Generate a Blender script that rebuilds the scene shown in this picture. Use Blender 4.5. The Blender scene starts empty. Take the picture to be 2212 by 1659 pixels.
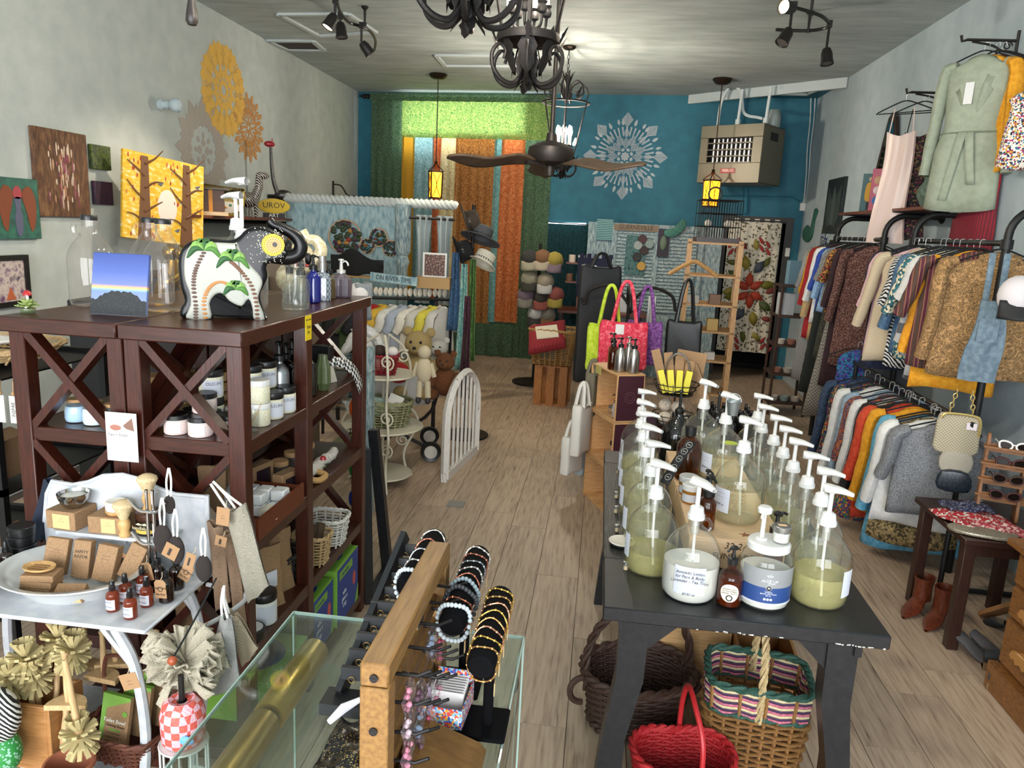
import bpy,bmesh,math,random
from mathutils import Vector as V,Matrix
rnd = random.Random(11)
SC = bpy.context.scene
COL = SC.collection
PI = math.pi
sin,cos = math.sin,math.cos
# ---------------------------------------------------------------- camera
CAM = V((0,0,1.79)); FPX = 1620.0; CX,CY = 1106.0,829.5
RM = Matrix(((0.99141879,0.0722883,-0.10891827),(0.12128744,-0.19784262,0.97270122),(0.04876624,-0.97756468,-0.20491256)))
cam = bpy.data.objects.new('camera',bpy.data.cameras.new('camera')); COL.objects.link(cam)
cam.data.sensor_width = 36; cam.data.lens = FPX / 2212 * 36; cam.data.clip_start = .02
rot = Matrix([(RM[i][0],-RM[i][1],-RM[i][2]) for i in range(3)]).to_4x4()
cam.matrix_world = Matrix.Translation(CAM) @ rot
SC.camera = cam
SC.view_settings.view_transform = 'Standard'; SC.view_settings.look = 'None'
SC.view_settings.gamma = 1; SC.view_settings.use_curve_mapping = False
SC.view_settings.exposure = 1.0
try:
 SC.cycles.transparent_max_bounces = 40; SC.cycles.max_bounces = 8; SC.cycles.sample_clamp_indirect = 6; SC.cycles.caustics_refractive = False; SC.cycles.caustics_reflective = False
except Exception: pass
# ---------------------------------------------------------------- daylight
HC = 3.52; XL,XR = -3.55,2.45; YF = -2.4          # room: ceiling, side walls, shop front
wd = bpy.data.worlds.new('world'); SC.world = wd; wd.use_nodes = True
bg = wd.node_tree.nodes['Background']; bg.inputs[0].default_value = (0.93,0.96,1.0,1); bg.inputs[1].default_value = 6.6
def light(name,kind,loc,energy,color=(1,1,1),**k):
 l = bpy.data.lights.new(name,kind); l.energy = energy; l.color = color
 o = bpy.data.objects.new(name,l); COL.objects.link(o); o.location = loc
 for a,b in k.items():
  if a == 'rot': o.rotation_euler = b
  else: setattr(l,a,b)
 return o
# portals in the two shop-front window openings: they only guide the sky light through the openings
for wx0,wx1 in ((-3.2,-.3),(.1,2.2)):
 p = light('window_portal','AREA',((wx0 + wx1) / 2,YF + .02,1.75),1,shape='RECTANGLE',size=wx1 - wx0,size_y=2.6,rot=(PI / 2,0,0))
 p.data.cycles.is_portal = True
# ---------------------------------------------------------------- pixel helpers: the ray of a photo pixel meets a real plane of the room
def ray(px,py): return RM @ V((px - CX,py - CY,FPX))
def W(px,py,x=None,y=None,z=None):
 d = ray(px,py)
 t = (x - CAM.x) / d.x if x is not None else (y - CAM.y) / d.y if y is not None else (z - CAM.z) / d.z
 return CAM + d * t
BN = V((0.11,1,0)).normalized(); BO = V((XL,10.7,0))     # back wall plane, slightly off square
def WB(px,py,off=0.0):
 d = ray(px,py); t = (BO - BN * off - CAM).dot(BN) / d.dot(BN)
 return CAM + d * t
BROT = math.atan2(-0.11,1)                                    # rotation of things flat on the back wall
# ---------------------------------------------------------------- materials
def hx(h):
 if not isinstance(h,str): return tuple(h) + (1,) if len(h) == 3 else h
 c = [int(h[i:i + 2],16) / 255 for i in (0,2,4)]
 return tuple((x / 12.92 if x <= .04045 else ((x + .055) / 1.055) ** 2.4) for x in c) + (1,)
MATS = {}
def mat(name,col='808080',rough=.55,metal=0,pat=None,bump=None,emit=None,spec=None,sheen=0,coat=0,var=.0):
 if name in MATS: return MATS[name]
 m = bpy.data.materials.new(name); m.use_nodes = True; nt = m.node_tree; N = nt.nodes; L = nt.links
 p = N['Principled BSDF']; I = p.inputs
 I['Base Color'].default_value = hx(col); I['Roughness'].default_value = rough; I['Metallic'].default_value = metal
 if spec is not None: I['Specular IOR Level'].default_value = spec
 if sheen: I['Sheen Weight'].default_value = sheen
 if coat: I['Coat Weight'].default_value = coat; I['Coat Roughness'].default_value = .08
 if emit: I['Emission Color'].default_value = hx(emit[0]); I['Emission Strength'].default_value = emit[1]
 tc = N.new('ShaderNodeTexCoord'); geo = tc.outputs['Object']
 def tex(kind,scale,det=3,dist=0.0):
  mp = N.new('ShaderNodeMapping'); L.new(geo,mp.inputs[0])
  s = scale if isinstance(scale,(tuple,list)) else (scale,) * 3
  mp.inputs['Scale'].default_value = s
  if var:
   oi = N.new('ShaderNodeObjectInfo'); mu = N.new('ShaderNodeMath'); mu.operation = 'MULTIPLY'; mu.inputs[1].default_value = 50
   L.new(oi.outputs['Random'],mu.inputs[0]); L.new(mu.outputs[0],mp.inputs['Location'])
  if kind == 'noise':
   t = N.new('ShaderNodeTexNoise'); t.inputs['Detail'].default_value = det; t.inputs['Distortion'].default_value = dist; o = t.outputs[0]
  elif kind in ('wx','wy','wz','wd'):
   t = N.new('ShaderNodeTexWave'); t.inputs['Distortion'].default_value = dist; t.inputs['Detail'].default_value = 2
   t.bands_direction = {'x': 'X','y': 'Y','z': 'Z','d': 'DIAGONAL'}[kind[1]]; o = t.outputs[1]
  elif kind in ('vor','vord','vore'):
   t = N.new('ShaderNodeTexVoronoi')
   if kind == 'vore': t.feature = 'DISTANCE_TO_EDGE'; o = t.outputs[0]
   elif kind == 'vord': o = t.outputs[0]
   else:
    sx = N.new('ShaderNodeSeparateColor'); L.new(t.outputs[1],sx.inputs[0]); o = sx.outputs[0]
  elif kind == 'check':
   t = N.new('ShaderNodeTexChecker'); t.inputs['Scale'].default_value = 1; o = t.outputs[1]
  elif kind == 'magic':
   t = N.new('ShaderNodeTexMagic'); t.turbulence_depth = 3; t.inputs['Distortion'].default_value = dist or 1; o = t.outputs[1]
  L.new(mp.outputs[0],t.inputs[0]); return o
 def ramp(sock,stops,const=False):
  r = N.new('ShaderNodeValToRGB'); L.new(sock,r.inputs[0]); e = r.color_ramp.elements
  if const: r.color_ramp.interpolation = 'CONSTANT'
  for i,(q,c) in enumerate(stops):
   if i < 2: e[i].position = q; el = e[i]
   else: el = e.new(q)
   el.color = hx(c)
  return r.outputs[0]
 out = None
 if pat:                                   # (kind, scale, stops, const, distortion)
  kind,scale,stops = pat[:3]
  out = ramp(tex(kind,scale,4,pat[4] if len(pat) > 4 else 0),stops,pat[3] if len(pat) > 3 else False)
 if var:
  oi = N.new('ShaderNodeObjectInfo'); hs = N.new('ShaderNodeHueSaturation'); mr = N.new('ShaderNodeMapRange')
  mr.inputs[3].default_value = 1 - var; mr.inputs[4].default_value = 1 + var
  L.new(oi.outputs['Random'],mr.inputs[0]); L.new(mr.outputs[0],hs.inputs['Value'])
  if out: L.new(out,hs.inputs['Color'])
  else: hs.inputs['Color'].default_value = hx(col)
  out = hs.outputs[0]
 if out: L.new(out,I['Base Color'])
 if bump:                                  # (scale, strength[, kind])
  b = N.new('ShaderNodeBump'); b.inputs['Strength'].default_value = bump[1]; b.inputs['Distance'].default_value = .01
  L.new(tex(bump[2] if len(bump) > 2 else 'noise',bump[0],3),b.inputs['Height']); L.new(b.outputs[0],I['Normal'])
 MATS[name] = m; return m
def glass(name,col=(.97,.98,.97),refl=.9,rough=.02,body=0.0,bodycol='ffffff',ior=1.45):
 """thin clear glass: tinted see-through with Fresnel reflection, optionally a little scattering body"""
 if name in MATS: return MATS[name]
 m = bpy.data.materials.new(name); m.use_nodes = True; N = m.node_tree.nodes; L = m.node_tree.links; N.clear()
 o = N.new('ShaderNodeOutputMaterial'); tr = N.new('ShaderNodeBsdfTransparent'); gl = N.new('ShaderNodeBsdfGlossy'); lw = N.new('ShaderNodeLayerWeight'); pw = N.new('ShaderNodeMath'); fr = N.new('ShaderNodeMath')
 tr.inputs[0].default_value = tuple(col) + (1,); gl.inputs['Roughness'].default_value = rough; gl.inputs[0].default_value = (refl,refl,refl,1)
 lw.inputs[0].default_value = .5; pw.operation = 'POWER'; pw.inputs[1].default_value = 3.0; fr.operation = 'MULTIPLY_ADD'; fr.inputs[1].default_value = .82; fr.inputs[2].default_value = ((ior - 1) / (ior + 1)) ** 2
 L.new(lw.outputs['Facing'],pw.inputs[0]); L.new(pw.outputs[0],fr.inputs[0]); a = tr.outputs[0]
 if body:
  df = N.new('ShaderNodeBsdfDiffuse'); df.inputs[0].default_value = hx(bodycol); mb = N.new('ShaderNodeMixShader'); mb.inputs[0].default_value = body
  L.new(a,mb.inputs[1]); L.new(df.outputs[0],mb.inputs[2]); a = mb.outputs[0]
 mx = N.new('ShaderNodeMixShader'); L.new(fr.outputs[0],mx.inputs[0]); L.new(a,mx.inputs[1]); L.new(gl.outputs[0],mx.inputs[2]); L.new(mx.outputs[0],o.inputs[0])
 MATS[name] = m; return m
def flat(h): return mat('paint ' + h,h,.6)
# ---------------------------------------------------------------- mesh builder
class B:
 def __init__(s): s.v = []; s.f = []; s.m = []; s.mi = 0; s.sharp = False
 def add(s,vs,fs):
  n = len(s.v); s.v += [V(p) for p in vs]; s.f += [[i + n for i in f] for f in fs]; s.m += [s.mi] * len(fs); return s
 def box(s,x0,y0,z0,x1,y1,z1):
  return s.add([(x,y,z) for z in (z0,z1) for y in (y0,y1) for x in (x0,x1)],[(0,2,3,1),(4,5,7,6),(0,1,5,4),(2,6,7,3),(0,4,6,2),(1,3,7,5)])
 def cbox(s,c,d): return s.box(*(c[i] - d[i] / 2 for i in range(3)),*(c[i] + d[i] / 2 for i in range(3)))
 def bar(s,p,q,w,h,up=(0,0,1)):
  p,q = V(p),V(q); t = (q - p).normalized(); u = V(up)
  a = t.cross(u)
  if a.length < 1e-4: a = t.cross(V((0,1,0)))
  a.normalize(); b = a.cross(t).normalized(); a *= w / 2; b *= h / 2
  return s.add([e + sa * a + sb * b for e in (p,q) for sa,sb in ((-1,-1),(1,-1),(1,1),(-1,1))],[(3,2,1,0),(4,5,6,7),(0,1,5,4),(1,2,6,5),(2,3,7,6),(3,0,4,7)])
 def lathe(s,prof,n=20,c=(0,0,0),sx=1,sy=1,close=True):
  c = V(c); vs = []; fs = []
  for r,z in prof:
   for i in range(n):
    a = 2 * PI * i / n; vs.append(c + V((r * cos(a) * sx,r * sin(a) * sy,z)))
  for j in range(len(prof) - 1):
   for i in range(n):
    k = (i + 1) % n; fs.append((j * n + i,j * n + k,j * n + n + k,j * n + n + i))
  if close:
   if prof[0][0] > 1e-4: fs.append(tuple(range(n - 1,-1,-1)))
   if prof[-1][0] > 1e-4: b = (len(prof) - 1) * n; fs.append(tuple(range(b,b + n)))
  return s.add(vs,fs)
 def cyl(s,c,r,z0,z1,n=16,r2=None): return s.lathe([(r,z0),(r if r2 is None else r2,z1)],n,c)
 def ell(s,c,rx,ry,rz,n=14,m=8):
  return s.lathe([(sin(PI * j / m) if 0 < j < m else 0,-cos(PI * j / m) * rz) for j in range(m + 1)],n,c,rx,ry,False)
 def tube(s,pts,r,n=8,closed=False,flat=1.0):
  pts = [V(p) for p in pts]; m = len(pts)
  rs = list(r) if isinstance(r,(list,tuple)) else [r] * m
  vs = []; fs = []; ref = None
  for i,p in enumerate(pts):
   a = pts[(i - 1) % m] if closed or i else p; b = pts[(i + 1) % m] if closed or i < m - 1 else p
   t = (b - a).normalized() if (b - a).length > 1e-9 else V((0,0,1))
   if ref is None:
    ref = t.cross(V((0,0,1)));
    if ref.length < .1: ref = t.cross(V((0,1,0)))
   u = (ref - t * ref.dot(t))
   if u.length < 1e-6: u = t.orthogonal()
   u.normalize(); ref = u; w = t.cross(u)
   for k in range(n):
    g = 2 * PI * k / n; vs.append(p + (u * cos(g) + w * sin(g) * flat) * rs[i])
  for i in range(m if closed else m - 1):
   j = (i + 1) % m
   for k in range(n):
    l = (k + 1) % n; fs.append((i * n + k,j * n + k,j * n + l,i * n + l))
  if not closed: fs += [tuple(range(n)),tuple(range((m - 1) * n + n - 1,(m - 1) * n - 1,-1))]
  return s.add(vs,fs)
 def prism(s,out,d0,d1,ax='y'):
  """2-D outline extruded along an axis: y -> (x,z), z -> (x,y), x -> (y,z)"""
  n = len(out); mk = {'y': lambda a,b,d: (a,d,b),'z': lambda a,b,d: (a,b,d),'x': lambda a,b,d: (d,a,b)}[ax]
  vs = [mk(a,b,d0) for a,b in out] + [mk(a,b,d1) for a,b in out]
  return s.add(vs,[tuple(range(n)),tuple(range(2 * n - 1,n - 1,-1))] + [(i,n + i,n + (i + 1) % n,(i + 1) % n) for i in range(n)])
 def grid(s,fn,nu,nv,cu=False):
  vs = [fn(i / (nu if cu else nu),j / nv) for j in range(nv + 1) for i in range(nu if cu else nu + 1)]
  w = nu if cu else nu + 1
  return s.add(vs,[(j * w + i,j * w + (i + 1) % w,(j + 1) * w + (i + 1) % w,(j + 1) * w + i) for j in range(nv) for i in range(nu)])
 def tf(s,mx,k=0):
  for i in range(k,len(s.v)): s.v[i] = mx @ s.v[i]
  return s
 def o(s,name,m,parent=None,loc=None,rz=None,smooth=True,solid=0,bevel=0,rot=None,ang=.7):
  me = bpy.data.meshes.new(name); me.from_pydata([tuple(p) for p in s.v],[],s.f)
  for q in (m if isinstance(m,(list,tuple)) else [m]): me.materials.append(q)
  bm = bmesh.new(); bm.from_mesh(me)
  if any(s.m):
   for f,i in zip(bm.faces,s.m): f.material_index = i
  bmesh.ops.recalc_face_normals(bm,faces=bm.faces)
  if bevel: bmesh.ops.bevel(bm,geom=[e for e in bm.edges if len(e.link_faces) == 2 and e.calc_face_angle(0) > .5],offset=bevel,segments=1,affect='EDGES',profile=.7)
  if smooth:
   for f in bm.faces: f.smooth = True
   for e in bm.edges:
    if len(e.link_faces) == 2 and e.calc_face_angle(0) > ang: e.smooth = False
  bm.to_mesh(me); bm.free()
  ob = bpy.data.objects.new(name,me); COL.objects.link(ob); ob.parent = parent
  if solid: md = ob.modifiers.new('thickness','SOLIDIFY'); md.thickness = solid; md.offset = 0
  if loc is not None: ob.location = loc
  if rz is not None: ob.rotation_euler = (0,0,rz)
  if rot is not None: ob.rotation_euler = rot
  return ob
def tag(o,label,cat,group=None,kind=None):
 o['label'] = label; o['category'] = cat
 if group: o['group'] = group
 if kind: o['kind'] = kind
 return o
def thing(name,label,cat,loc=(0,0,0),rz=0,group=None,rot=None):
 o = bpy.data.objects.new(name,None); COL.objects.link(o); o.empty_display_size = .05
 o.location = loc; o.rotation_euler = rot if rot else (0,0,rz); return tag(o,label,cat,group)
def struct(o): o['kind'] = 'structure'; return o
def dup(root,loc=None,rz=None,label=None,group=None,parent=None,scale=None,rot=None):
 r = root.copy(); COL.objects.link(r); r.parent = parent
 if loc is not None: r.location = loc
 if rz is not None: r.rotation_euler = (0,0,rz)
 if rot is not None: r.rotation_euler = rot
 if scale is not None: r.scale = (scale,) * 3 if isinstance(scale,(int,float)) else scale
 if label: r['label'] = label
 if group: r['group'] = group
 for ch in root.children:
  dup(ch,parent=r)
 return r
def text(name,body,size,m,parent=None,loc=(0,0,0),rot=(PI / 2,0,0),depth=.0006,al='CENTER',sx=1,sh=0):
 cu = bpy.data.curves.new(name,'FONT'); cu.body = body; cu.size = size; cu.extrude = depth; cu.align_x = al; cu.align_y = 'CENTER'; cu.shear = sh; cu.resolution_u = 2; cu.space_line = .9
 t = bpy.data.objects.new('tmp',cu); COL.objects.link(t)
 me = bpy.data.meshes.new_from_object(t); bpy.data.objects.remove(t); bpy.data.curves.remove(cu)
 me.materials.append(m); me.name = name
 o = bpy.data.objects.new(name,me); COL.objects.link(o); o.parent = parent; o.location = loc; o.rotation_euler = rot; o.scale.x = sx; return o
def arc(c,r,a0,a1,n=12,ax='xz',rz=None):
 out = []
 for i in range(n + 1):
  a = a0 + (a1 - a0) * i / n; p = [0,0,0]; p['xyz'.index(ax[0])] = r * cos(a); p['xyz'.index(ax[1])] = (rz or r) * sin(a); out.append(V(c) + V(p))
 return out
def spiral(c,r0,r1,a0,turns,n=20,ax='xz'):
 out = []
 for i in range(n + 1):
  t = i / n; a = a0 + turns * 2 * PI * t; r = r0 + (r1 - r0) * t; p = [0,0,0]; p['xyz'.index(ax[0])] = r * cos(a); p['xyz'.index(ax[1])] = r * sin(a); out.append(V(c) + V(p))
 return out
def spline(pts,n=6):
 """Catmull-Rom through the points"""
 P = [V(p) for p in pts]; P = [P[0] * 2 - P[1]] + P + [P[-1] * 2 - P[-2]]; out = []
 for i in range(1,len(P) - 2):
  a,b,c,d = P[i - 1:i + 3]
  for k in range(n):
   t = k / n; out.append(.5 * (2 * b + (c - a) * t + (2 * a - 5 * b + 4 * c - d) * t * t + (3 * b - a - 3 * c + d) * t ** 3))
 return out + [P[-2]]
# ================================================================ ROOM
wallpat = lambda c1,c2: ('noise',1.3,[(.3,c1),(.7,c2)])
M_wl = mat('wall plaster grey',pat=wallpat('abb3b0','b9c0bc'),rough=.8,bump=(55,.35))
M_wr = mat('wall plaster pale blue',pat=wallpat('a3b2b8','b0bdc2'),rough=.8,bump=(55,.3))
M_wb = mat('wall paint teal',pat=wallpat('1c5d70','246a7d'),rough=.7,bump=(60,.12))
M_ce = mat('ceiling plaster',pat=('noise',(.5,2.2,1),[(.3,'959f9c'),(.72,'b0b8b5')]),rough=.75,bump=(40,.5))
M_trim = mat('painted trim','b4bdbc',.6)
M_plank = mat('oak vinyl plank',pat=('noise',(15,1.3,1),[(.24,'4f4238'),(.33,'937d6a'),(.5,'ab957f'),(.75,'b7a28c')]),rough=.52,var=.10,bump=((60,5,1),.06))
M_gap = mat('plank joint','4b4038',.8)
fl = struct(B().box(XL - .1,YF - .1,-.12,XR + .1,12.2,-.004).o('floor',M_gap))
PW,PL = .216,1.22
pm = B().box(0,0,-.003,PW - .003,1,.0).o('plank',M_plank,fl,(0,0,0)).data
bpy.data.objects.remove(bpy.data.objects['plank'])
rp = random.Random(3); ncol = int((XR - XL) / PW) + 1
for c in range(ncol):
 x = -.226 + PW * (c - 15); y = .2 - rp.random() * PL
 if x < XL - .05 or x > XR: continue
 while y < 10.72:
  ye = min(y + PL,10.75)
  if ye - y > .06 and (ye > 1.0):
   o = bpy.data.objects.new('plank',pm); COL.objects.link(o); o.parent = fl; o.location = (x,y,0); o.scale = (1,ye - y - .003,1)
  y += PL
knots = mat('dark knot','5a4a3e',.7)
# shop front floor, nearer than the camera's view, same boards joined
fb = B()
for c in range(ncol):
 x = -.226 + PW * (c - 15)
 for j in range(3): fb.box(x,-2.4 + j * PL,-.003,x + PW - .003,-2.4 + (j + 1) * PL - .003,-.0005)
fo = fb.o('plank_field',M_plank,fl); fo['kind'] = 'stuff'
ce = struct(B().box(XL - .1,YF - .1,HC,XR + .1,12.2,HC + .12).o('ceiling',M_ce))
struct(B().box(XL - .12,YF,0,XL,12.1,HC).o('wall_left',M_wl))
struct(B().box(XR,YF,0,XR + .12,12.1,HC).o('wall_right',M_wr))
# back wall with the door opening, along its own slightly skewed line
def bw(x): return BO.y - .11 * (x - XL)
DX0,DX1 = WB(1572,480).x,WB(1698,480).x; DZ = 2.0
b = B()
def wallseg(b,x0,x1,z0,z1,t=.12,o=0):
 b.add([(x0,bw(x0) - o,z0),(x1,bw(x1) - o,z0),(x1,bw(x1) + t - o,z0),(x0,bw(x0) + t - o,z0),(x0,bw(x0) - o,z1),(x1,bw(x1) - o,z1),(x1,bw(x1) + t - o,z1),(x0,bw(x0) + t - o,z1)],
          [(0,1,5,4),(1,2,6,5),(2,3,7,6),(3,0,4,7),(4,5,6,7),(3,2,1,0)])
wallseg(b,XL,DX0,0,HC); wallseg(b,DX1,XR,0,HC); wallseg(b,DX0,DX1,DZ,HC)
struct(b.o('wall_back',M_wb,smooth=False))
b = B(); wallseg(b,XL - .2,XR + .2,0,HC,.1,-1.1); struct(b.o('wall_beyond',mat('dark room','15181a',.9),smooth=False))
# shop front behind the camera: piers and lintel around two big windows
b = B()
for x0,x1 in ((XL,-3.2),(-.3,.1),(2.2,XR)): b.box(x0,YF - .15,0,x1,YF,HC)
b.box(XL,YF - .15,3.05,XR,YF,HC); b.box(XL,YF - .15,0,XR,YF,.45)
struct(b.o('wall_front',M_wl))
# door frame
b = B(); M_dk = mat('dark door frame','2e2f2e',.6)
for xa,xb in ((DX0 - .07,DX0),(DX1,DX1 + .09)): wallseg(b,xa,xb,0,DZ + .07,.16,.02)
wallseg(b,DX0,DX1,DZ,DZ + .07,.16,.02)
struct(b.o('door_1',M_dk,smooth=False))
# ceiling panels, vent, beam
def cpanel(name,pts,t,w=.05):
 q = [W(px,py,z=HC) for px,py in pts]; b = B()
 for i in range(4): b.bar(q[i] - V((0,0,t / 2)),q[(i + 1) % 4] - V((0,0,t / 2)),w,t)
 return q,struct(b.o(name,M_trim,smooth=False))
cpanel('trim_1',[(602,29),(752,28),(812,68),(690,76)],.02,.045)
q,t_ = cpanel('trim_2',[(578,86),(676,87),(700,107),(622,106)],.02,.05)
b = B(); b.add([p - V((0,0,.006)) for p in q],[(0,1,2,3)]); b.o('vent_grille',mat('vent dark','3b3530',.8),t_)
cpanel('trim_3',[(942,118),(1160,120),(1150,142),(962,141)],.02,.04)
a_,c_ = V((.93,bw(.93) - .02,HC)),V((XR,8.85,HC))
b = B(); b.bar(a_ - V((0,0,.05)),c_ - V((0,0,.05)),.05,.11)
struct(b.o('trim_4',M_trim,smooth=False))
b = B(); b.prism([(a_.x,a_.y),(c_.x,c_.y),(XR,bw(XR))],HC - .02,HC,'z'); struct(b.o('trim_5',M_wb,smooth=False))
b = B()
for x0,x1 in ((1.75,2.25),): b.box(x0,bw(x1) - .35,HC - .045,x1,bw(x1) - .31,HC - .02); b.box(x0 + .1,bw(x1) - .75,HC - .045,x1 + .05,bw(x1) - .71,HC - .02); b.bar((x1,bw(x1) - .33,HC - .03),(x1 + .05,bw(x1) - .73,HC - .03),.03,.02)
struct(b.o('trim_6',M_trim,smooth=False))
# floor register
o = B().cbox((0,0,.004),(.11,.10,.008)).o('floor_register',mat('register grey','7e7c78',.5),None,W(985,1090,z=0)); tag(o,'small grey square cover plate set in the wooden floor','cover plate')
# ================================================================ CEILING FIXTURES
M_iron = mat('wrought iron','2a2726',.5,.6,bump=(60,.2))
M_bronze = mat('oiled bronze','33281f',.42,.7)
M_candle = mat('candle sleeve','c9c2b0',.5)
M_bulb = mat('lit bulb','ffffff',emit=('fff1de',860)); M_bulboff = mat('unlit bulb','d9d6cc',.15)
M_lglass = glass('lantern glass',(.96,.97,.97),.5)
def leaf2(b,base,tip,w,bend=(0,0,0),n=6):
 base,tip = V(base),V(tip); t = tip - base; s = t.cross(V((0,0,1)))
 if s.length < 1e-4: s = V((1,0,0))
 s.normalize(); nn = s.cross(t.normalized())
 L_ = []; R_ = []
 for i in range(n + 1):
  u = i / n; c = base + t * u + V(bend) * 4 * u * (1 - u); ww = w * sin(PI * min(1,u * .92 + .08)) ** .8 * (1.15 if i % 2 else .8)
  L_.append(c - s * ww + nn * .3 * ww); R_.append(c + s * ww + nn * .3 * ww)
 C_ = [base + t * (i / n) + V(bend) * 4 * (i / n) * (1 - i / n) for i in range(n + 1)]
 vs = L_ + C_ + R_; k = n + 1
 b.add(vs,[(i,i + 1,k + i + 1,k + i) for i in range(n)] + [(k + i,k + i + 1,2 * k + i + 1,2 * k + i) for i in range(n)])
def ringpts(r,z,n=24): return [(r * cos(2 * PI * i / n),r * sin(2 * PI * i / n),z) for i in range(n)]
def rotz(pts,a): ca,sa = cos(a),sin(a); return [V((p[0] * ca - p[1] * sa,p[0] * sa + p[1] * ca,p[2])) for p in pts]
def lantern(label,x,y,zb,lit):
 t = thing('lantern_chandelier',label,'chandelier',(x,y,HC),0,'wrought iron lantern chandeliers')
 t.rotation_euler.z = .35
 z = lambda h: zb - HC + h                       # h above the lowest leaf
 b = B().lathe([(.0,0),(.062,0),(.066,-.012),(.05,-.028),(.012,-.034),(0,-.034)],20); b.o('canopy',M_bronze,t)
 top = z(.98); b = B(); k = 0; zz = -.034
 while zz > top + .01:
  q = arc((0,0,zz - .024),.011,0,2 * PI,10,'xz' if k % 2 else 'yz',.024)[:-1]; b.tube(q,.0028,5,True); zz -= .04; k += 1
 b.o('chain',M_iron,t)
 b = B().lathe([(.006,z(.7)),(.02,z(.74)),(.024,z(.86)),(.04,z(.94)),(.02,z(.98)),(.006,z(.985))],14); b.o('crown_stem',M_iron,t)
 for i in range(6):
  a = i * PI / 3; b = B()
  b.tube(rotz(spline([(.02,0,z(.74)),(.05,0,z(.86)),(.13,0,z(.915)),(.21,0,z(.86)),(.215,0,z(.78)),(.16,0,z(.745)),(.13,0,z(.79)),(.16,0,z(.82))],5),a),[.008] * 20 + [.006] * 16,6)
  leaf2(b,*rotz([(.03,0,z(.9)),(.075,0,z(1.02))],a + .5),.012)
  leaf2(b,*rotz([(.15,0,z(.76)),(.2,0,z(.86))],a),.018); b.o('crown_scroll',M_iron,t)
 b = B().tube(ringpts(.23,z(.72),28),.009,6,True); b.o('upper_ring',M_iron,t)
 for i in range(6):
  a = i * PI / 3 + .26
  b = B().bar(*rotz([(.23,0,z(.72)),(.115,0,z(.2))],a),.011,.006); b.o('side_rod',M_iron,t)
  b = B(); p,q = rotz([(.222,0,z(.71)),(.112,0,z(.21))],a),rotz([(.222,0,z(.71)),(.112,0,z(.21))],a + PI / 3)
  b.add([p[0],q[0],q[1],p[1]],[(0,1,2,3)]); b.o('glass_pane',M_lglass,t)
 b = B().lathe([(.10,z(.185)),(.122,z(.185)),(.126,z(.2)),(.122,z(.215)),(.1,z(.215)),(.1,z(.185))],28,close=False); b.lathe([(0,z(.19)),(.1,z(.19))],20,close=False); b.o('lower_ring',M_iron,t)
 b = B().lathe([(.009,z(.19)),(.009,z(.34)),(.016,z(.35)),(.009,z(.365)),(.014,z(.38)),(.007,z(.4)),(0,z(.41))],10); b.o('centre_stem',M_iron,t)
 for i in range(6):
  a = i * PI / 3; g = B()
  g.tube(rotz(spline([(.008,0,z(.19)),(.02,0,z(.225)),(.06,0,z(.24)),(.068,0,z(.28))],4),a),.006,6)
  c = rotz([(.068,0,0)],a)[0]; g.lathe([(.006,z(.28)),(.017,z(.287)),(.02,z(.3)),(.013,z(.315)),(.02,z(.325))],10,c); arm = g.o('candle_arm',M_iron,t)
  B().cyl(c,.0095,z(.322),z(.42),10).o('candle_sleeve',M_candle,arm)
  B().lathe([(.008,z(.42)),(.017,z(.445)),(.014,z(.475)),(.004,z(.505)),(0,z(.51))],10,c).o('bulb',M_bulb if i in lit else M_bulboff,arm)
 for i in range(6):
  a = i * PI / 3 + .26; b = B()
  b.tube(rotz(spline([(.03,0,z(.19)),(.018,0,z(.1)),(.05,0,z(.035)),(.105,0,z(.035)),(.148,0,z(.075)),(.155,0,z(.13)),(.125,0,z(.165)),(.098,0,z(.145)),(.105,0,z(.115))],5),a),[.009] * 20 + [.008] * 10 + [.006] * 11,7)
  leaf2(b,*rotz([(.06,0,z(.07)),(.112,0,z(.24))],a),.034,tuple(rotz([(.012,0,0)],a)[0]))
  leaf2(b,*rotz([(.035,0,z(.17)),(.06,0,z(.05))],a + .5),.02)
  leaf2(b,*rotz([(.14,0,z(.17)),(.175,0,z(.23))],a),.01)
  b.o('scroll_leaf',M_iron,t)
 b = B().lathe([(0,z(0)),(.012,z(.02)),(.022,z(.05)),(.01,z(.08)),(.02,z(.12)),(.03,z(.19))],10)
 for i in range(4): leaf2(b,*rotz([(.008,0,z(.05)),(.05,0,z(.0))],i * PI / 2),.018)
 b.o('finial',M_iron,t)
 return t
lantern('wrought iron lantern chandelier nearest the camera, cut off by the top of the picture',-.415,2.18,2.30,(1,2))
lantern('middle wrought iron lantern chandelier with candle bulbs, above the ceiling fan',-.352,3.12,2.31,(0,1,5))
lantern('farthest wrought iron lantern chandelier hanging by a chain behind the ceiling fan',-.475,7.75,2.28,(0,2,3,5))
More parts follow.
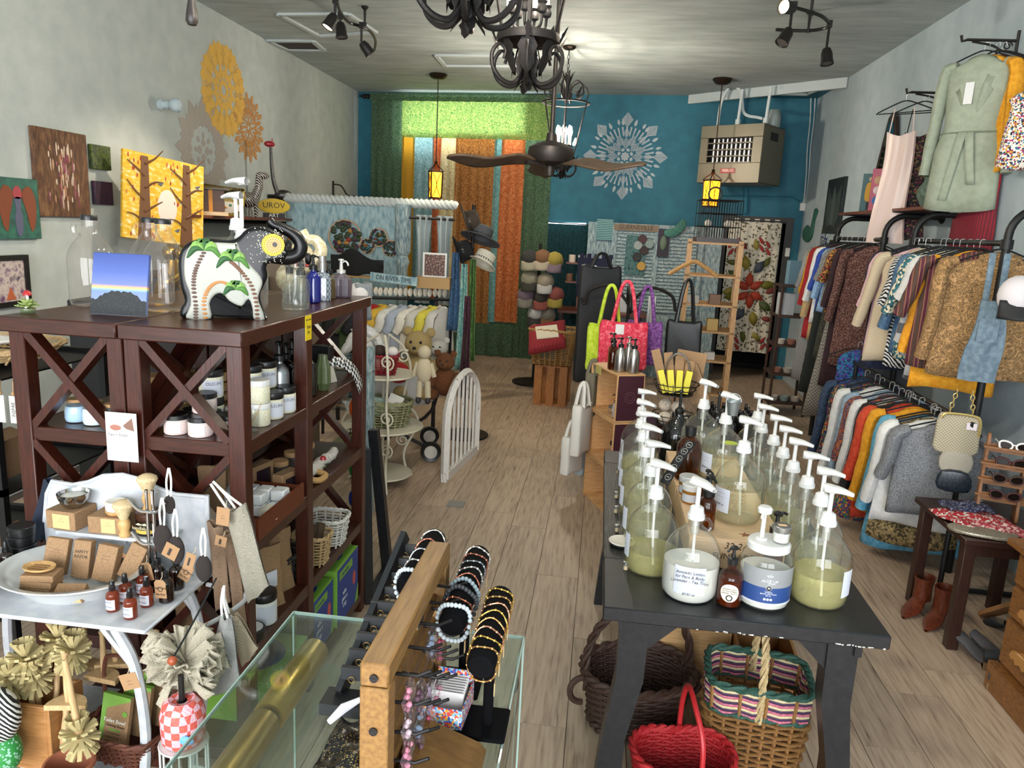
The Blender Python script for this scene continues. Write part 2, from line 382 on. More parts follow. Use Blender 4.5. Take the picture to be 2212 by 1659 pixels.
# ceiling fan
fz = 2.235; fan = thing('ceiling_fan','dark ceiling fan with three carved leaf blades below the chandeliers','ceiling fan',(-.365,4.75,HC))
M_fan = mat('fan bronze','2c2622',.45,.5); M_blade = mat('carved fan blade',pat=('noise',(3,14,3),[(.3,'3a2c22'),(.7,'57432f')]),rough=.6)
B().lathe([(0,0),(.075,0),(.07,-.03),(.03,-.06),(0,-.06)],18).o('canopy',M_fan,fan)
B().cyl((0,0,0),.014,fz + .1 - HC,-.05,10).o('down_rod',M_fan,fan)
B().lathe([(0,fz - .075 - HC),(.05,fz - .07 - HC),(.12,fz - .05 - HC),(.142,fz - HC),(.135,fz + .035 - HC),(.09,fz + .06 - HC),(.035,fz + .075 - HC),(.03,fz + .12 - HC),(0,fz + .125 - HC)],28).o('motor_housing',M_fan,fan)
for i,a in enumerate((PI + .62,-.62,PI / 2 + .25)):
 b = B()
 def bl(u,v):
  w = .075 * (sin(PI * (u * .86 + .1)) ** .75) * (1 + .12 * sin(u * 9)); return V((.12 + u * .56,(v - .5) * 2 * w,fz - .055 - HC + (v - .5) * w * .7 + .012 * sin(u * 8) - .03 * u))
 b.grid(bl,22,6); b.tf(Matrix.Rotation(a,4,'Z')); bo = b.o('blade',M_blade,fan,solid=.012)
 B().bar((.05,0,fz - .06 - HC),(.17,0,fz - .06 - HC),.035,.02).tf(Matrix.Rotation(a,4,'Z')).o('blade_arm',M_fan,bo)
B().lathe([(0,fz - .135 - HC),(.025,fz - .13 - HC),(.032,fz - .09 - HC),(.03,fz - .07 - HC)],14).o('hub',M_fan,fan)
# dark bob hanging at top left
q = W(414,25,y=2.6)
bob = thing('hanging_bob','dark tapered wooden bob hanging in front of the left wall at the top edge','ornament',q)
B().lathe([(0,-.045),(.014,-.043),(.021,-.03),(.019,-.008),(.012,.03),(.009,.08),(0,.085)],14).o('bob',mat('dark turned wood','2b2523',.4),bob)
B().cyl((0,0,0),.002,.08,HC - q.z,5).o('cord',M_iron,bob)
# amber pendants
M_amber = mat('amber lamp glass','ffb53a',.3,emit=('ff9418',2.2)); M_core = mat('warm lamp tube','ffe0a0',emit=('ffd68a',16))
def pendant(label,px,py,zt,zb):
 c = W(px,py,z=HC); t = thing('pendant_lamp',label,'pendant lamp',(c.x,c.y,HC),.45,'amber lantern pendants')
 a,d = zt - HC,zb - HC
 B().lathe([(0,0),(.105,0),(.11,-.015),(.085,-.045),(.06,-.06),(0,-.062)],24).o('canopy',M_bronze,t)
 B().cyl((0,0,0),.006,a + .1,-.05,8).o('rod',M_bronze,t)
 b = B(); s = .075
 for i in range(4):
  g = i * PI / 2 + PI / 4; p = V((cos(g),sin(g),0)) * s * 1.3
  b.bar(p + V((0,0,a)),p * .92 + V((0,0,d)),.012,.012); r_ = V((cos(g + PI / 2),sin(g + PI / 2),0)) * s * 1.3
  b.bar(p + V((0,0,a)),r_ + V((0,0,a)),.012,.016); b.bar(p * .92 + V((0,0,d)),r_ * .92 + V((0,0,d)),.014,.016)
  b.tube(spline([p * 1.12 + V((0,0,a + .005)),p * .7 + V((0,0,a + .04)),p * .2 + V((0,0,a + .075)),(0,0,a + .12)],4),.006,5)
  m = (p + r_) / 2; e = (r_ - p) * .5
  for sg in (1,-1):
   b.tube([m + e * sg * .95 * (abs(k / 6 - 1) ** 1.6) * .9 + V((0,0,a + (d - a) * k / 12)) - m * .0 for k in range(13)],.0035,4)
 b.lathe([(.012,a + .07),(.028,a + .085),(.012,a + .1),(.022,a + .115),(0,a + .13)],10); b.o('frame',M_bronze,t)
 for i in range(4):
  g = i * PI / 2 + PI / 4; p = V((cos(g),sin(g),0)) * s * 1.22; r_ = V((cos(g + PI / 2),sin(g + PI / 2),0)) * s * 1.22
  B().add([p + V((0,0,a)),r_ + V((0,0,a)),r_ * .92 + V((0,0,d)),p * .92 + V((0,0,d))],[(0,1,2,3)]).o('amber_pane',M_amber,t)
 return t
pendant('amber glass pendant lantern hanging in front of the striped curtain',947,160,2.4,2.09)
pendant('amber glass pendant lantern hanging in front of the wall heater',1561,170,2.42,2.13)
# track lights
M_spot = mat('spot housing','2a2827',.4,.5); M_lamp = mat('spot lamp face','ffe9c4',emit=('ffe2b0',28)); M_lampoff = mat('spot face dark','6b6862',.3,.3)
def track(label,rail,posts,heads):
 pts = [W(px,py,z=HC - .13) for px,py in rail]; c = sum(pts,V()) / len(pts); t = thing('track_light',label,'track light',(c.x,c.y,HC))
 o = V((c.x,c.y,HC)); sp = [p - o for p in spline(pts,6)]
 B().tube(sp,.0125,8).o('rail',M_spot,t)
 for px,py in posts:
  p = W(px,py,z=HC - .13) - o; B().lathe([(.03,0),(.03,-.012),(.012,-.03),(.009,-.12),(.016,-.125),(.016,-.15),(0,-.152)],12,(p.x,p.y,0)).o('stem',M_spot,t)
 for px,py,drop,dirv,lit in heads:
  p = W(px,py,z=HC - .13) - o; e = p - V((0,0,drop)); d = V(dirv).normalized()
  b = B().tube([p + V((0,0,.02)),p,e],.01,7); b.cbox(p,(.035,.035,.05))
  k = len(b.v); b.lathe([(.0,0),(.03,.005),(.042,.04),(.044,.09),(.05,.12),(.046,.12),(.03,.1)],16,close=False); b.tf(Matrix.Translation(e) @ d.to_track_quat('Z','Y').to_matrix().to_4x4(),k)
  h = b.o('spot_head',M_spot,t)
  B().lathe([(0,.112),(.044,.112)],16,close=False).tf(Matrix.Translation(e) @ d.to_track_quat('Z','Y').to_matrix().to_4x4()).o('lamp_face',M_lamp if lit else M_lampoff,h)
  if lit: light('spot_beam','SPOT',o + e + d * .14,60,(1,.86,.66),spot_size=1.3,spot_blend=.6,shadow_soft_size=.04,rot=d.to_track_quat('-Z','Y').to_euler())
 return t
track('dark curved track light with three spot heads near the left wall',[(726,-14),(733,22),(754,48),(780,57),(800,68),(811,88),(809,107)],[(788,50),(722,-8)],[(724,0,.1,(-.5,-.3,-1),1),(735,34,.05,(.15,-.1,-1),0),(781,55,.13,(.55,.25,-.7),1)])
track('dark curved track light with three spot heads near the right wall',[(1716,16),(1744,24),(1773,34),(1788,46),(1790,54),(1782,61),(1752,66),(1715,66),(1676,64)],[(1752,28),(1746,64)],[(1711,20,.13,(-.4,-.25,-.8),0),(1792,52,.17,(.1,-.2,-1),0),(1716,12,.02,(-1,-.9,-.1),1)])
# ================================================================ BACK WALL: curtain, window, heater, mandala, door curtain
def batik(name,a,b_,c,sc=14,rough=.85): return mat(name,pat=('noise',sc,[(.3,a),(.5,b_),(.68,c)],False,1.2),rough=rough)
def trans(m,f=.4):
 """woven cloth that lets daylight through"""
 N = m.node_tree.nodes; L = m.node_tree.links; p = N['Principled BSDF']; o = [n for n in N if n.type == 'OUTPUT_MATERIAL'][0]
 t = N.new('ShaderNodeBsdfTranslucent'); mx = N.new('ShaderNodeMixShader'); mx.inputs[0].default_value = f
 src = p.inputs['Base Color'].links
 if src: L.new(src[0].from_socket,t.inputs[0])
 else: t.inputs[0].default_value = p.inputs['Base Color'].default_value
 L.new(p.outputs[0],mx.inputs[1]); L.new(t.outputs[0],mx.inputs[2]); L.new(mx.outputs[0],o.inputs[0]); return m
def wavesheet(x0,x1,z0,z1,off,amp=.02,wl=.09,ph=0,n=None,splay=0):
 """cloth hanging along the back wall at a distance off from it"""
 n = n or max(4,int((x1 - x0) / wl * 6)); b = B()
 def fn(u,v):
  x = x0 + (x1 - x0) * u; z = z1 + (z0 - z1) * v; w = amp * sin((x / wl) * 2 * PI + ph + .6 * sin(v * 3)) * (.5 + .5 * v)
  return V((x + splay * v * (u - .5),bw(x) - off + w,z))
 return b.grid(fn,n,10)
bx = lambda px,py=450,off=.15: WB(px,py,off).x
bz = lambda px,py,off=.15: WB(px,py,off).z
M_g = trans(batik('batik dark green','2c4436','4e6b50','7d9670',16),.45); M_gl = trans(batik('batik leaf green','3f7a4a','93b860','d8dc8c',12),.5)
win = struct(B().add([WB(866,214,.012),WB(1178,216,.012),WB(1178,330,.012),WB(866,330,.012)],[(0,1,2,3)]).o('window_1',mat('bright window','ffffff',emit=('f2f7ff',1.7)),smooth=False))
cur = thing('patchwork_curtain','tall patchwork batik curtain with striped colour panels and bright green valance','curtain')
for px0,px1,py0,py1,m,off in ((800,870,206,770,M_g,.13),(1122,1186,206,790,M_g,.13),
  (866,893,290,640,trans(mat('mustard cotton','d09a2c',.85,bump=(40,.2)),.45),.15),(889,934,290,650,trans(batik('batik sky blue','5c8f98','8fb9bd','b9d3cf',9),.45),.15),
  (931,950,290,650,trans(mat('rust cotton',pat=('noise',6,[(.3,'a8482a'),(.7,'cf7a4a')]),rough=.85),.4),.15),(946,985,290,660,trans(batik('batik cream','c7a04e','e2d3a0','efe6c8',7),.45),.15),
  (981,1068,290,697,trans(batik('batik brown','5d3a22','a3672f','c99a56',13),.35),.15),(1063,1084,290,697,trans(batik('batik teal','4c8a8c','6fa9a8','9cc6bd',9),.4),.15),
  (1078,1128,290,697,trans(batik('batik orange','b5512a','d0753f','e29a60',7),.4),.15)):
 xa,xb = bx(px0),bx(px1); za,zb = bz((px0 + px1) / 2,py0),bz((px0 + px1) / 2,py1)
 wavesheet(xa,xb,zb,za,off,.012 if xb - xa < .25 else .02,.12,px0).o('panel',m,cur)
wavesheet(bx(866),bx(1180),bz(1000,300),bz(1000,212),.19,.012,.16,1).o('valance',M_gl,cur)
wavesheet(bx(800),bx(1184),bz(1000,221),bz(1000,204),.205,.012,.16,2).o('header',M_g,cur)
wavesheet(bx(868),bx(1184),.03,bz(1000,690),.12,.02,.2,2).o('lower_panel',M_g,cur)
wavesheet(bx(1040),bx(1120),.01,bz(1080,700),.19,.03,.2,.5).o('lower_panel',M_g,cur)
b = B().tube([(bx(778,210),bw(bx(778)) - .17,bz(778,208)),(bx(1184,206),bw(bx(1184)) - .17,bz(1184,206))],.013,8)
b.o('curtain_rod',M_iron,cur)
rx,rz_ = bx(783,208),bz(783,208)
b = B()
for i in range(3): b.ell((rx + .03 + i * .05,bw(rx) - .17,rz_),.03,.03,.034,10,6)
b.o('rod_finial',M_iron,cur)
# ---- stencil mandalas: thin painted shapes
def leafpoly(r0,r1,w,k=.45,n=7):
 up = [(r0 + (r1 - r0) * i / n,w * (sin(PI * (i / n) ** (math.log(.5) / math.log(k))))) for i in range(n + 1)]
 return up + [(x,-y) for x,y in reversed(up[1:-1])]
class Md:
 def __init__(s): s.b = B(); s.k = 0
 def poly(s,pts,a):
  ca,sa = cos(a),sin(a); s.b.prism([(x * ca - y * sa,x * sa + y * ca) for x,y in pts],0,.0015 + .0005 * s.k,'z')
 def leaves(s,n,r0,r1,w,a0=0,k=.45):
  s.k += 1
  for i in range(n): s.poly(leafpoly(r0,r1,w,k),a0 + 2 * PI * i / n)
 def chev(s,n,r0,r1,w,bands,a0=0,t=.55):
  s.k += 1                                      # nested pointed bands inside a diamond
  for i in range(n):
   a = a0 + 2 * PI * i / n
   for j in range(bands):
    f0 = j / bands; f1 = f0 + t / bands; m = r0 + (r1 - r0) * .5
    tip0,tip1 = r1 - (r1 - m) * f0 * 1,r1 - (r1 - m) * f1; ww0,ww1 = w * (1 - f0),w * (1 - f1); bb0 = r0 + (m - r0) * f0; bb1 = r0 + (m - r0) * f1
    for sg in (1,-1):
     s.poly([(tip0,sg * .002),(tip1,sg * .002),(m,sg * ww1),(bb1,sg * .002),(bb0,sg * .002),(m,sg * ww0)],a)
 def bars(s,n,r0,r1,w,a0=0):
  s.k += 1
  for i in range(n): s.poly([(r0,-w / 2),(r1,-w),(r1,w),(r0,w / 2)],a0 + 2 * PI * i / n)
 def ring(s,r0,r1,n=48):
  for i in range(n):
   a = 2 * PI * i / n; d = 2 * PI / n; s.poly([(r0,0),(r1,0),(r1 * cos(d),r1 * sin(d)),(r0 * cos(d),r0 * sin(d))],a)
 def put(s,name,m,c,ex,ey,label):
  mx = Matrix((tuple(ex) + (0,),tuple(ey) + (0,),tuple(V(ex).cross(V(ey))) + (0,),(0,0,0,1))).transposed()
  mx = Matrix.Translation(c) @ mx; s.b.tf(mx); o = s.b.o(name,m,smooth=False); return tag(o,label,'wall stencil')
c = WB(1350,338,.004); ex = V((1,-.11,0)).normalized(); R_ = abs((WB(1350,242).z - WB(1350,433).z)) / 2
md = Md(); md.leaves(8,R_ * .02,R_ * .11,R_ * .035); md.leaves(8,R_ * .12,R_ * .2,R_ * .045,PI / 8); md.ring(R_ * .0,R_ * .035,12)
md.chev(8,R_ * .17,R_ * .42,R_ * .10,3,0); md.chev(8,R_ * .26,R_ * .5,R_ * .085,3,PI / 8); md.bars(40,R_ * .46,R_ * .67,R_ * .02); md.chev(8,R_ * .42,R_ * .64,R_ * .075,3,0)
md.chev(8,R_ * .66,R_ * .99,R_ * .135,4,PI / 2,.68); md.leaves(16,R_ * .7,R_ * .84,R_ * .035,PI / 2 - .26)
for s_ in (-1,1):
 md.leaves(8,R_ * .72,R_ * .86,R_ * .03,PI / 2 + s_ * .26)
md.put('stencil_mandala',mat('stencil pale grey','a9b3b8',.7),c,ex,V((0,0,1)),'large pale grey mandala stencil painted on the teal back wall')
# ---- heater
hq = WB(1600,338,.6); M_ht = mat('heater enamel','6b6656',.42,.35,bump=(5,.05)); M_dark = mat('matt black','0d0d0d',.6)
ht = thing('wall_heater','taupe metal unit heater with louvred grille hung high by the door','heater',(hq.x,hq.y,hq.z),-.6)
hw,hh,hd = .385,.295,.3
fr = B()
fr.box(-hw,-hd,-hh * 1.1,hw,-hd + .02,-hh * .35); fr.box(-hw,-hd,hh * .62,hw,-hd + .02,hh * 1.1); fr.box(-hw,-hd,-hh * .35,-hw + .1,-hd + .02,hh * .62); fr.box(hw - .12,-hd,-hh * .35,hw,-hd + .02,hh * .62)
fr.box(-hw,-hd + .02,-hh * 1.1,-hw + .015,hd,hh * 1.1); fr.box(hw - .015,-hd + .02,-hh * 1.1,hw,hd,hh * 1.1); fr.box(-hw,-hd + .02,hh * 1.1 - .015,hw,hd,hh * 1.1); fr.box(-hw,-hd + .02,-hh * 1.1,hw,hd,-hh * 1.1 + .015); fr.box(-hw,hd - .015,-hh * 1.1,hw,hd,hh * 1.1)
fr.o('casing',M_ht,ht,bevel=.004)
B().box(-hw + .05,-hd + .12,-hh * .4,hw - .05,-hd + .13,hh * .7).o('recess',M_dark,ht)
for i in range(4): B().box(-hw + .1,-hd - .004,-hh * .35 + i * .073,hw - .12,-hd + .03,-hh * .35 + i * .073 + .013).o('louvre',mat('louvre','5c584e',.4,.4),ht)
for i in range(9): B().cyl((-hw + .145 + i * .055,-hd + .075,0),.015,-hh * .34,hh * .6,8,.015).o('burner_tube',mat('bright tube','c9c3bd',.3,.7),ht)
B().box(hw,-.1,hh * .55,hw + .006,.1,hh * .85).o('side_vent',M_dark,ht)
pl = B().box(-.09,-hd - .006,-hh * .74,.09,-hd,-hh * .55).o('name_plate',mat('plate red','8c2325',.4),ht)
text('lettering','PEERLESS',.04,flat('e6dcd2'),pl,(.0,-hd - .0065,-hh * .635),sx=.85)
b = B()
for x in (-.06,.28): b.tube([(x,-.05,hh * 1.1),(x + .02,-.05,HC - hq.z - .03)],.018,8); b.lathe([(.03,hh * 1.1 + .03),(.03,hh * 1.1 + .09)],8,(x,-.05,0))
b.tube(spline([(-.33,-.02,hh * 1.1),(-.31,-.02,hh * 1.1 + .3),(-.22,-.0,hh * 1.1 + .48),(-.1,.02,hh * 1.1 + .42),(-.04,.02,hh * 1.1 + .2),(.02,.03,hh * 1.1 + .14),(.12,.05,hh * 1.1 + .12),(.2,.05,hh * 1.1 + .1)],5),.018,7)
b.o('hanger_pipe',mat('white pipe','c4cccb',.5),ht)
B().lathe([(.08,hh * 1.1),(.085,hh * 1.1 + .12),(.06,hh * 1.1 + .2),(0,hh * 1.1 + .22)],14,(.3,.12,0)).o('flue',mat('flue grey','8d9794',.5,.3),ht)
# pipe below heater and cables in the corner
p = [WB(1612,405,.04),WB(1611,445,.04),WB(1610,462,.03)]
o = B().tube(p,.03,8).o('wall_pipe',M_wb); tag(o,'teal painted pipe stub on the wall below the heater','pipe')
for k,(d,lab) in enumerate(((0,'left of the two pale cables running down the back right corner'),(9,'right of the two pale cables running down the back right corner'))):
 pts = [WB(px + d * (1 - i / 9),py,.03) for i,(px,py) in enumerate(((1752,210),(1750,260),(1744,320),(1742,370),(1739,410),(1737,430),(1735,436),(1734,439)))]
 tag(B().tube(spline(pts,3),.009,5).o('cable',mat('cable grey','aeb6b4',.5)),lab,'cable')
p = WB(1734,447,.03); tag(B().cbox((0,0,0),(.07,.04,.1)).o('junction_box',mat('box white','d3d4cf',.5),None,p,bevel=.008),'small white junction box at the back right corner','junction box')
tag(B().tube([WB(px,py,.02) for px,py in ((1560,423),(1640,424),(1712,425),(1728,436))],.008,5).o('wall_conduit',M_wb),'thin teal conduit running along the wall under the heater','conduit')
p = WB(1701,545,.05); tag(B().cbox((0,0,0),(.055,.03,.11)).o('thermostat',MATS['box white'],None,p,bevel=.006),'small white thermostat beside the doorway','thermostat')
# ---- doorway curtain
dc = thing('door_curtain','cream doorway curtain printed with a colourful botanical mandala','curtain')
M_dc = mat('printed cotton',pat=('vor',9,[(0,'d2ccba'),(.5,'c7c0ac'),(.62,'6f6557'),(.72,'55503a'),(.8,'d0c8b4')],True),rough=.9)
zt,zbm = bz(1630,488,.0),bz(1625,778,.0)
xa,xb = DX0 + .02,DX1 - .05
wavesheet(xa,xb,.33,2.0,.03,.02,.13).o('cloth',M_dc,dc)
def deco(px,py,ln,w,a,colr):
 c = WB(px,py,.058); pts = leafpoly(-ln / 2,ln / 2,w); ca,sa = cos(a),sin(a)
 B().add([c + V((x * ca - y * sa,-.11 * (x * ca - y * sa),x * sa + y * ca)) for x,y in pts],[tuple(range(len(pts)))]).o('printed_leaf',flat(colr),dc,solid=.002)
cx_,cy_ = 1619,628
for i in range(6): a = i * PI / 3 + PI / 6; deco(cx_ + 18 * cos(a),cy_ - 24 * sin(a),.2,.05,a,'a83a22')
for i in range(8): a = i * PI / 4 + .2; deco(cx_ + 40 * cos(a),cy_ - 62 * sin(a),.2,.055,a,('6d6a1f','3d4550','8a7a2a','4c5a2c')[i % 4])
for i in range(10): a = i * PI / 5; deco(cx_ + 47 * cos(a),cy_ - 105 * sin(a),.16,.035,a + .5,('7a3028','57591f','9a8a3c')[i % 3])
for s_ in (-1,1):
 for k in range(4):
  deco(cx_ + s_ * (26 + (k % 2) * 14),520 + k * 8,.12,.02,PI / 2 + s_ * .6,'a02c2a'); deco(cx_ + s_ * (28 + (k % 2) * 14),735 + k * 7,.12,.02,PI / 2 - s_ * .6,'a02c2a')
for k in range(5): wavesheet(xa + .06 + k * (xb - xa - .15) / 4,xa + .12 + k * (xb - xa - .15) / 4,1.95,2.04,.03,0,.1,n=2).o('curtain_tab',flat('c9c2b0'),dc)
B().bar((DX0,bw(DX0) - .02,2.015),(DX1,bw(DX1) - .02,2.015),.02,.02).o('rod',M_iron,dc)
# ================================================================ BLACK TABLE WITH REFILL JUGS
T = .76; TX0,TX1,TY0,TY1 = .07,.845,1.955,3.51
M_blk = mat('black lacquer',pat=('noise',9,[(.35,'141518'),(.7,'1e1f22')]),rough=.38,bump=(30,.05)); M_blkw = mat('black ebonised grain',pat=('noise',(60,2.5,4),[(.4,'0f0f10'),(.55,'1d1c1b'),(.7,'4a4844')]),rough=.5,bump=((60,2.5,4),.3))
tb = thing('refill_table','black wooden trestle-leg table holding the rows of glass refill jugs','table',(0,0,0))
B().box(TX0,TY0,T - .042,TX1,TY0 + .33,T).o('end_board',M_blk,tb,bevel=.004)
B().box(TX0,TY1 - .2,T - .042,TX1,TY1,T).o('end_board',M_blk,tb,bevel=.004)
for i in range(5):
 w = (TX1 - TX0) / 5; B().box(TX0 + i * w,TY0 + .332,T - .042,TX0 + (i + 1) * w - .002,TY1 - .202,T - .0005).o('board',M_blkw,tb,bevel=.002)
for sx,xx in ((1,TX0 + .035),(-1,TX1 - .035)):
 for yy in (TY0 + .06,TY1 - .1):
  prof = [(0,T - .042),(.085,T - .042),(.08,.5),(.062,.3),(.06,.15),(.085,0),(-.03,0),(-.012,.25),(0,.5)]
  B().prism([(xx + sx * (a + (.02 if z > .3 else 0)) - sx * .0,z) for a,z in prof],yy,yy + .07).o('leg',M_blk,tb)
  B().prism([(xx + sx * .085,T - .042),(xx + sx * .24,T - .042),(xx + sx * .24,T - .058),(xx + sx * .2,T - .062),(xx + sx * .1,T - .16),(xx + sx * .085,T - .2)],yy + .01,yy + .05).o('bracket',M_blk,tb)
for yy in (TY0 + .04,TY1 - .075): B().box(TX0 + .05,yy,T - .062,TX1 - .05,yy + .02,T - .042).o('apron',M_blk,tb)
for xx in (TX0 + .05,TX1 - .07): B().box(xx,TY0 + .05,T - .1,xx + .02,TY1 - .05,T - .042).o('apron',M_blk,tb)
b = B(); rr = random.Random(5)
for i in range(26):
 x = rr.choice((rr.uniform(.3,.5),rr.uniform(.7,.83),rr.uniform(.35,.8))); l = rr.uniform(.003,.012); z = T - .041 + rr.uniform(0,.003); b.box(x,TY0 - .0006,z,x + l,TY0 + .001,z + rr.uniform(.0015,.004))
b.o('chipped_edge',flat('c9c6bf'),tb)['kind'] = 'stuff'
# ---- glass jug with pump
G_jug = glass('jug glass',(.985,.99,.98),.95,.015,.02,'e8eee2',1.45)
M_wpl = mat('white plastic','d6d6d3',.35); M_tube = mat('dip tube','dcdcd2',.4)
def liq(name,c,body,bc): return glass(name,c,.3,.02,body,bc,1.25)
LIQ = dict(yel=liq('pale yellow soap',(.98,.97,.82),.26,'e6dc98'),clr=liq('clear oil',(.98,.975,.9),.16,'e6e2bc'),straw=liq('straw soap',(.98,.97,.86),.22,'e4dca8'),grey=liq('greyish soap',(.88,.89,.86),.35,'b9b9a6'))
M_lot = mat('white lotion','d8d6cf',.45,bump=(90,.15))
JR = .0815
jprof = [(0,.004),(.05,.0),(.07,.003),(.079,.014),(JR,.035),(JR,.125),(.079,.145),(.07,.168),(.054,.188),(.036,.204),(.023,.216),(.0195,.226),(.019,.238)]
def patch(R_,a0,a1,z0,z1,n=10):
 b = B(); return b.grid(lambda u,v: V((R_ * cos(a0 + (a1 - a0) * u),R_ * sin(a0 + (a1 - a0) * u),z0 + (z1 - z0) * v)),n,1)
def pump(t,z,noz,m=M_wpl):
 b = B().lathe([(.025,z),(.025,z + .012),(.0225,z + .013),(.019,z + .034),(.013,z + .038),(0,z + .039)],20); b.o('pump_cap',m,t)
 b = B().cyl((0,0,0),.0068,z + .035,z + .105,10); b.o('pump_stem',m,t)
 b = B(); k = 0
 def hd(u,v):
  x = -.024 + .082 * u; w = .026 * (1 - .62 * max(0,(u - .35) / .65)) * (min(1,u * 6 + .45)); a = 2 * PI * v
  return V((x,w * cos(a),z + .108 + (.0135 - .008 * u) * sin(a) - .02 * max(0,u - .55) ** 1.3))
 b.grid(lambda u,v: hd(v,u),12,10,True); b.lathe([(.009,z + .095),(.014,z + .104)],10); b.tf(Matrix.Rotation(noz,4,'Z')); b.o('pump_head',m,t)
def jug(label,x,y,z,noz,lq,level,hand=None,lab=None,tube=True,txt=None):
 t = thing('glass_jug',label,'jug',(x,y,z),0,'glass refill jugs with white pumps')
 B().lathe(jprof,32,close=False).o('glass_body',G_jug,t)
 if hand is not None:
  q = [V((r * cos(hand),r * sin(hand),zz)) for r,zz in ((.019,.226),(.034,.232),(.047,.222),(.05,.208),(.045,.196))]
  B().tube(spline(q,4),.0055,7).o('ring_handle',G_jug,t)
 if level:
  pr = [(r - .0022,zz + .002) for r,zz in jprof if 0 < zz < level - .003 and r > .001]; rl = next((a[0] + (b_[0] - a[0]) * (level - a[1]) / (b_[1] - a[1]) for a,b_ in zip(jprof[2:],jprof[3:]) if a[1] <= level <= b_[1]),JR) - .0022
  B().lathe([(0,.006)] + pr + [(rl,level),(0,level)],32,close=False).o('liquid',LIQ[lq] if lq in LIQ else M_lot,t)
 if tube: B().tube([(0,0,.235),(.002,0,.12),(.012,.004,.012)],.0042,6).o('dip_tube',M_tube,t); B().cyl((0,0,0),.012,.19,.238,10).o('pump_barrel',glass('frosted barrel',(.9,.9,.88),.4,.2,.25,'e8e8e2'),t)
 pump(t,.236,noz)
 if lab is not None:
  a,w,z0,z1 = lab; l = patch(JR + .0006,a - w,a + w,z0,z1).o('paper_label',mat('label paper','c9ccd6',.7),t)
  for k,(s_,body) in enumerate(txt or ()):
   r_ = JR + .0012; text('lettering',body,s_,flat('3a3f4c'),l,(r_ * cos(a),r_ * sin(a),z1 - .016 - k * .013),(PI / 2,0,a + PI / 2),sh=.2,depth=.0002)
 return t
n_ = ('nearest','second','third','fourth','fifth','sixth','seventh','farthest')
lx = [(.212,2.235,'yel',.072),(.21,2.455,'straw',.1),(.204,2.675,'straw',.11),(.204,2.878,'straw',.1),(.206,3.082,'yel',.1),(.218,3.3,'clr',.05)]
for i,(x,y,l,lv) in enumerate(lx):
 w = n_[i] if i < 5 else 'farthest'
 jug(f'{w} glass pump jug in the left row on the black table',x,y,T,-.55 + .5 * (i % 2),l,lv,1.2,(PI + .35,.22,.05,.125))
rx_ = [(.695,2.132,'yel',.095),(.722,2.302,'clr',.085),(.722,2.468,'clr',.03),(.716,2.634,'straw',.08),(.72,2.806,'straw',.07),(.723,2.98,'clr',.06),(.714,3.165,'grey',.05),(.737,3.385,'clr',.05)]
for i,(x,y,l,lv) in enumerate(rx_):
 jug(f'{n_[i]} glass pump jug in the right row on the black table',x,y,T,-.42 + .12 * (i % 3),l,lv,1.4,(-.75,.3,.045,.125) if i == 0 else None)
jug('glass pump jug half full of white lotion with a lavender paper label',.318,2.088,T,-.9,'lot',.108,.35,(-1.72,.55,.035,.118),txt=((.0125,'Avocado Lotion'),(.0125,'for Face & Body'),(.0125,'Lavender - Tea Tree'),(.003,''),(.003,''),(.010,'$0.85 oz')))
BH = .10; BX0,BX1 = .335,.632
for lab,y0,y1 in (('nearer pale wooden wine box lying flat among the refill jugs',2.285,2.76),('farther pale wooden wine box lying flat among the refill jugs',2.77,3.24)):
 t = thing('wine_box',lab,'box',(0,0,0),0,'flat wine boxes under the middle jugs')
 M_pine = mat('pale pine',pat=('noise',(2,26,26),[(.3,'d2ae84'),(.7,'e0c29c')]),rough=.6)
 B().box(BX0,y0,T,BX1,y1,T + BH - .008).o('body',M_pine,t,bevel=.002)
 B().box(BX0,y0,T + BH - .008,BX1,y1,T + BH).o('lid',M_pine,t,bevel=.001)
 if y0 < 2.5:
  text('lettering','32-2',.03,flat('3a2c22'),t,(.47,y0 - .0008,T + .078),sh=.25); text('lettering','FUNDADE',.028,flat('53402f'),t,(.475,y0 - .0008,T + .042))
  star = [((.022 if k % 2 == 0 else .009) * sin(k * PI / 5),(.022 if k % 2 == 0 else .009) * cos(k * PI / 5)) for k in range(10)]
  B().prism([(.515 + a,2.335 + c) for a,c in star],T + BH,T + BH + .0008,'z').o('burnt_star',flat('8a5a3a'),t); B().prism([(.4 + a * .6,2.56 + c * .6) for a,c in star],T + BH,T + BH + .0008,'z').o('burnt_star',flat('8a5a3a'),t)
ZB = T + BH + .0005
jug('glass pump jug with a white paper label standing on the nearer wine box',.508,2.475,ZB,-.6,'clr',.12,1.1,(PI + .62,.42,.04,.12),txt=((.009,'– ––– –––'),(.009,'––– –––'),(.009,''),(.009,'$0.85 oz')))
jug('glass pump jug carrying a tiny zinc bucket on its pump',.508,2.86,ZB,-.9,'clr',.115,1.1,(PI + .62,.35,.045,.125),txt=((.009,'–– – –––'),(.009,'–––– –'),(.009,''),(.009,'$0.85 oz')))
jug('glass pump jug with greyish liquid at the far end of the wine boxes',.455,3.09,ZB,-.8,'grey',.14,1.1)
# tiny bucket hanging on the pump
bk = thing('zinc_bucket','tiny zinc bucket with wire handle hung over a jug pump','bucket',(.517,2.79,ZB + .285))
M_zn = mat('zinc','9ea5a6',.35,.85); B().lathe([(.0,.002),(.018,.0),(.0255,.05),(.028,.052),(.0265,.054),(.024,.05),(.0165,.003)],18,close=False).o('pail',M_zn,bk); B().tube(arc((0,0,.05),.028,0,PI,10,'xz',.032),.0012,5).o('handle',M_zn,bk)
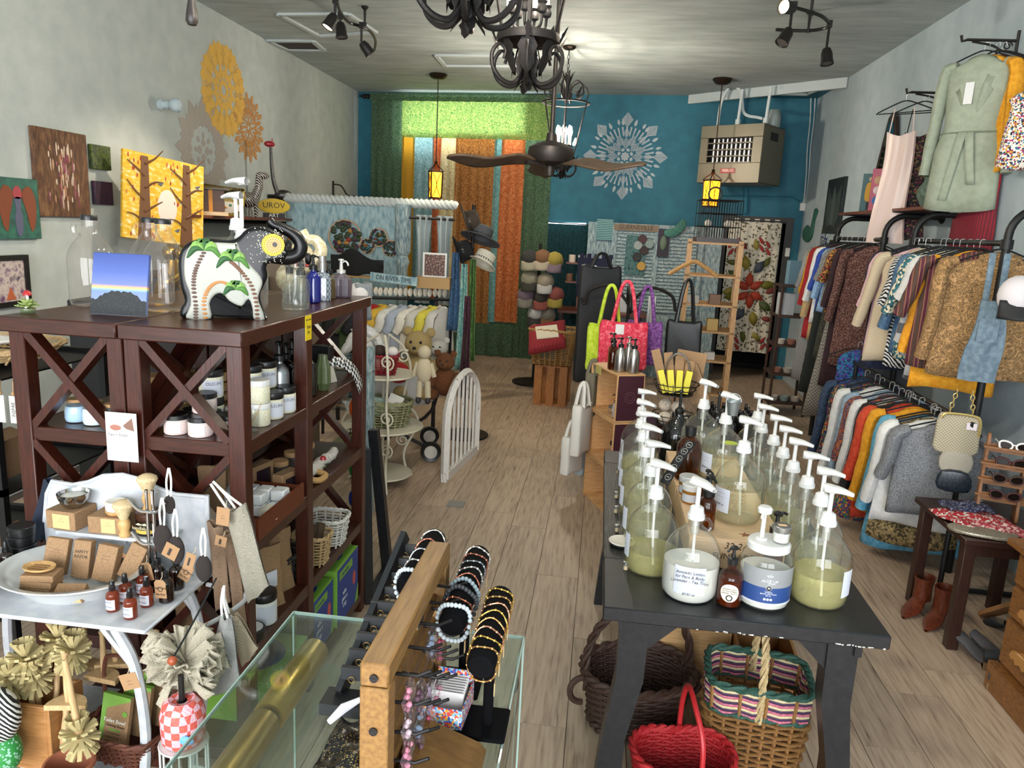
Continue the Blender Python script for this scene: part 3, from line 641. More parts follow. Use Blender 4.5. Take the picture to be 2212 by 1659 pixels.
# ---- aloe jar
t = thing('lotion_jar','wide clear pump jar of white lotion with grey and blue label','jar',(.528,2.085,T)); AR = .0735
B().lathe([(0,.003),(.06,0),(AR - .004,.008),(AR,.03),(AR,.135),(.068,.155),(.056,.166),(.055,.172)],32,close=False).o('jar_body',G_jug,t)
B().lathe([(0,.005),(.058,.004),(AR - .004,.012),(AR - .0025,.032),(AR - .0025,.108),(0,.114)],32,close=False).o('lotion',M_lot,t)
B().lathe([(.058,.168),(.06,.17),(.06,.186),(.054,.192),(0,.193)],32).o('lid',M_wpl,t)
al = patch(AR + .0008,-2.75,-.1,.078,.132,20).o('grey_label',mat('label grey','8d8f90',.5),t)
bl_ = patch(AR + .001,-2.75,-.1,.032,.078,20).o('blue_label',mat('label blue','27447e',.45),t); patch(AR + .0009,-2.75,-.1,.026,.0325,20).o('label_edge',mat('label paper','c9ccd6'),t)
aa = -1.62; r_ = AR + .0018; ps = lambda a,z: (r_ * cos(a),r_ * sin(a),z)
text('lettering','ALOE UP',.0115,flat('e8e8e8'),al,ps(aa,.099),(PI / 2,0,aa + PI / 2),depth=.0002); text('lettering','SPORT',.0065,flat('e8e8e8'),al,ps(aa + .08,.0915),(PI / 2,0,aa + PI / 2),depth=.0002)
for k in range(5):
 d = (k - 2) * .4; q = B(); c = V(ps(aa,.107)); e = V((-sin(aa),cos(aa),0)); q.add([c,c + e * (.004 * sin(d) * 3 + .0012) + V((0,0,.008)),c + e * .010 * sin(d) + V((0,0,.014 * cos(d))),c + e * (.004 * sin(d) * 3 - .0012) + V((0,0,.008))],[(0,1,2,3)]); q.o('aloe_leaf',flat('e8e8e8'),al,solid=.0003)
def disc(name,m,par,a,z,r,rr=None):
 c = V(ps(a,z)); e = V((-sin(a),cos(a),0)); B().add([c + e * r * cos(2 * PI * i / 14) + V((0,0,r * sin(2 * PI * i / 14))) for i in range(14)],[tuple(range(14))]).o(name,m,par,solid=.0004)
disc('badge',flat('e8e8e8'),bl_,aa,.078,.0085); r_ += .0006; disc('badge',flat('15161a'),bl_,aa,.078,.0072); r_ += .0004
text('lettering','50',.008,flat('f2f2f2'),bl_,ps(aa,.078),(PI / 2,0,aa + PI / 2),depth=.0002); r_ -= .001
for k,s in enumerate(('MINERAL','BROAD SPECTRUM','SPF 50')): text('lettering',s,.0052,flat('e4e8f2'),bl_,ps(aa,.066 - k * .0055),(PI / 2,0,aa + PI / 2),depth=.0002)
for k in (-1,0,1): disc('icon',flat('e4e8f2'),bl_,aa + k * .115,.044,.0038)
B().cyl((-.022,0,0),.016,.19,.2,14).o('pump_collar',M_wpl,t); B().cyl((-.022,0,0),.0065,.19,.275,10).o('pump_stem',M_wpl,t); B().lathe([(.0,.272),(.019,.273),(.021,.285),(.016,.291),(0,.292)],18,(-.022,0,0)).o('pump_head',M_wpl,t); B().bar((-.022,-.0,.275),(-.032,-.02,.262),.008,.008).o('spout',M_wpl,t)
sj = thing('sample_jar','small glass sample jar with metal lid on the lotion jar lid','jar',(.556,2.075,T + .1935))
B().lathe([(0,.001),(.021,0),(.024,.005),(.0245,.032),(.022,.038)],18,close=False).o('jar',G_jug,sj); B().lathe([(0,.003),(.021,.003),(.0225,.03),(0,.031)],16,close=False).o('cream',M_lot,sj); B().lathe([(.0255,.035),(.0262,.04),(.0262,.048),(.024,.05),(0,.0495)],20).o('lid',mat('brushed steel','a9a9a6',.3,.9),sj); B().box(-.012,-.006,.0497,.012,.006,.0502).o('sticker',flat('ddb98f'),sj)
# ---- amber bottles
G_amb = glass('amber glass',(.50,.24,.07),.9,.02,.18,'5a2c0c'); M_bk = mat('black plastic','121213',.35)
def pumphead(t,z,a,s=1,m=M_bk):
 B().lathe([(.016 * s,z),(.0165 * s,z + .016 * s),(.012 * s,z + .02 * s),(.006 * s,z + .021 * s),(.0045 * s,z + .045 * s),(.011 * s,z + .047 * s),(.012 * s,z + .054 * s),(.004 * s,z + .058 * s),(0,z + .058 * s)],14).o('pump',m,t)
 B().tube([V((0,0,z + .052 * s)),V((cos(a) * .02 * s,sin(a) * .02 * s,z + .051 * s)),V((cos(a) * .03 * s,sin(a) * .03 * s,z + .045 * s))],.004 * s,6).o('nozzle',m,t)
def bottle(name,label,x,y,z,R_,h,g,top,cat='bottle',group=None,liquid=None,a=-2.2,ps_=1,sh=None):
 t = thing(name,label,cat,(x,y,z),0,group); s = sh or .72
 B().lathe([(0,.002),(R_ * .85,0),(R_,R_ * .15),(R_,h * s),(R_ * .9,h * (s + .08)),(R_ * .55,h * (s + .17)),(R_ * .38,h * (s + .2)),(R_ * .38,h)],20,close=False).o('bottle_body',g,t)
 if liquid: B().lathe([(0,.004),(R_ * .82,.003),(R_ * .93,R_ * .2),(R_ * .93,h * liquid[1]),(0,h * liquid[1])],16,close=False).o('contents',liquid[0],t)
 if top == 'pump': pumphead(t,h * .97,a,ps_)
 elif top == 'cap': B().lathe([(R_ * .45,h * .93),(R_ * .47,h * 1.12),(0,h * 1.13)],14).o('cap',M_bk,t)
 elif top == 'spray': B().lathe([(R_ * .5,h * .92),(R_ * .52,h * 1.08),(R_ * .42,h * 1.1),(R_ * .4,h * 1.3),(R_ * .3,h * 1.34),(0,h * 1.34)],12).o('spray_cap',glass('smoke cap',(.35,.36,.38),.8,.05,.35,'25272a'),t)
 elif top == 'dropper': B().lathe([(R_ * .5,h * .92),(R_ * .5,h * 1.08),(R_ * .36,h * 1.1),(R_ * .32,h * 1.3),(R_ * .2,h * 1.38),(0,h * 1.39)],12).o('dropper',M_bk,t)
 return t
b1 = bottle('amber_pump_bottle','small amber pump bottle with round cream label at the table front',.427,2.05,T,.0345,.128,G_amb,'pump',liquid=(mat('amber lotion','8a4a12',.5),.62),a=-2.4,ps_=.95,sh=.66)
def rnd_label(t,R_,a,z,r,m,txt):
 B().grid(lambda u,v: V(((R_ + .0006) * cos(a + r * v * cos(2 * PI * u) / R_),(R_ + .0006) * sin(a + r * v * cos(2 * PI * u) / R_),z + r * v * sin(2 * PI * u))),20,3,True).o('round_label',m,t)
 for k,s in enumerate(txt): text('lettering',s,.006,flat('3d362e'),t,((R_ + .0012) * cos(a),(R_ + .0012) * sin(a),z + .013 - k * .0062),(PI / 2,0,a + PI / 2),depth=.0002)
rnd_label(b1,.0345,-1.75,.048,.027,mat('cream label','e6dccb',.7),('Avocado Lotion','for Face & Body','Lavender Tea Tree'))
q = B()
for i in range(12): a = 2 * PI * i / 12; q.box(-.0018,0,.006,.0018,.0006,.0095); q.tf(Matrix.Translation((.0358 * cos(-1.75),.0358 * sin(-1.75),.034)) @ Matrix.Rotation(-1.75 + PI / 2,4,'Z') @ Matrix.Rotation(a,4,'Y'),len(q.v) - 8)
q.o('label_seal',flat('26231f'),b1)
bottle('amber_pump_bottle','amber foaming bottle with black pump behind the lotion jug',.392,2.36,ZB,.028,.115,G_amb,'pump',a=-1.2,ps_=1.25,sh=.78)
bottle('amber_pump_bottle','amber foaming bottle with black pump behind the wide lotion jar',.585,2.245,T,.03,.155,G_amb,'pump',a=.6,ps_=1.25,sh=.8)
bottle('amber_pump_bottle','amber bottle with black pump beside the perforated bamboo basket',.41,2.53,ZB,.022,.1,G_amb,'pump',a=-1,ps_=.9)
bottle('amber_bottle','large amber apothecary bottle with black cap on the wine boxes',.382,2.86,ZB,.047,.19,G_amb,'cap',sh=.7)
for lab,x,y in (('nearer amber jar with white lid on the wine box',.372,2.60),('farther amber jar with white lid on the wine box',.37,2.69)):
 t = thing('amber_jar',lab,'jar',(x,y,ZB)); B().lathe([(0,.001),(.031,0),(.034,.005),(.034,.048),(.03,.052)],20).o('jar',mat('honey amber','9c6a2c',.25),t)
 patch(.0345,-2.9,-.6,.008,.036,10).o('paper_label',mat('label paper','c9ccd6'),t); B().lathe([(.0355,.048),(.036,.052),(.036,.066),(.033,.069),(0,.069)],22).o('lid',M_wpl,t)
# perforated bamboo basket
t = thing('bamboo_basket','small perforated bamboo basket of applicator sticks on the wine box','basket',(.475,2.60,ZB),.0); M_bam = mat('bamboo',pat=('noise',(6,6,40),[(.3,'b88a55'),(.7,'d0a671')]),rough=.55)
for sy in (-1,1):
 q = B(); 
 for i in range(13): q.box(-.075 + i * .012,sy * .037 - .002,0,-.07 + i * .012,sy * .037 + .002,.055)
 for j in range(5): q.box(-.076,sy * .037 - .0022,j * .013,.076,sy * .037 + .0022,j * .013 + .0065)
 q.o('side_panel',M_bam,t)
 q = B()
 for i in range(7): q.box(sy * .075 - .002,-.038 + i * .012,0,sy * .075 + .002,-.033 + i * .012,.055)
 for j in range(5): q.box(sy * .075 - .0022,-.038,j * .013,sy * .075 + .0022,.038,j * .013 + .0065)
 q.o('end_panel',M_bam,t)
B().box(-.075,-.037,0,.075,.037,.003).o('base',M_bam,t)
for i in range(8): B().bar((-.05 + i * .014,.01,.006),(-.04 + i * .014,-.012 + .004 * i,.066),.009,.003).o('applicator_stick',mat('birch stick','dbc199',.6),t)
# dark growler, blue bottle, mason jar, black jug
t = thing('dark_growler','black glass growler jug with ring handle and pump at the far table end','jug',(.395,3.4,T)); G_blk = mat('black glass','0b0b0c',.06,spec=.8)
B().lathe([(r * .95,z) for r,z in jprof],28,close=False).o('glass_body',G_blk,t); B().tube(spline([(.018,0,.22),(.04,0,.225),(.048,0,.2),(.04,0,.19)],4),.006,7).o('ring_handle',G_blk,t); B().lathe([(.021,.235),(.022,.25),(.012,.262),(.007,.264),(.006,.33),(.013,.334),(.006,.345),(0,.345)],14).o('pump',M_bk,t); B().tube([(0,0,.337),(-.03,-.02,.335),(-.04,-.026,.328)],.005,6).o('nozzle',M_bk,t)
t = thing('dark_growler','black glass jug half hidden behind the middle pump jugs','jug',(.57,3.42,T)); B().lathe([(r * .9,z) for r,z in jprof],28,close=False).o('glass_body',G_blk,t); B().lathe([(.021,.235),(.022,.25),(.012,.262),(.007,.264),(.006,.33),(.013,.334),(.006,.345),(0,.345)],14).o('pump',M_bk,t)
t = thing('art_glass_bottle','iridescent blue and purple glass bottle with black pump','bottle',(.385,2.95,ZB)); B().lathe([(0,0),(.04,.0),(.043,.02),(.04,.05),(.03,.075),(.014,.085),(.013,.1)],20).o('bottle_body',mat('iridescent glass',pat=('noise',22,[(.32,'4a1c44'),(.5,'1f5c78'),(.68,'4aa0b4')]),rough=.12,coat=.6),t); pumphead(t,.098,-2.5,1)
t = thing('mason_jar','glass mason jar of white pellets with yellow label on its lid','jar',(.615,3.3,T))
B().lathe([(0,.002),(.045,0),(.05,.008),(.05,.1),(.042,.115),(.041,.125)],24,close=False).o('jar_body',G_jug,t); B().lathe([(.044,.12),(.0445,.138),(.042,.14),(0,.14)],24).o('lid',MATS['brushed steel'],t); B().lathe([(0,.1405),(.034,.1405),(.034,.141),(0,.141)],20).o('lid_label',flat('c8d820'),t)
q = B(); rr = random.Random(2)
for i in range(34): q.ell((rr.uniform(-.032,.032),rr.uniform(-.032,.032),.01 + .0024 * i),.011,.011,.009,7,4)
q.o('pellets',M_lot,t)['kind'] = 'stuff'
# black strap with badges
t = thing('badge_strap','black strap printed with white badge outlines leaning on the jugs','strap',(0,0,0)); p0,p1 = V((.285,2.62,T + .30)),V((.365,2.80,T + .33)); p1 = V((.375,2.74,T + .285)); p0 = V((.272,2.585,T + .165))
d = (p1 - p0); s_ = V((.02,-.012,-.004)); B().grid(lambda u,v: p0 + d * v + s_ * (u - .5) * 1.5 + V((0,0,.012 * sin(v * PI))),2,8).o('strap',mat('black card','121212',.7),t,solid=.0015)
for k in range(5):
 c = p0 + d * (.12 + k * .19) + V((0,-.002,.002 + .012 * sin((.12 + k * .19) * PI))); q = B(); e = d.normalized() * .0145; f_ = s_.normalized() * .011
 q.tube([c + e * cos(2 * PI * i / 8) + f_ * sin(2 * PI * i / 8) for i in range(8)],.0006,4,True); q.bar(c - f_ * .5,c + f_ * .5,.003,.001); q.o('badge',flat('d8d8d4'),t)
# sample vials along the left edge and the lid dish
for k,(px,py) in enumerate(((1335,1018),(1331,1072),(1330,1104),(1332,1145),(1351,1227))):
 p = W(px,py + 4,z=T); t = thing('sample_vial',f'{("farthest", "second farthest", "middle", "second nearest", "nearest")[k]} tiny glass scent vial at the left table edge','vial',(p.x,p.y,T),0,'scent vials on the table edge')
 B().lathe([(0,.001),(.008,0),(.0085,.003),(.0085,.016),(.0065,.019)],12,close=False).o('vial_body',G_jug,t); B().lathe([(0,.002),(.007,.002),(.007,.012),(0,.012)],10,close=False).o('scent_oil',mat('scent oil','c7b08a',.3),t); B().lathe([(.0075,.018),(.008,.027),(0,.028)],12).o('cap',mat('bright silver','cfcfcd',.25,.9),t)
p = W(1343,1178,z=T); t = thing('shallow_jar_lid','black jar with a cream scalloped lid near the left table edge','jar',(p.x + .0,p.y,T)); B().lathe([(0,0),(.038,0),(.04,.003),(.04,.012)],24).o('base',M_bk,t); B().lathe([(0,.015),(.036,.014),(.044,.019),(.045,.017),(.041,.012),(0,.0122)],28).o('lid',mat('cream enamel','e4ddd0',.4),t)
# ================================================================ BASKETS AND CRATES UNDER AND BEHIND THE TABLE
def wicker(name,c1,c2): return mat(name,pat=('noise',30,[(.3,c1),(.7,c2)]),rough=.6,bump=(200,.3))
def sup(n,sx,sy):
 def f(a):
  c,s = cos(a),sin(a); r = (abs(c) ** n + abs(s) ** n) ** (-1 / n); return (r * c * sx,r * s * sy)
 return f
def weave(shape,z0,z1,rows,stakes,r,flare=lambda v: 1,d=None,nst=6,flatw=1.0):
 b = B(); d = d if d is not None else r * .7; n = stakes * 2
 for j in range(rows):
  v = (j + .5) / rows; k = flare(v); q = []
  for i in range(n):
   a = 2 * PI * i / n; x,y = shape(a); l = math.hypot(x,y); o = d * (1 if (i // 2 + j) % 2 else -1) if i % 2 == 0 else 0
   o = d * (1 if ((i // 2) + j) % 2 else -1) * (1 if i % 2 == 0 else 0)
   q.append(V((x * k + x / l * o,y * k + y / l * o,z0 + (z1 - z0) * v)))
  b.tube(q,r,nst,True,flatw)
 return b
def stakesB(shape,z0,z1,stakes,r,flare=lambda v: 1):
 b = B()
 for i in range(stakes):
  x,y = shape(2 * PI * 2 * i / (2 * stakes)); b.tube([V((x * flare(v),y * flare(v),z0 + (z1 - z0) * v)) for v in (0,.33,.66,1)],r,5)
 return b
def rimB(shape,z,r,k=1,n=40,braid=2,dz=lambda a: 0):
 b = B()
 for s in range(braid):
  b.tube([V((shape(a)[0] * k + r * .7 * cos(a * 12 + s * PI) * cos(a),shape(a)[1] * k + r * .7 * cos(a * 12 + s * PI) * sin(a),z + dz(a) + r * .8 * sin(a * 12 + s * PI))) for a in [2 * PI * i / (n * 2) for i in range(n * 2)]],r,5,True)
 return b
def twist(pts,r,strands=3,turns=7):
 b = B(); P = spline(pts,8); m = len(P)
 for s in range(strands):
  q = []
  for i,p in enumerate(P):
   t = (P[min(i + 1,m - 1)] - P[max(i - 1,0)]).normalized(); u = t.cross(V((0,1,0)));
   if u.length < .1: u = t.cross(V((1,0,0)))
   u.normalize(); w = t.cross(u); a = 2 * PI * (turns * i / m + s / strands); q.append(p + (u * cos(a) + w * sin(a)) * r * .75)
  b.tube(q,r * .62,5)
 return b
# red heart basket
t = thing('heart_basket','bright red heart-shaped wicker basket with arched handle under the table','basket',(.357,2.145,0),.15)
def heart(a):
 a2 = a - PI / 2; r = .125 * (1.12 - .38 * abs(cos(a2 / 2)) ** 14 - .06 * sin(a * 1) ) ; return (r * cos(a) * 1.12,r * sin(a) * 1.05)
M_red = wicker('red wicker','8f0f12','c4232b'); fl_ = lambda v: .78 + .22 * v
weave(heart,.012,.2,17,26,.0062,fl_).o('weave',M_red,t); stakesB(heart,0,.21,26,.0045,fl_).o('stakes',M_red,t); rimB(heart,.205,.008,1.02).o('rim',M_red,t)
B().tube(spline([(.02,.11,.17),(.02,.105,.3),(.02,.06,.385),(.02,-.03,.37),(.03,-.1,.3),(.03,-.125,.19)],6),.0085,8).o('handle',mat('red cane','b8262b',.4),t)
q = B()
for j in range(9):
 k = .1 + .09 * j
 q.tube([V((heart(2 * PI * i / 52)[0] * k * .78,heart(2 * PI * i / 52)[1] * k * .78,.008 + .003 * ((i // 2 + j) % 2))) for i in range(52)],.006,5,True)
q.o('woven_base',M_red,t)
# rectangular colourful basket
t = thing('square_basket','rectangular woven basket with green rim, pink and purple band and twisted handle','basket',(.615,2.36,0),-.1)
sq = sup(5,.165,.125); f2 = lambda v: .86 + .14 * v; M_bw = wicker('brown splint','7a5230','a3763f'); M_gn = wicker('green reed','1f3d33','356052')
b = weave(sq,.008,.27,13,26,.0105,f2,.006,6,.45); b.o('brown_weave',M_bw,t)
stakesB(sq,0,.36,26,.006,f2).o('stakes',M_bw,t)
for j in range(9):
 v = .278 + j * .0095; k = f2(v / .36); q = weave(sq,v - .005,v + .005,1,26,.005,lambda _: k,.006)
 q.o('colour_strand',wicker(*(('pink reed','b04a62','d68498'),('purple reed','2e1c3c','4b2d55'),('cream reed','c9b78a','ddd0a8'))[j % 3]),t)
rimB(sq,.37,.0085,1.0,48).o('rim',M_gn,t); rimB(sq,.272,.006,.97,48).o('band_edge',M_gn,t)
twist([(0,-.122,.26),(0,-.127,.4),(0,-.1,.5),(0,-.03,.555),(0,.04,.552),(0,.1,.5),(0,.122,.4),(0,.12,.3)],.0105).o('twisted_handle',wicker('pale cane','a88d5f','d0b98c'),t)
# dark oval basket
t = thing('oval_basket','dark brown oval twig basket with arched handle and blue tag under the table','basket',(.235,2.55,0),.3)
ov = sup(2.2,.20,.165); M_dw = wicker('dark twig','2d1b14','4a2f22'); f3 = lambda v: .8 + .2 * v
weave(ov,.01,.21,15,28,.0068,f3).o('weave',M_dw,t); stakesB(ov,0,.22,28,.005,f3).o('stakes',M_dw,t); rimB(ov,.215,.011,1.02).o('rim',M_dw,t); rimB(ov,.02,.011,.84).o('foot_rim',M_dw,t)
twist([(.19,0,.14),(.2,0,.27),(.15,.0,.4),(.05,.0,.46),(-.06,0,.46),(-.16,0,.39),(-.2,0,.27),(-.19,0,.14)],.013,3,6).o('handle',M_dw,t)
for s in (-1,1): B().tube(arc((s * .205,0,.14),.05,PI / 2 if s < 0 else -PI / 2,PI * 1.5 if s < 0 else PI / 2,10,'xz'),.012,7).o('side_ear',M_dw,t)
B().add([(.04,-.02,.452),(.062,-.03,.44),(.064,-.035,.40),(.052,-.03,.392),(.036,-.024,.402)],[(0,1,2,3,4)]).o('price_tag',flat('5fa3d8'),t,solid=.001)
# standing wine crates under the table
M_pn2 = mat('pine board',pat=('noise',(3,3,40),[(.3,'b98a58'),(.7,'d3aa78')]),rough=.6,bump=((3,3,40),.15)); M_pn3 = mat('oak strip',pat=('noise',(20,20,3),[(.3,'8f6237'),(.7,'ad7d4c')]),rough=.6)
def crate(label,x,y,z,w,d,h,rz=0,open_face=None,mats=None,text_=None,name='wine_crate',th=.012):
 t = thing(name,label,'crate',(x,y,z),rz); m = mats or M_pn2
 parts = dict(bottom=(0,0,0,w,d,th),top=(0,0,h - th,w,d,h),left=(0,0,th,th,d,h - th),right=(w - th,0,th,w,d,h - th),back=(th,d - th,th,w - th,d,h - th),front=(th,0,th,w - th,th,h - th))
 for k,bb in parts.items():
  if k != open_face: B().box(*bb).o(k + '_panel',m,t,bevel=.0015)
 return t
t = crate('pine wine crate with burnt logo standing under the table behind the baskets',.31,2.74,0,.29,.17,.56)
text('lettering','VÉRITÉ',.034,flat('4a3522'),t,(.15,-.0008,.38)); B().prism([(.115,.47),(.125,.472),(.15,.425),(.175,.472),(.185,.47),(.152,.408),(.148,.408)],-.001,0).o('burnt_logo',flat('4a3522'),t); B().prism([(.15,.445),(.143,.46),(.15,.485),(.157,.46)],-.001,0).o('burnt_logo',flat('4a3522'),t)
crate('reddish wooden crate on the floor behind the colourful basket',.60,2.62,0,.22,.3,.3,-.05,'top',M_pn3)
# ---- tower of three wine crates left of the table (open side to the left)
CO = V((.14,4.6,0)); CT = .41; cwx = lambda a,b: CO.x + a * cos(CT) - b * sin(CT); cwy = lambda a,b: CO.y + a * sin(CT) + b * cos(CT)
M_burg = mat('burgundy print','3d1522',.6)
for k,lab in enumerate(('bottom','middle','top')):
 t = thing('wine_crate',f'{lab} pine wine crate with burgundy end in the stacked tower','crate',(CO.x,CO.y,k * .31),CT,'stacked wine crates'); w,d,h = .19,.42,.308
 for nm,bb in dict(bottom_panel=(0,0,0,w,d,.012),top_panel=(0,0,h - .012,w,d,h),far_panel=(0,d - .012,.012,w,d,h - .012),near_panel=(0,0,.012,w,.012,h - .012),back_panel=(w - .012,.012,.012,w,d - .012,h - .012)).items(): B().box(*bb).o(nm,M_pn2,t,bevel=.0015)
 B().box(.008,-.0012,.012,w - .008,0,h - .01).o('printed_end',M_burg,t)
 if k == 2:
  q = B(); q.tube(arc((.095,-.0015,.16),.035,0,2 * PI,20)[:-1],.0008,4,True); q.tube(arc((.095,-.0015,.16),.02,0,2 * PI,14)[:-1],.0006,4,True); q.o('seal_print',flat('7d5a5f'),t)
# yellow sign on top crate, bottles in crates
tag(B().box(0,0,0,.09,.002,.055).o('shelf_sign',mat('olive card','b5a860',.7),None,(cwx(-.004,.34),cwy(-.004,.34),.875),CT - PI / 2),'olive yellow paper sign on the top corner of the crate tower','sign')
G_clr = glass('clear bottle glass',(.96,.97,.96),.9,.02,.04,'cfd4cf')
bottle('pump_bottle','grey lotion bottle with black pump in the top crate',cwx(.04,.07),cwy(.04,.07),.634,.024,.1,mat('grey plastic','a19a94',.5),'pump',a=2.8,sh=.82)
t = thing('tin_jar','glass jar with silver lid in the top crate','jar',(cwx(.06,.16),cwy(.06,.16),.634)); B().lathe([(0,0),(.03,0),(.031,.04),(.028,.045)],18,close=False).o('jar',G_clr,t); B().lathe([(.031,.043),(.032,.058),(0,.059)],18).o('lid',MATS['brushed steel'],t)
bottle('clear_bottle','clear glass bottle with black cap in the middle crate, nearer',cwx(.045,.1),cwy(.045,.1),.324,.03,.13,G_clr,'cap')
bottle('clear_bottle','clear glass bottle with black cap in the middle crate, farther',cwx(.13,.2),cwy(.13,.2),.324,.03,.13,G_clr,'cap')
bottle('clear_bottle','clear glass pump bottle in the bottom crate',cwx(.055,.1),cwy(.055,.1),.014,.036,.13,G_clr,'pump',a=2.6)
# bottles on top of the tower
M_ss = mat('brushed stainless','b3aea8',.28,.95)
for lab,dx,dy in (('left',.055,.1),('right',.125,.05)):
 t = thing('steel_pump_bottle',f'{lab} brushed steel pump bottle on the crate tower','bottle',(cwx(dx,dy),cwy(dx,dy),.930)); B().lathe([(0,0),(.034,0),(.036,.01),(.036,.09),(.03,.13),(.016,.15),(.015,.155)],22).o('bottle_body',M_ss,t); pumphead(t,.153,2.6,1.1)
t = thing('steel_pump_bottle','steel pump bottle standing behind the other two on the crate tower','bottle',(cwx(.13,.14),cwy(.13,.14),.930)); B().lathe([(0,0),(.034,0),(.036,.01),(.036,.09),(.03,.13),(.016,.15),(.015,.155)],22).o('bottle_body',M_ss,t); pumphead(t,.153,2.6,1.1,M_ss)
bottle('amber_pump_bottle','dark amber pump bottle at the left of the crate tower top',cwx(.035,.17),cwy(.035,.17),.93,.03,.15,G_amb,'pump',a=2.6)
bottle('amber_pump_bottle','tall dark amber pump bottle behind the steel ones on the crate tower',cwx(.07,.25),cwy(.07,.25),.93,.03,.16,G_amb,'pump',a=2.4,ps_=1.2)
# ================================================================ BROWN X-BRACED SHELF UNITS (back to back)
M_mah = mat('mahogany stain',pat=('noise',(30,30,2.5),[(.3,'2e120b'),(.7,'471e12')]),rough=.32,bump=((30,30,2.5),.05)); M_mahd = mat('mahogany shelf',pat=('noise',(3,26,20),[(.3,'2d140d'),(.7,'432015')]),rough=.3)
SY0,SYM,SY1 = 2.0,2.5,3.15; SZ = (1.465,1.13,.80,.45,.10); PO = .05
def shelf_unit(label,x0,x1):
 t = thing('shelf_unit',label,'shelf',(0,0,0),0,'X-braced shelf units')
 for yy in (SY0,SYM - PO / 2,SY1 - PO):
  for xx in (x0,x1 - PO): B().box(xx,yy,0,xx + PO,yy + PO,SZ[0] - .045).o('post',M_mah,t,bevel=.003)
 B().box(x0 - (.012 if 'left' in label else 0),SY0 - .025,SZ[0] - .045,x1 + (.012 if 'right' in label else 0),SY1 + .02,SZ[0]).o('top_board',M_mahd,t,bevel=.004)
 for z in SZ[1:]: B().box(x0 + .005,SY0 + .006,z - .045,x1 - .003,SY1 - .006,z).o('shelf_board',M_mahd,t,bevel=.003)
 hs = [(SZ[i + 1],SZ[i] - .045) for i in range(4)]
 for za,zb in hs[:3]:
  for yy in (SY0 + .025,SY1 - .025):
   for s in (0,1):
    B().bar((x0 + PO,yy - s * .004,zb if s else za),(x1 - PO,yy - s * .004,za if s else zb),.024,.04,(0,1,0)).o('cross_brace',M_mah,t)
  xb = x0 + .02 if 'right' in label else x1 - .02
  for ya,yb in ((SY0 + PO,SYM - .025),(SYM + .025,SY1 - PO)):
   for s in (0,1):
    B().bar((xb - s * .004,ya,zb if s else za),(xb - s * .004,yb,za if s else zb),.024,.04,(1,0,0)).o('cross_brace',M_mah,t)
 return t
SXL,SXM,SXR = -1.725,-1.365,-1.0
shelf_unit('right of the two dark wood X-braced shelf units, facing the aisle',SXM + .002,SXR)
shelf_unit('left of the two dark wood X-braced shelf units, facing the grey wall',SXL,SXM - .002)
# notice hung on the end and the yellow flyer
t = thing('paper_notice','white printed tips notice taped to the end posts of the shelves','notice',(SXM + .0,SY0 - .026,1.09)); wd_,ht_ = .098,.148
B().box(-wd_ / 2,-.001,-ht_ / 2 + .04,wd_ / 2,0,ht_ / 2 + .04).o('sheet',mat('white paper','cfcfcd',.8),t)
text('lettering','Tips + Tricks',.0115,flat('5b5b5b'),t,(-.043,-.0014,.046),al='LEFT',depth=.0002)
for k in range(8): B().box(-.043,-.0013,.036 - k * .006,-.043 + (.035 if k % 3 else .042),-.001,.0372 - k * .006).o('print_line',flat('9a9a9a'),t)
for k in range(3): B().box(-.043,-.0013,-.016 - k * .005,.01 - k * .006,-.001,-.0149 - k * .005).o('print_line',flat('9a9a9a'),t)
B().ell((-.018,-.0012,.068),.018,.0006,.009,12,6).o('picture_stone',flat('a06a5a'),t); B().prism([(.005,.075),(.035,.1),(.04,.06),(.015,.066)],-.0014,-.001).o('picture_stone',flat('7d5b4c'),t); B().prism([(.0,-.034),(.049,-.02),(.049,-.034)],-.0013,-.001).o('corner_print',flat('b9bcc0'),t)
t = thing('yellow_flyer','small yellow flyer hanging from the top edge of the right shelf','flyer',(SXR + .0125,2.455,1.46),PI / 2); B().box(-.026,-.002,-.085,.026,0,0).o('card',mat('yellow card','d9bd12',.6),t)
text('lettering','SEW A FAIR',.0085,flat('4c4108'),t,(0,-.0024,-.015),depth=.0002); text('lettering',"Yarist\nAcy",.019,flat('2e2806'),t,(0,-.0024,-.048),depth=.0002,sh=.2,sx=.8)
# ---------------------------------------------------------------- on top
TZ = SZ[0] + .001
G_gro = glass('growler glass',(.965,.955,.95),.95,.015,.03,'c9bdb4')
gp = [(0,.004),(.05,0),(.066,.006),(.071,.02),(.072,.15),(.068,.175),(.055,.2),(.036,.225),(.025,.245),(.0225,.262),(.0225,.285)]
def growler(label,x,y):
 t = thing('clear_growler',label,'jug',(x,y,TZ),0,'clear empty growlers'); B().lathe(gp,28,close=False).o('glass_body',G_gro,t)
 B().tube(spline([(-.022,0,.265),(-.045,0,.27),(-.058,0,.25),(-.05,0,.228),(-.035,0,.225)],4),.008,8).o('ring_handle',G_gro,t); B().lathe([(.0245,.278),(.025,.292),(.0235,.295),(0,.295)],20).o('cap',M_bk,t); return t
growler('empty clear glass growler with black cap, leftmost on the shelf top',-1.66,2.3); growler('empty clear glass growler with black cap, middle one behind the rainbow canvas',-1.535,2.43); growler('empty clear glass growler with black cap beside the black elephant',-1.40,2.29)
t = thing('rainbow_canvas','small canvas print of a rainbow cloud over dark trees','canvas',(-1.455,2.13,TZ),.06,rot=(-.2,0,.06)); cw,ch = .175,.188
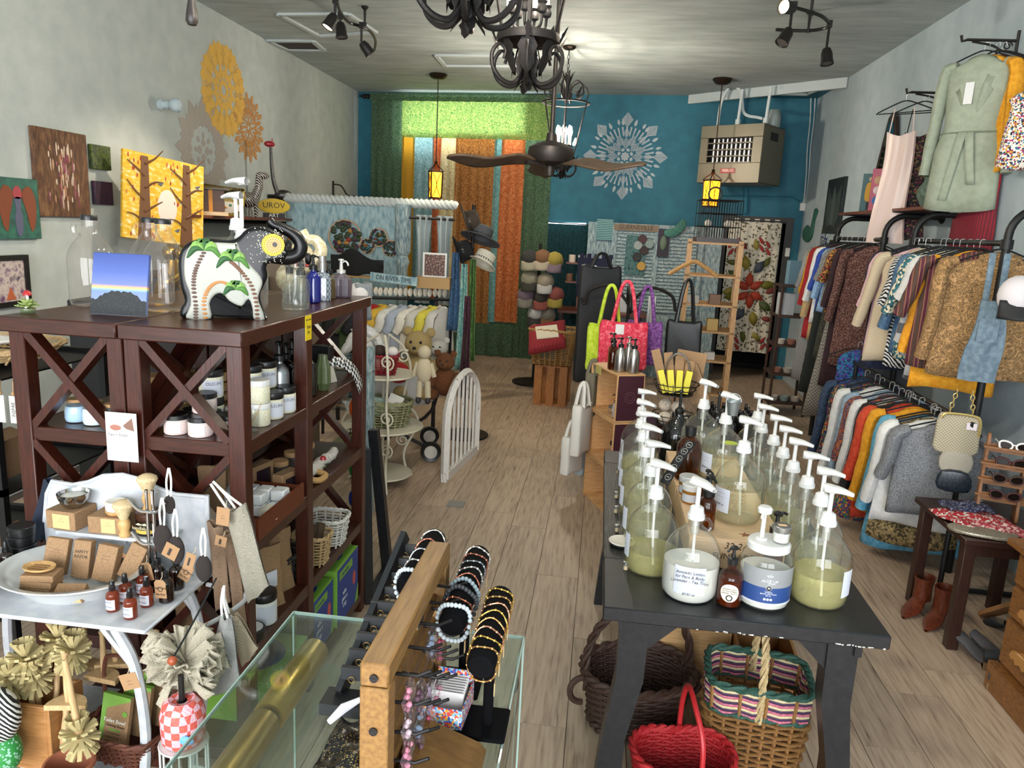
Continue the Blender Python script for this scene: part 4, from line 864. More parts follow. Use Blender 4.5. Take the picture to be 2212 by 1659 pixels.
def skymat():
 m = mat('sky print','7f90d8',.6); N = m.node_tree.nodes; L = m.node_tree.links; tc = N['Texture Coordinate']; sp = N.new('ShaderNodeSeparateXYZ'); L.new(tc.outputs['Object'],sp.inputs[0]); r = N.new('ShaderNodeValToRGB'); mr = N.new('ShaderNodeMapRange'); mr.inputs[2].default_value = ch
 L.new(sp.outputs[2],mr.inputs[0]); L.new(mr.outputs[0],r.inputs[0]); e = r.color_ramp.elements; e[0].position = .2; e[0].color = hx('7d8cb4'); e[1].position = 1; e[1].color = hx('33488c')
 for p,c in ((.38,'7286ba'),(.415,'86aac8'),(.43,'bcd07c'),(.45,'e0bc72'),(.465,'d09484'),(.49,'6a78b4'),(.7,'4a60a4')): q = e.new(p); q.color = hx(c)
 L.new(r.outputs[0],N['Principled BSDF'].inputs['Base Color']); return m
B().box(-cw / 2,-.014,0,cw / 2,0,ch).o('canvas',skymat(),t,bevel=.002)
hl = [(-cw / 2 + cw * i / 24,.045 + .028 * sin(PI * min(1,max(0,(i - 3) / 19))) ** .5 + .004 * sin(i * 2.3) * (1 if i % 2 else .3)) for i in range(25)]
B().prism(hl + [(cw / 2,.001),(-cw / 2,.001)],-.0146,-.014).o('tree_silhouette',mat('tree print',pat=('noise',160,[(.48,'101416'),(.62,'262a2c'),(.72,'6f757a')]),rough=.6),t)
t = thing('succulent_pot','tiny green succulent in glass dish with red toadstool pick','plant',(-1.70,2.055,TZ)); B().lathe([(0,0),(.018,0),(.022,.008),(.021,.015),(0,.015)],14).o('dish',glass('green dish',(.75,.8,.68),.8,.05,.3,'6d7b58'),t)
M_suc = mat('succulent leaf','8fa05c',.5)
for k in range(3):
 for i in range(8):
  a = i * PI / 4 + k * .4; r1 = .034 - k * .008; q = B(); leaf2(q,(cos(a) * .006,sin(a) * .006,.016 + k * .005),(cos(a) * r1,sin(a) * r1,.024 + k * .009),.0075); q.o('leaf',M_suc,t,solid=.0025)
B().cyl((.002,0,0),.0035,.03,.058,8).o('toadstool_stem',flat('e8e2d8'),t); B().lathe([(.012,.054),(.011,.062),(.006,.068),(0,.069)],12,(.002,0,0)).o('toadstool_cap',mat('toadstool red','9e1c24',.3),t); B().ell((.008,-.016,.02),.004,.004,.004,8,5).o('pebble',flat('ece7da'),t)
# painted elephant: flat silhouette figure with rounded thickness
def puff(out,d,r=.012,steps=4):
 """closed outline (x,z) inflated to thickness 2d with rounded edges"""
 n = len(out); A = sum(out[i][0] * out[(i + 1) % n][1] - out[(i + 1) % n][0] * out[i][1] for i in range(n)); sg = 1 if A > 0 else -1; nr = []
 for i in range(n):
  p,q = V(out[i - 1]),V(out[(i + 1) % n]); e = (q - p).normalized(); nr.append(V((-e.y,e.x)) * sg)
 b = B(); rings = []
 for s in range(-steps,steps + 1):
  a = s / steps * PI / 2; ins = r * (1 - cos(a)); rings.append(([V(out[i]) + nr[i] * ins for i in range(n)],(d - r) * (1 if s > 0 else -1 if s < 0 else 0) + r * sin(a)))
 vs = [(p.x,y,p.y) for rg,y in rings for p in rg]; m = len(rings)
 fs = [(j * n + i,j * n + (i + 1) % n,(j + 1) * n + (i + 1) % n,(j + 1) * n + i) for j in range(m - 1) for i in range(n)] + [tuple(range(n)),tuple(range((m - 1) * n + n - 1,(m - 1) * n - 1,-1))]
 return b.add(vs,fs)
EL = 3970; E2 = lambda pts: [((x - 600) / EL,(1370 - y) / EL) for x,y in pts]
def smooth2(pts,n=4):
 P = [V((x,y,0)) for x,y in pts]; P = P + [P[0]]; m = len(pts); out = []
 for i in range(m):
  a,b_,c,d = (V((*pts[(i + k) % m],0)) for k in (-1,0,1,2))
  for k in range(n):
   t = k / n; q = .5 * (2 * b_ + (c - a) * t + (2 * a - 5 * b_ + 4 * c - d) * t * t + (3 * b_ - a - 3 * c + d) * t ** 3); out.append((q.x,q.y))
 return out
ele = thing('painted_elephant','glossy black ceramic elephant painted with palm trees and dotted yellow eye','figurine',(-1.168,2.245,TZ),.42)
M_eb = mat('black glaze','0d0d0e',.3,spec=.35); M_ew = mat('white glaze','a4a499',.4)
body = E2([(95,1368),(75,1250),(125,1150),(90,1000),(70,800),(75,650),(110,540),(180,465),(300,415),(450,402),(600,415),(700,402),(770,355),(830,290),(910,240),(1010,225),(1120,240),(1220,300),(1290,420),(1330,560),(1250,650),(1085,690),(1090,830),(1060,920),(1005,1040),(1000,1140),(1045,1300),(1070,1366),(905,1368),(895,1200),(850,1128),(805,1160),(790,1366),(715,1366),(700,1180),(640,1150),(560,1075),(480,1090),(425,1170),(420,1366)])
puff(smooth2(body,3),.052,.016).o('body',M_eb,ele)
panel = E2([(140,1366),(190,1200),(185,1050),(140,900),(135,720),(165,570),(250,465),(450,440),(700,440),(750,430),(800,560),(900,700),(1010,830),(1030,930),(985,1060),(985,1150),(1050,1366),(915,1366),(900,1240),(860,1120),(780,1210),(640,1150),(560,1060),(480,1075),(415,1180),(420,1366)])
puff(smooth2(panel,3),.0565,.009).o('white_panel',M_ew,ele)
tp = E2([(1150,580),(1330,600),(1450,560),(1495,470),(1470,380),(1390,300),(1270,240),(1170,205),(1120,150)])
B().tube(spline([(x,0,z) for x,z in tp],5),[.026 - .012 * i / 40 for i in range(41)],12).o('trunk',M_eb,ele)
def ed(cx,cy,r,m,name,y=-.0575,sx=1):
 x,z = (cx - 600) / EL,(1370 - cy) / EL; B().lathe([(0,0),(r,0),(r,.001),(0,.0012)],14,close=False).tf(Matrix.Translation((x,y,z)) @ Matrix.Rotation(PI / 2,4,'X') @ Matrix.Diagonal((sx,1,1,1))).o(name,m,ele)
ed(1160,445,.0345,flat('e0c63c'),'eye_patch',-.0525); ed(1165,445,.024,flat('dca168'),'eye_patch',-.0536); ed(1180,440,.0075,M_eb,'eye',-.0548)
q = B(); rr = random.Random(4)
def dots(m,n,cx,cy,r0,r1,s,nm):
 q = B()
 for i in range(n):
  a = rr.uniform(0,2 * PI); r = r0 + (r1 - r0) * rr.random() ** 1.6; x,y = cx + r * cos(a),cy + r * sin(a)
  if not (780 < x < 1300 and 240 < y < 680) or (x < 860 and y > 560): continue
  q.ell(((x - 600) / EL,-.0525,(1370 - y) / EL),s,.0012,s,6,4)
 q.o(nm,flat(m),ele)['kind'] = 'stuff'
dots('e6e2cc',190,1160,445,145,330,.0014,'white_dots')
q = B()
for ri,n in ((40,10),(70,16),(100,22),(125,28)):
 for i in range(n): a = 2 * PI * i / n; q.ell(((1160 + ri * cos(a) - 600) / EL,-.0545,(1370 - 445 - ri * sin(a)) / EL),.0013,.001,.0013,6,4)
q.o('eye_dots',flat('5a2c14'),ele)['kind'] = 'stuff'
def palm(trunk,crown,colr,n=5,rot0=0,ln=120):
 P = spline([(x,-.0572,z) for x,z in E2(trunk)],4); q = B()
 for i,p in enumerate(P): q.ell(p,.0078,.0016,.0042,8,4)
 q.o('palm_trunk',flat(colr),ele)
 cx,cy = E2([crown])[0]
 for i in range(n):
  a = rot0 + PI * i / (n - 1); l = ln / EL; b = B(); tip = V((cx + l * cos(a) * 1.1,-.0585,cz if False else cy + l * (sin(a) * .5 - .55 * abs(cos(a))))); mid = V((cx + l * .6 * cos(a),-.059,cy + l * (sin(a) * .6 + .1)))
  base = V((cx,-.0585,cy)); sp = spline([base,mid,tip],5); m = len(sp); L_ = []; R_ = []
  for k,p in enumerate(sp):
   t_ = (sp[min(k + 1,m - 1)] - sp[max(k - 1,0)]).normalized(); nn = V((-t_.z,0,t_.x)) * (.0085 * sin(PI * (k + .3) / m)); L_.append(p + nn); R_.append(p - nn)
  b.add(L_ + R_,[(k,k + 1,m + k + 1,m + k) for k in range(m - 1)]); b.o('palm_frond',flat(('4b7a34','7fa653','2f5a30')[i % 3]),ele,solid=.0012)
palm([(250,1350),(255,1200),(240,1000),(250,850),(290,720),(365,570)],(370,540),'5d463c',6,0,175)
palm([(960,1350),(950,1150),(900,950),(800,800),(720,710),(675,670)],(690,650),'6a4a36',6,0,170)
palm([(360,1350),(350,1150),(400,1010),(480,930),(570,915),(670,965)],(715,1000),'b07a44',6,0,130)
# big jugs with white pumps behind the elephant, second elephant, gold figure
t = jug('clear gallon jug with white pump hidden behind the black elephant',-1.31,2.6,TZ,2.9,None,0,None,None,False); t.scale = (1,1,1.12)
t = jug('clear gallon jug with extra tall white pump behind the black elephant',-1.21,2.44,TZ,2.9,None,0,None,None,False)
for c_ in t.children:
 if c_.name.startswith(('pump_head',)): c_.location.z = .085
 if c_.name.startswith('pump_stem'): c_.scale.z = 1.3; c_.location.z = -.072
t = thing('trunk_up_elephant','cream and black ceramic elephant with raised trunk behind the bottles','figurine',(-1.21,2.93,TZ),.3); M_cr = mat('cream glaze',pat=('noise',16,[(.42,'d6ccae'),(.6,'c2b288')]),rough=.2,coat=.4)
B().ell((-.03,.02,.075),.07,.055,.07).o('body',M_cr,t); B().ell((0,0,.165),.058,.05,.06).o('head',M_cr,t)
B().ell((-.045,0,.175),.025,.056,.055).o('ear',M_eb,t)
B().tube(spline([(.03,-.01,.145),(.07,-.012,.16),(.083,-.012,.2),(.062,-.01,.232),(.03,-.008,.238),(.012,-.006,.27)],5),[.032 - .016 * i / 25 for i in range(26)],10).o('trunk',M_cr,t)
B().ell((.035,-.044,.16),.014,.006,.024,10,6).tf(Matrix.Rotation(.0,4,'Y')).o('smile_mark',M_eb,t); B().ell((.028,-.03,.118),.03,.02,.022).o('jaw',M_cr,t); B().ell((.03,-.042,.132),.016,.008,.008,10,6).o('mouth',flat('a8403c'),t); B().ell((-.012,-.046,.148),.012,.006,.02,8,6).o('cheek_patch',flat('c46a58'),t)
# row of bottles on the right edge of the top
def clearb(name,label,x,y,R_,h,g,top,**k): return bottle(name,label,x,y,TZ,R_,h,g,top,**k)
t = thing('clear_flask','clear conical glass flask bottle beside the elephant on the shelf top','bottle',(-1.075,2.56,TZ)); B().lathe([(0,.003),(.045,0),(.05,.008),(.046,.04),(.032,.09),(.03,.14),(.034,.15)],24,close=False).o('bottle_body',G_clr,t); B().lathe([(.033,.148),(.034,.18),(.026,.186),(.02,.19),(0,.191)],18).o('glass_collar',G_clr,t)
clearb('pump_bottle','clear glass bottle with black pump on the shelf top',-1.105,2.68,.033,.115,G_clr,'pump',a=-2.5,ps_=1)
clearb('cobalt_bottle','cobalt blue glass bottle with black pump on the shelf top',-1.10,2.79,.029,.13,mat('cobalt glass','0a1470',.08,coat=.6),'pump',a=1.2)
t = thing('crystal_bottle','square cut-glass bottle with steel pump on the shelf top','bottle',(-1.10,2.885,TZ)); q = B().lathe([(0,0),(.034,0),(.035,.005),(.035,.09),(.028,.105),(.014,.112),(.014,.12)],8); q.o('bottle_body',mat('cut glass',pat=('check',90,[(.4,'9aa3ac'),(.6,'5f6a74')]),rough=.1,spec=.8),t,smooth=False); B().lathe([(.018,.118),(.018,.15),(.015,.152),(.015,.175),(0,.176)],16).o('steel_pump',M_ss,t)
clearb('amber_tint_bottle','olive tinted glass bottle with black pump on the shelf top',-1.105,2.965,.03,.1,glass('olive glass',(.75,.68,.5),.9,.03,.25,'7d6a48'),'pump',a=2)
t = thing('ribbed_bottle','smoky purple ribbed glass bottle with white pump at the shelf top end','bottle',(-1.085,3.06,TZ)); q = B()
q.lathe([(0,0),(.04,0),(.045,.006),(.047,.05),(.044,.075),(.03,.09),(.017,.096),(.017,.103)],22); [v.__imul__(1) for v in ()]
for i,v in enumerate(q.v):
 if (i % 22) % 2 and .002 < v.z < .09: q.v[i] = V((v.x * .93,v.y * .93,v.z))
q.o('bottle_body',mat('smoky glass','5b525c',.12,spec=.9,coat=.5),t,smooth=False); B().lathe([(.018,.1),(.019,.112),(.008,.115),(.006,.15),(.012,.152),(.012,.158),(0,.159)],14).o('pump',mat('silver collar','d4d4d0',.3,.3),t); B().tube(spline([(0,0,.14),(.018,-.004,.15),(.03,-.006,.142),(.032,-.006,.132)],3),.0035,6).o('nozzle',M_wpl,t)
for k,(x,y,h) in enumerate(((-1.165,2.72,.12),(-1.165,2.83,.13),(-1.17,3.02,.11))): clearb('clear_bottle',f'{("nearest", "middle", "farthest")[k]} clear bottle in the back row of the shelf top',x,y,.03,h,G_clr,'cap')
# ---------------------------------------------------------------- jars and goods on the shelves
M_cream = mat('pale cream butter',pat=('noise',40,[(.4,'d2cdae'),(.6,'e0dcc4')]),rough=.5)
def jar(label,x,y,z,R_,h,cont,lid='black',lab=None,name='cosmetic_jar',word=None,a=-.9,group=None):
 t = thing(name,label,'jar',(x,y,z),0,group); B().lathe([(0,.001),(R_ * .92,0),(R_,.004),(R_,h * .72),(R_ * .93,h * .78)],20,close=False).o('jar_body',cont,t)
 B().lathe([(R_ * .98,h * .74),(R_ * 1.02,h * .76),(R_ * 1.02,h * .97),(R_ * .97,h),(0,h)],20).o('lid',M_bk if lid == 'black' else M_wpl if lid == 'white' else mat('gold lid','a8884e',.35,.8) if lid == 'gold' else mat('cork lid','b08a5e',.7),t)
 if lab:
  l = patch(R_ + .0006,a - lab,a + lab,h * .1,h * .64).o('paper_label',mat('label paper','e3e6ee'),t)
  if word: text('lettering',word,R_ * .38,flat('6d6d6d'),l,((R_ + .0012) * cos(a),(R_ + .0012) * sin(a),h * .52),(PI / 2,0,a + PI / 2),depth=.0002)
 return t
M_sky = mat('layered bath salt',pat=('wz',12,[(.2,'dba596'),(.45,'e3c6b8'),(.6,'b9d0da'),(.9,'d8e0dc')],False,1.5),rough=.7)
z1 = SZ[1] + .001; gS = 'body butter jars on the top shelf'
for k,(x,y,z,l) in enumerate(((-1.05,2.40,z1,'rightmost'),(-1.055,2.31,z1,'second from right'),(-1.10,2.36,z1 + .092,'upper right'),(-1.11,2.27,z1 + .092,'upper middle'),(-1.19,2.17,z1 + .092,'upper left'))):
 if k in (2,3,4): jar(f'black-lidded butter jar under the {l} butter jar of the stack',x,y,z1,.037,.09,M_cream,'black',.9)
 jar(f'{l} black-lidded body butter jar with white label on the top shelf',x,y,z,.037,.09,M_cream,'black',.9,word='OLEUM',group=gS)
jar('white-lidded scrub jar standing on another on the top shelf',-1.055,2.215,z1 + .074,.034,.074,M_cream,'white',None); jar('white-lidded scrub jar carrying another one',-1.055,2.215,z1,.034,.073,M_cream,'white',None); jar('white-lidded scrub jar at the back of the front corner',-1.12,2.19,z1,.032,.06,M_cream,'white',None)
for k,(x,y,z,l) in enumerate(((-1.165,2.055,z1,'front right'),(-1.245,2.06,z1,'front left'),(-1.175,2.1,z1 + .061,'upper'),(-1.225,2.13,z1 + .0,'rear left'),(-1.10,2.10,z1,'rear right'))):
 if k == 2: jar('layered salt jar carrying the upper salt jar',x,y + .03,z1,.033,.06,M_sky,'black',.5)
 jar(f'{l} layered pink and blue bath salt jar with black lid',x,y,z,.036,.06,M_sky,'black',.55,a=-1.3,name='bath_salt_jar',group='layered bath salt jars')
jar('small pink salt jar with black lid and paper slip by the corner post',-1.06,2.085,z1,.026,.055,M_sky,'black',.6); 
t = thing('glass_tumbler','small glass tumbler with wooden stick on the top shelf','tumbler',(-1.05,2.145,z1)); B().lathe([(0,.002),(.022,0),(.027,.06),(.028,.062)],18,close=False).o('cup',G_clr,t); B().bar((.0,0,.01),(.03,.012,.085),.006,.002).o('stick',M_bam,t)
for k,(x,y) in enumerate(((-1.19,2.36),(-1.09,2.45))): bottle('aluminium_bottle',('left','right')[k] + ' aluminium bottle with white pump on the top shelf',x,y,z1,.034,.17,mat('matt aluminium','a7a9ab',.32,.9),'pump',a=-1,ps_=1.2)
for k,(x,y) in enumerate(((-1.06,2.57),(-1.13,2.6),(-1.07,2.65),(-1.15,2.7))): bottle('black_bottle',('nearest','second','third','farthest')[k] + ' glossy black glass pump bottle in the far top bay',x,y,z1,.035,.15,G_blk,'pump',a=-1,group='black glass pump bottles')
t = thing('twine_bottle','green ridged glass vase in the far top bay','vase',(-1.05,2.755,z1)); q = B().lathe([(0,0),(.022,0),(.032,.03),(.03,.09),(.02,.12),(.018,.14)],20)
for i,v in enumerate(q.v):
 if i % 2: q.v[i] = V((v.x * .9,v.y * .9,v.z))
q.o('vase',mat('green pottery','4f5a3a',.3),t,smooth=False)
tag(B().box(0,0,0,.09,.06,.14).o('black_gift_box',M_bk,None,(-1.18,2.93,z1),bevel=.003),'matt black gift box standing in the far top bay','box'); tag(B().prism([(0,0),(.09,0),(.055,.09),(.03,.09)],0,.03).o('cream_card',mat('cream card','d8d2bd',.7),None,(-1.08,2.84,z1),PI / 2 - .3),'folded cream card beside the green vase','card')
t = thing('printed_strap','black and white printed strap spilling over the shelf edge','strap',(0,0,0)); P_ = spline([(-1.04,2.82,z1 + .105),(-1.01,2.92,z1 + .075),(-.99,2.98,z1 + .02),(-.985,3.03,z1 - .05)],5); B().grid(lambda u,v: P_[min(int(v * 15),15)] + V((.0,.045 * (u - .5),.03 * (u - .5))),2,15).o('strap',mat('strap print',pat=('check',70,[(.4,'111111'),(.6,'d9d9d6')]),rough=.6),t,solid=.002)
for k,(x,y) in enumerate(((-1.565,2.075),(-1.495,2.06),(-1.425,2.055))):
 t = thing('powder_jar',('left','middle','right')[k] + ' round glass jar of pale blue bath powder with cork lid','jar',(x - .03,y + .02,z1),0,'jars of pale blue powder'); B().lathe([(0,.001),(.032,0),(.036,.01),(.034,.04),(.028,.062),(.024,.066)],20,close=False).o('glass_body',G_clr,t); B().lathe([(0,.002),(.031,.002),(.0345,.012),(.033,.04),(.03,.05),(0,.051)],18).o('powder',mat('blue powder',('b7d3ea','dbe8ea','c6dfe2')[k],.8) if False else flat(('a8c8e4','d6e4e8','bfdade')[k]),t); B().lathe([(.027,.063),(.027,.072),(0,.0725)],16).o('cork_lid',mat('cork','b08a5e',.8),t)
for k,(x,y,z) in enumerate(((-1.5,2.32,z1),(-1.44,2.42,z1 + .0),(-1.6,2.4,z1))): jar(('nearest','middle','farthest')[k] + ' clip-top glass jar with wooden lid in the left unit',x,y,z,.05,.11,G_clr,'cork',name='clip_jar')
for k in range(4): jar(f'{("lowest", "second", "third", "highest")[k]} gold-lidded round tin in the stack behind the cross brace',-1.272,2.36 + (k % 2) * .01,z1 + k * .034,.048,.032,mat('kraft tin','a98c62',.6),'gold',name='gold_tin',group='gold-lidded tins')
# z .80 : wooden tray of soaps, kraft boxes
z2 = SZ[2] + .001; M_kraft = mat('kraft board',pat=('noise',50,[(.4,'8a6a4a'),(.6,'9a7a58')]),rough=.8); M_mtray = mat('wood tray',pat=('noise',(4,30,10),[(.3,'54240f'),(.7,'6e3418')]),rough=.4)
t = thing('soap_tray','long low wooden tray holding soaps on the third shelf','tray',(0,0,0)); ty0,ty1 = 2.06,2.42
B().box(-1.30,ty0,z2,-1.0,ty1,z2 + .008).o('base',M_mtray,t); B().box(-1.0,ty0,z2,-.992,ty1,z2 + .07).o('side',M_mtray,t); B().box(-1.30,ty0,z2,-1.292,ty1,z2 + .07).o('side',M_mtray,t); B().box(-1.3,ty1 - .008,z2,-.995,ty1,z2 + .06).o('end',M_mtray,t)
n = 0
for i in range(4):
 for j in range(3):
  for k in range(2):
   if k and j > 1: continue
   x,y = -1.03 - i * .052,2.25 + j * .055; n += 1
   if (i,j,k) == (0,0,1): continue
   tag(B().box(-.024,-.026,0,.024,.026,.037).o('wrapped_soap',mat('soap wrap','d7d9d8',.45),None,(x,y,z2 + .009 + k * .038),bevel=.004),f'white wrapped soap bar in the tray, {("lower", "upper")[k]} layer, {("near", "middle", "far")[j]} row, place {("one", "two", "three", "four")[i]} from the aisle','soap','wrapped soap bars in the tray')
tag(B().lathe([(0,0),(.028,0),(.03,.006),(.03,.03),(.026,.036),(0,.036)],22).o('round_soap',mat('cream soap','cfc7b6',.5),None,(-1.035,2.19,z2 + .03),rot=(0,1.1,0)),'round cream soap tilted in the wooden tray','soap')
for k,(x,y,w,h) in enumerate(((-1.06,2.47,.1,.085),(-1.16,2.46,.11,.11),(-1.27,2.44,.09,.11))):
 t = thing('kraft_window_box',('front','middle','rear')[k] + ' kraft gift box with dark window on the third shelf','box',(x,y,z2),PI / 2 - .25); B().box(-w / 2,0,0,w / 2,.045,h).o('carton',M_kraft,t,bevel=.002); B().box(-w / 2 + .018,-.001,.018,w / 2 - .018,0,h - .018).o('window',mat('window dark',('2a2028','3b3026','1f3a36')[k],.2),t)
for k,(x,y) in enumerate(((-1.2,2.1),(-1.27,2.18),(-1.3,2.29))): jar(('nearest','middle','farthest')[k] + ' pale cup on the third shelf behind the brace',x,y,z2 + .0 if k else z2,.03,.045,mat('grey cup','a9aaa8',.5),'white',name='small_cup')
t = thing('driftwood_log','white painted driftwood log with red toadstool in the far bay','ornament',(-1.06,2.75,z2)); q = B().tube(spline([(-.0,-.13,.03),(.01,-.06,.036),(-.005,.02,.03),(.008,.1,.034),(0,.16,.038)],4),[.018,.022,.02,.024,.022,.026,.02,.024,.022,.02,.024,.02,.022,.02,.018,.02,.016],9); q.o('log',mat('white bark',pat=('noise',30,[(.4,'bdb7ac'),(.6,'e2ded6')]),rough=.8,bump=(80,.6)),t); B().cyl((.02,-.02,0),.004,.035,.06,8).o('toadstool_stem',flat('e8e2d8'),t); B().lathe([(.013,.055),(.01,.066),(0,.07)],12,(.02,-.02,0)).o('toadstool_cap',MATS['toadstool red'],t)
for i in range(6): a = i * PI / 3; q = B(); leaf2(q,(.015,-.05,.02),(.015 + .03 * cos(a),-.05 + .03 * sin(a),.04),.008); q.o('green_leaf',mat('sage leaf','5f7350',.6),t,solid=.002)
for k,(x,y) in enumerate(((-1.17,2.62),(-1.17,2.74),(-1.16,2.86))): jar(('nearest','middle','farthest')[k] + ' small glass jar with cork lid behind the driftwood',x,y,z2,.032,.075,G_clr,'cork',name='cork_jar')
t = thing('slat_tray','reddish slatted wooden tray behind the driftwood log','tray',(-1.12,2.6,z2)); B().box(-.03,0,0,.03,.28,.006).o('base',M_mtray,t)
for k in range(16): B().box(.026,.008 + k * .017,.006,.032,.016 + k * .017,.034).o('slat',mat('red slat','74311c',.5),t)
tag(B().tube(spline([(0,0,.01),(.03,.02,.02),(.06,.05,.012),(.07,.09,.02),(.03,.1,.03)],5),.012,8).o('wood_carving',mat('pale carved wood','b08a55',.6),None,(-1.07,2.56,z2)),'curved pale wood carving at the near end of the far bay','carving')
# z .45: paper bags, jar, baskets
z3 = SZ[3] + .001
def bag(label,x,y,z,w,h,d,rz,m,lab=True,name='paper_bag'):
 t = thing(name,label,'bag',(x,y,z),rz); q = B()
 q.grid(lambda u,v: V(((u if u <= 1 else 0) * w - w / 2,0,0)),1,1) if False else None
 def f(u,v):
  a = 2 * PI * u; dd = d * (1 - .85 * v); c,s = cos(a),sin(a); rr_ = (abs(c) ** 6 + abs(s) ** 6) ** (-1 / 6); return V((rr_ * c * w / 2 * (1 - .06 * sin(v * PI)),rr_ * s * dd / 2 + .004 * sin(v * 14 + a * 3),h * v))
 q.grid(f,20,8,True); q.add([(-w / 2,-d / 2,0),(w / 2,-d / 2,0),(w / 2,d / 2,0),(-w / 2,d / 2,0)],[(0,1,2,3)]); q.o('pouch',m,t)
 if lab: B().box(-w * .3,-d * .38,h * .35,w * .2,-d * .37,h * .62).o('paper_label',mat('label paper','e3e6ee'),t)
 return t
bag('kraft paper pouch with white label on the fourth shelf',-1.08,2.3,z3,.11,.22,.07,1.1,M_kraft); bag('rear kraft paper pouch on the fourth shelf',-1.09,2.42,z3,.11,.23,.06,1.2,M_kraft,False)
jar('white supplement jar with black lid on the fourth shelf',-1.045,2.2,z3,.042,.11,mat('white tub','d6d6d2',.4),'black',.8); tag(B().lathe([(0,0),(.042,0),(.043,.003),(.043,.03),(.04,.033),(0,.033)],24).o('shallow_tin',M_bk,None,(-1.04,2.1,z3)),'low black tin with white sticker on the fourth shelf','tin')
tag(B().lathe([(0,.0),(.034,0),(.034,.0012),(0,.0012)],24).o('tin_sticker',flat('d4d4d2'),None,(-1.04,2.1,z3 + .0332)),'round white sticker on the low black tin','sticker')
def sbasket(label,x,y,z,sx,sy,h,m,rz=0,rows=9,st=16,r=.006,name='small_basket',n=4,flw=.5):
 t = thing(name,label,'basket',(x,y,z),rz); sh = sup(n,sx,sy); f = lambda v: .78 + .22 * v
 weave(sh,.006,h,rows,st,r,f,r * .6,5,flw).o('weave',m,t); stakesB(sh,0,h,st,r * .7,f).o('stakes',m,t); rimB(sh,h,r * .9,1.0,24).o('rim',m,t); B().lathe([(0,.003),(1,.003)],20,(0,0,0),sx * .76,sy * .76,False).o('base',m,t); return t
M_sp = wicker('pale splint','a8865a','cbb083'); M_wh = wicker('white splint','c9c5bc','e6e2da')
sbasket('pale woven splint basket of dark bundles in the far bay',-1.06,2.66,z3,.07,.06,.12,M_sp); sbasket('white woven basket at the far end of the fourth shelf',-1.07,2.85,z3,.085,.075,.12,M_wh); sbasket('black woven basket behind the mid post on the fourth shelf',-1.13,2.5,z3,.08,.07,.11,wicker('black splint','151313','2a2522'))
for k,(dx,dy) in enumerate(((0,0),(-.03,.02),(.02,.03))): tag(B().tube([(0,0,0),(.012,.03,.1)],.018,9).o('herb_bundle',mat('dark herb',pat=('noise',60,[(.4,'33261c'),(.6,'5a4632')]),rough=.9),None,(-1.07 + dx,2.64 + dy,z3 + .05)),('left','middle','right')[k] + ' dark herb bundle in the pale basket','bundle','herb bundles')
# bottom: blue and green cartons
M_bb = mat('carton blue','1d3f8c',.5); M_bgn = mat('carton green','79a83e',.5)
def carton(label,x,y,z,w,d,h):
 t = thing('paper_carton',label,'carton',(x,y,z),0,'blue and green paper cartons'); B().box(0,0,0,w,d,h).o('carton',M_bb,t,bevel=.002)
 B().box(-.0005,-.0008,-.0,w + .0008,.0,h + .0005).o('green_end',M_bgn,t); B().box(0,0,h,w,d,h + .0008).o('green_top',M_bgn,t); B().lathe([(0,h + .001),(1,h + .001)],24,(w / 2,d / 2,0),w * .4,d * .38,False).o('blue_print',M_bb,t)
 B().box(w,.03,h * .78,w + .001,d * .7,h * .92).o('green_band',M_bgn,t); text('lettering','soft everyday',.02,flat('16306e'),t,(w + .0014,d * .36,h * .85),(PI / 2,0,PI / 2),depth=.0002,sx=.8)
 text('lettering','who\ngives a\ncrap',.032,flat('e8ecf4'),t,(w + .0014,d * .33,h * .38),(PI / 2,0,PI / 2),depth=.0002,al='CENTER',sx=.8); B().ell((w,d * .8,h * .5),.001,.02,.034,10,6).o('figure_print',flat('c8564e'),t); B().prism([(d * .85,0),(d,0),(d,h * .3)],w,w + .001,'x').o('green_corner',M_bgn,t)
carton('far blue and green paper carton on the bottom shelf',-1.30,2.78,.101,.3,.27,.255); carton('middle blue and green paper carton on the bottom shelf',-1.30,2.50 + .03,.101,.29,.23,.235); carton('near blue and green paper carton on the bottom shelf',-1.30,2.14,.101,.31,.3,.16)
# ================================================================ WHITE WASHSTAND AND WHAT STANDS ON IT
M_we = mat('white enamel paint',pat=('noise',6,[(.4,'b4b8be'),(.6,'c2c4c6')]),rough=.35,bump=(40,.03))
WX0,WX1,WY0,WY1,WZ = -1.86,-1.065,1.585,1.94,.76
ws = thing('washstand','white painted metal washstand with scrolled backsplash and small shelf','washstand',(0,0,0))
B().box(WX0,WY0,WZ - .012,WX1,WY1,WZ).o('top',M_we,ws,bevel=.004)
bp = [(-1.60,WZ),(-1.60,.86),(-1.585,.95),(-1.565,.99),(-1.50,.985),(-1.45,.998),(-1.40,1.022),(-1.34,1.03),(-1.28,1.02),(-1.23,.998),(-1.18,.985),(-1.10,.985),(-1.085,.985),(-1.085,WZ)]
B().prism(bp,WY1 - .012,WY1 - .006).o('backsplash',M_we,ws); B().tube([(x,WY1 - .009,z) for x,z in bp[1:13]],.0065,7).o('backsplash_rim',M_we,ws)
B().box(-1.345,WY1 - .02,WZ,-1.335,WY1 - .012,.88).o('backsplash_rib',M_we,ws)
B().prism([(-1.53,WY1 - .012),(-1.16,WY1 - .012),(-1.16,WY1 - .07),(-1.2,WY1 - .105),(-1.49,WY1 - .105),(-1.53,WY1 - .07)],.872,.882,'z').o('small_shelf',M_we,ws)
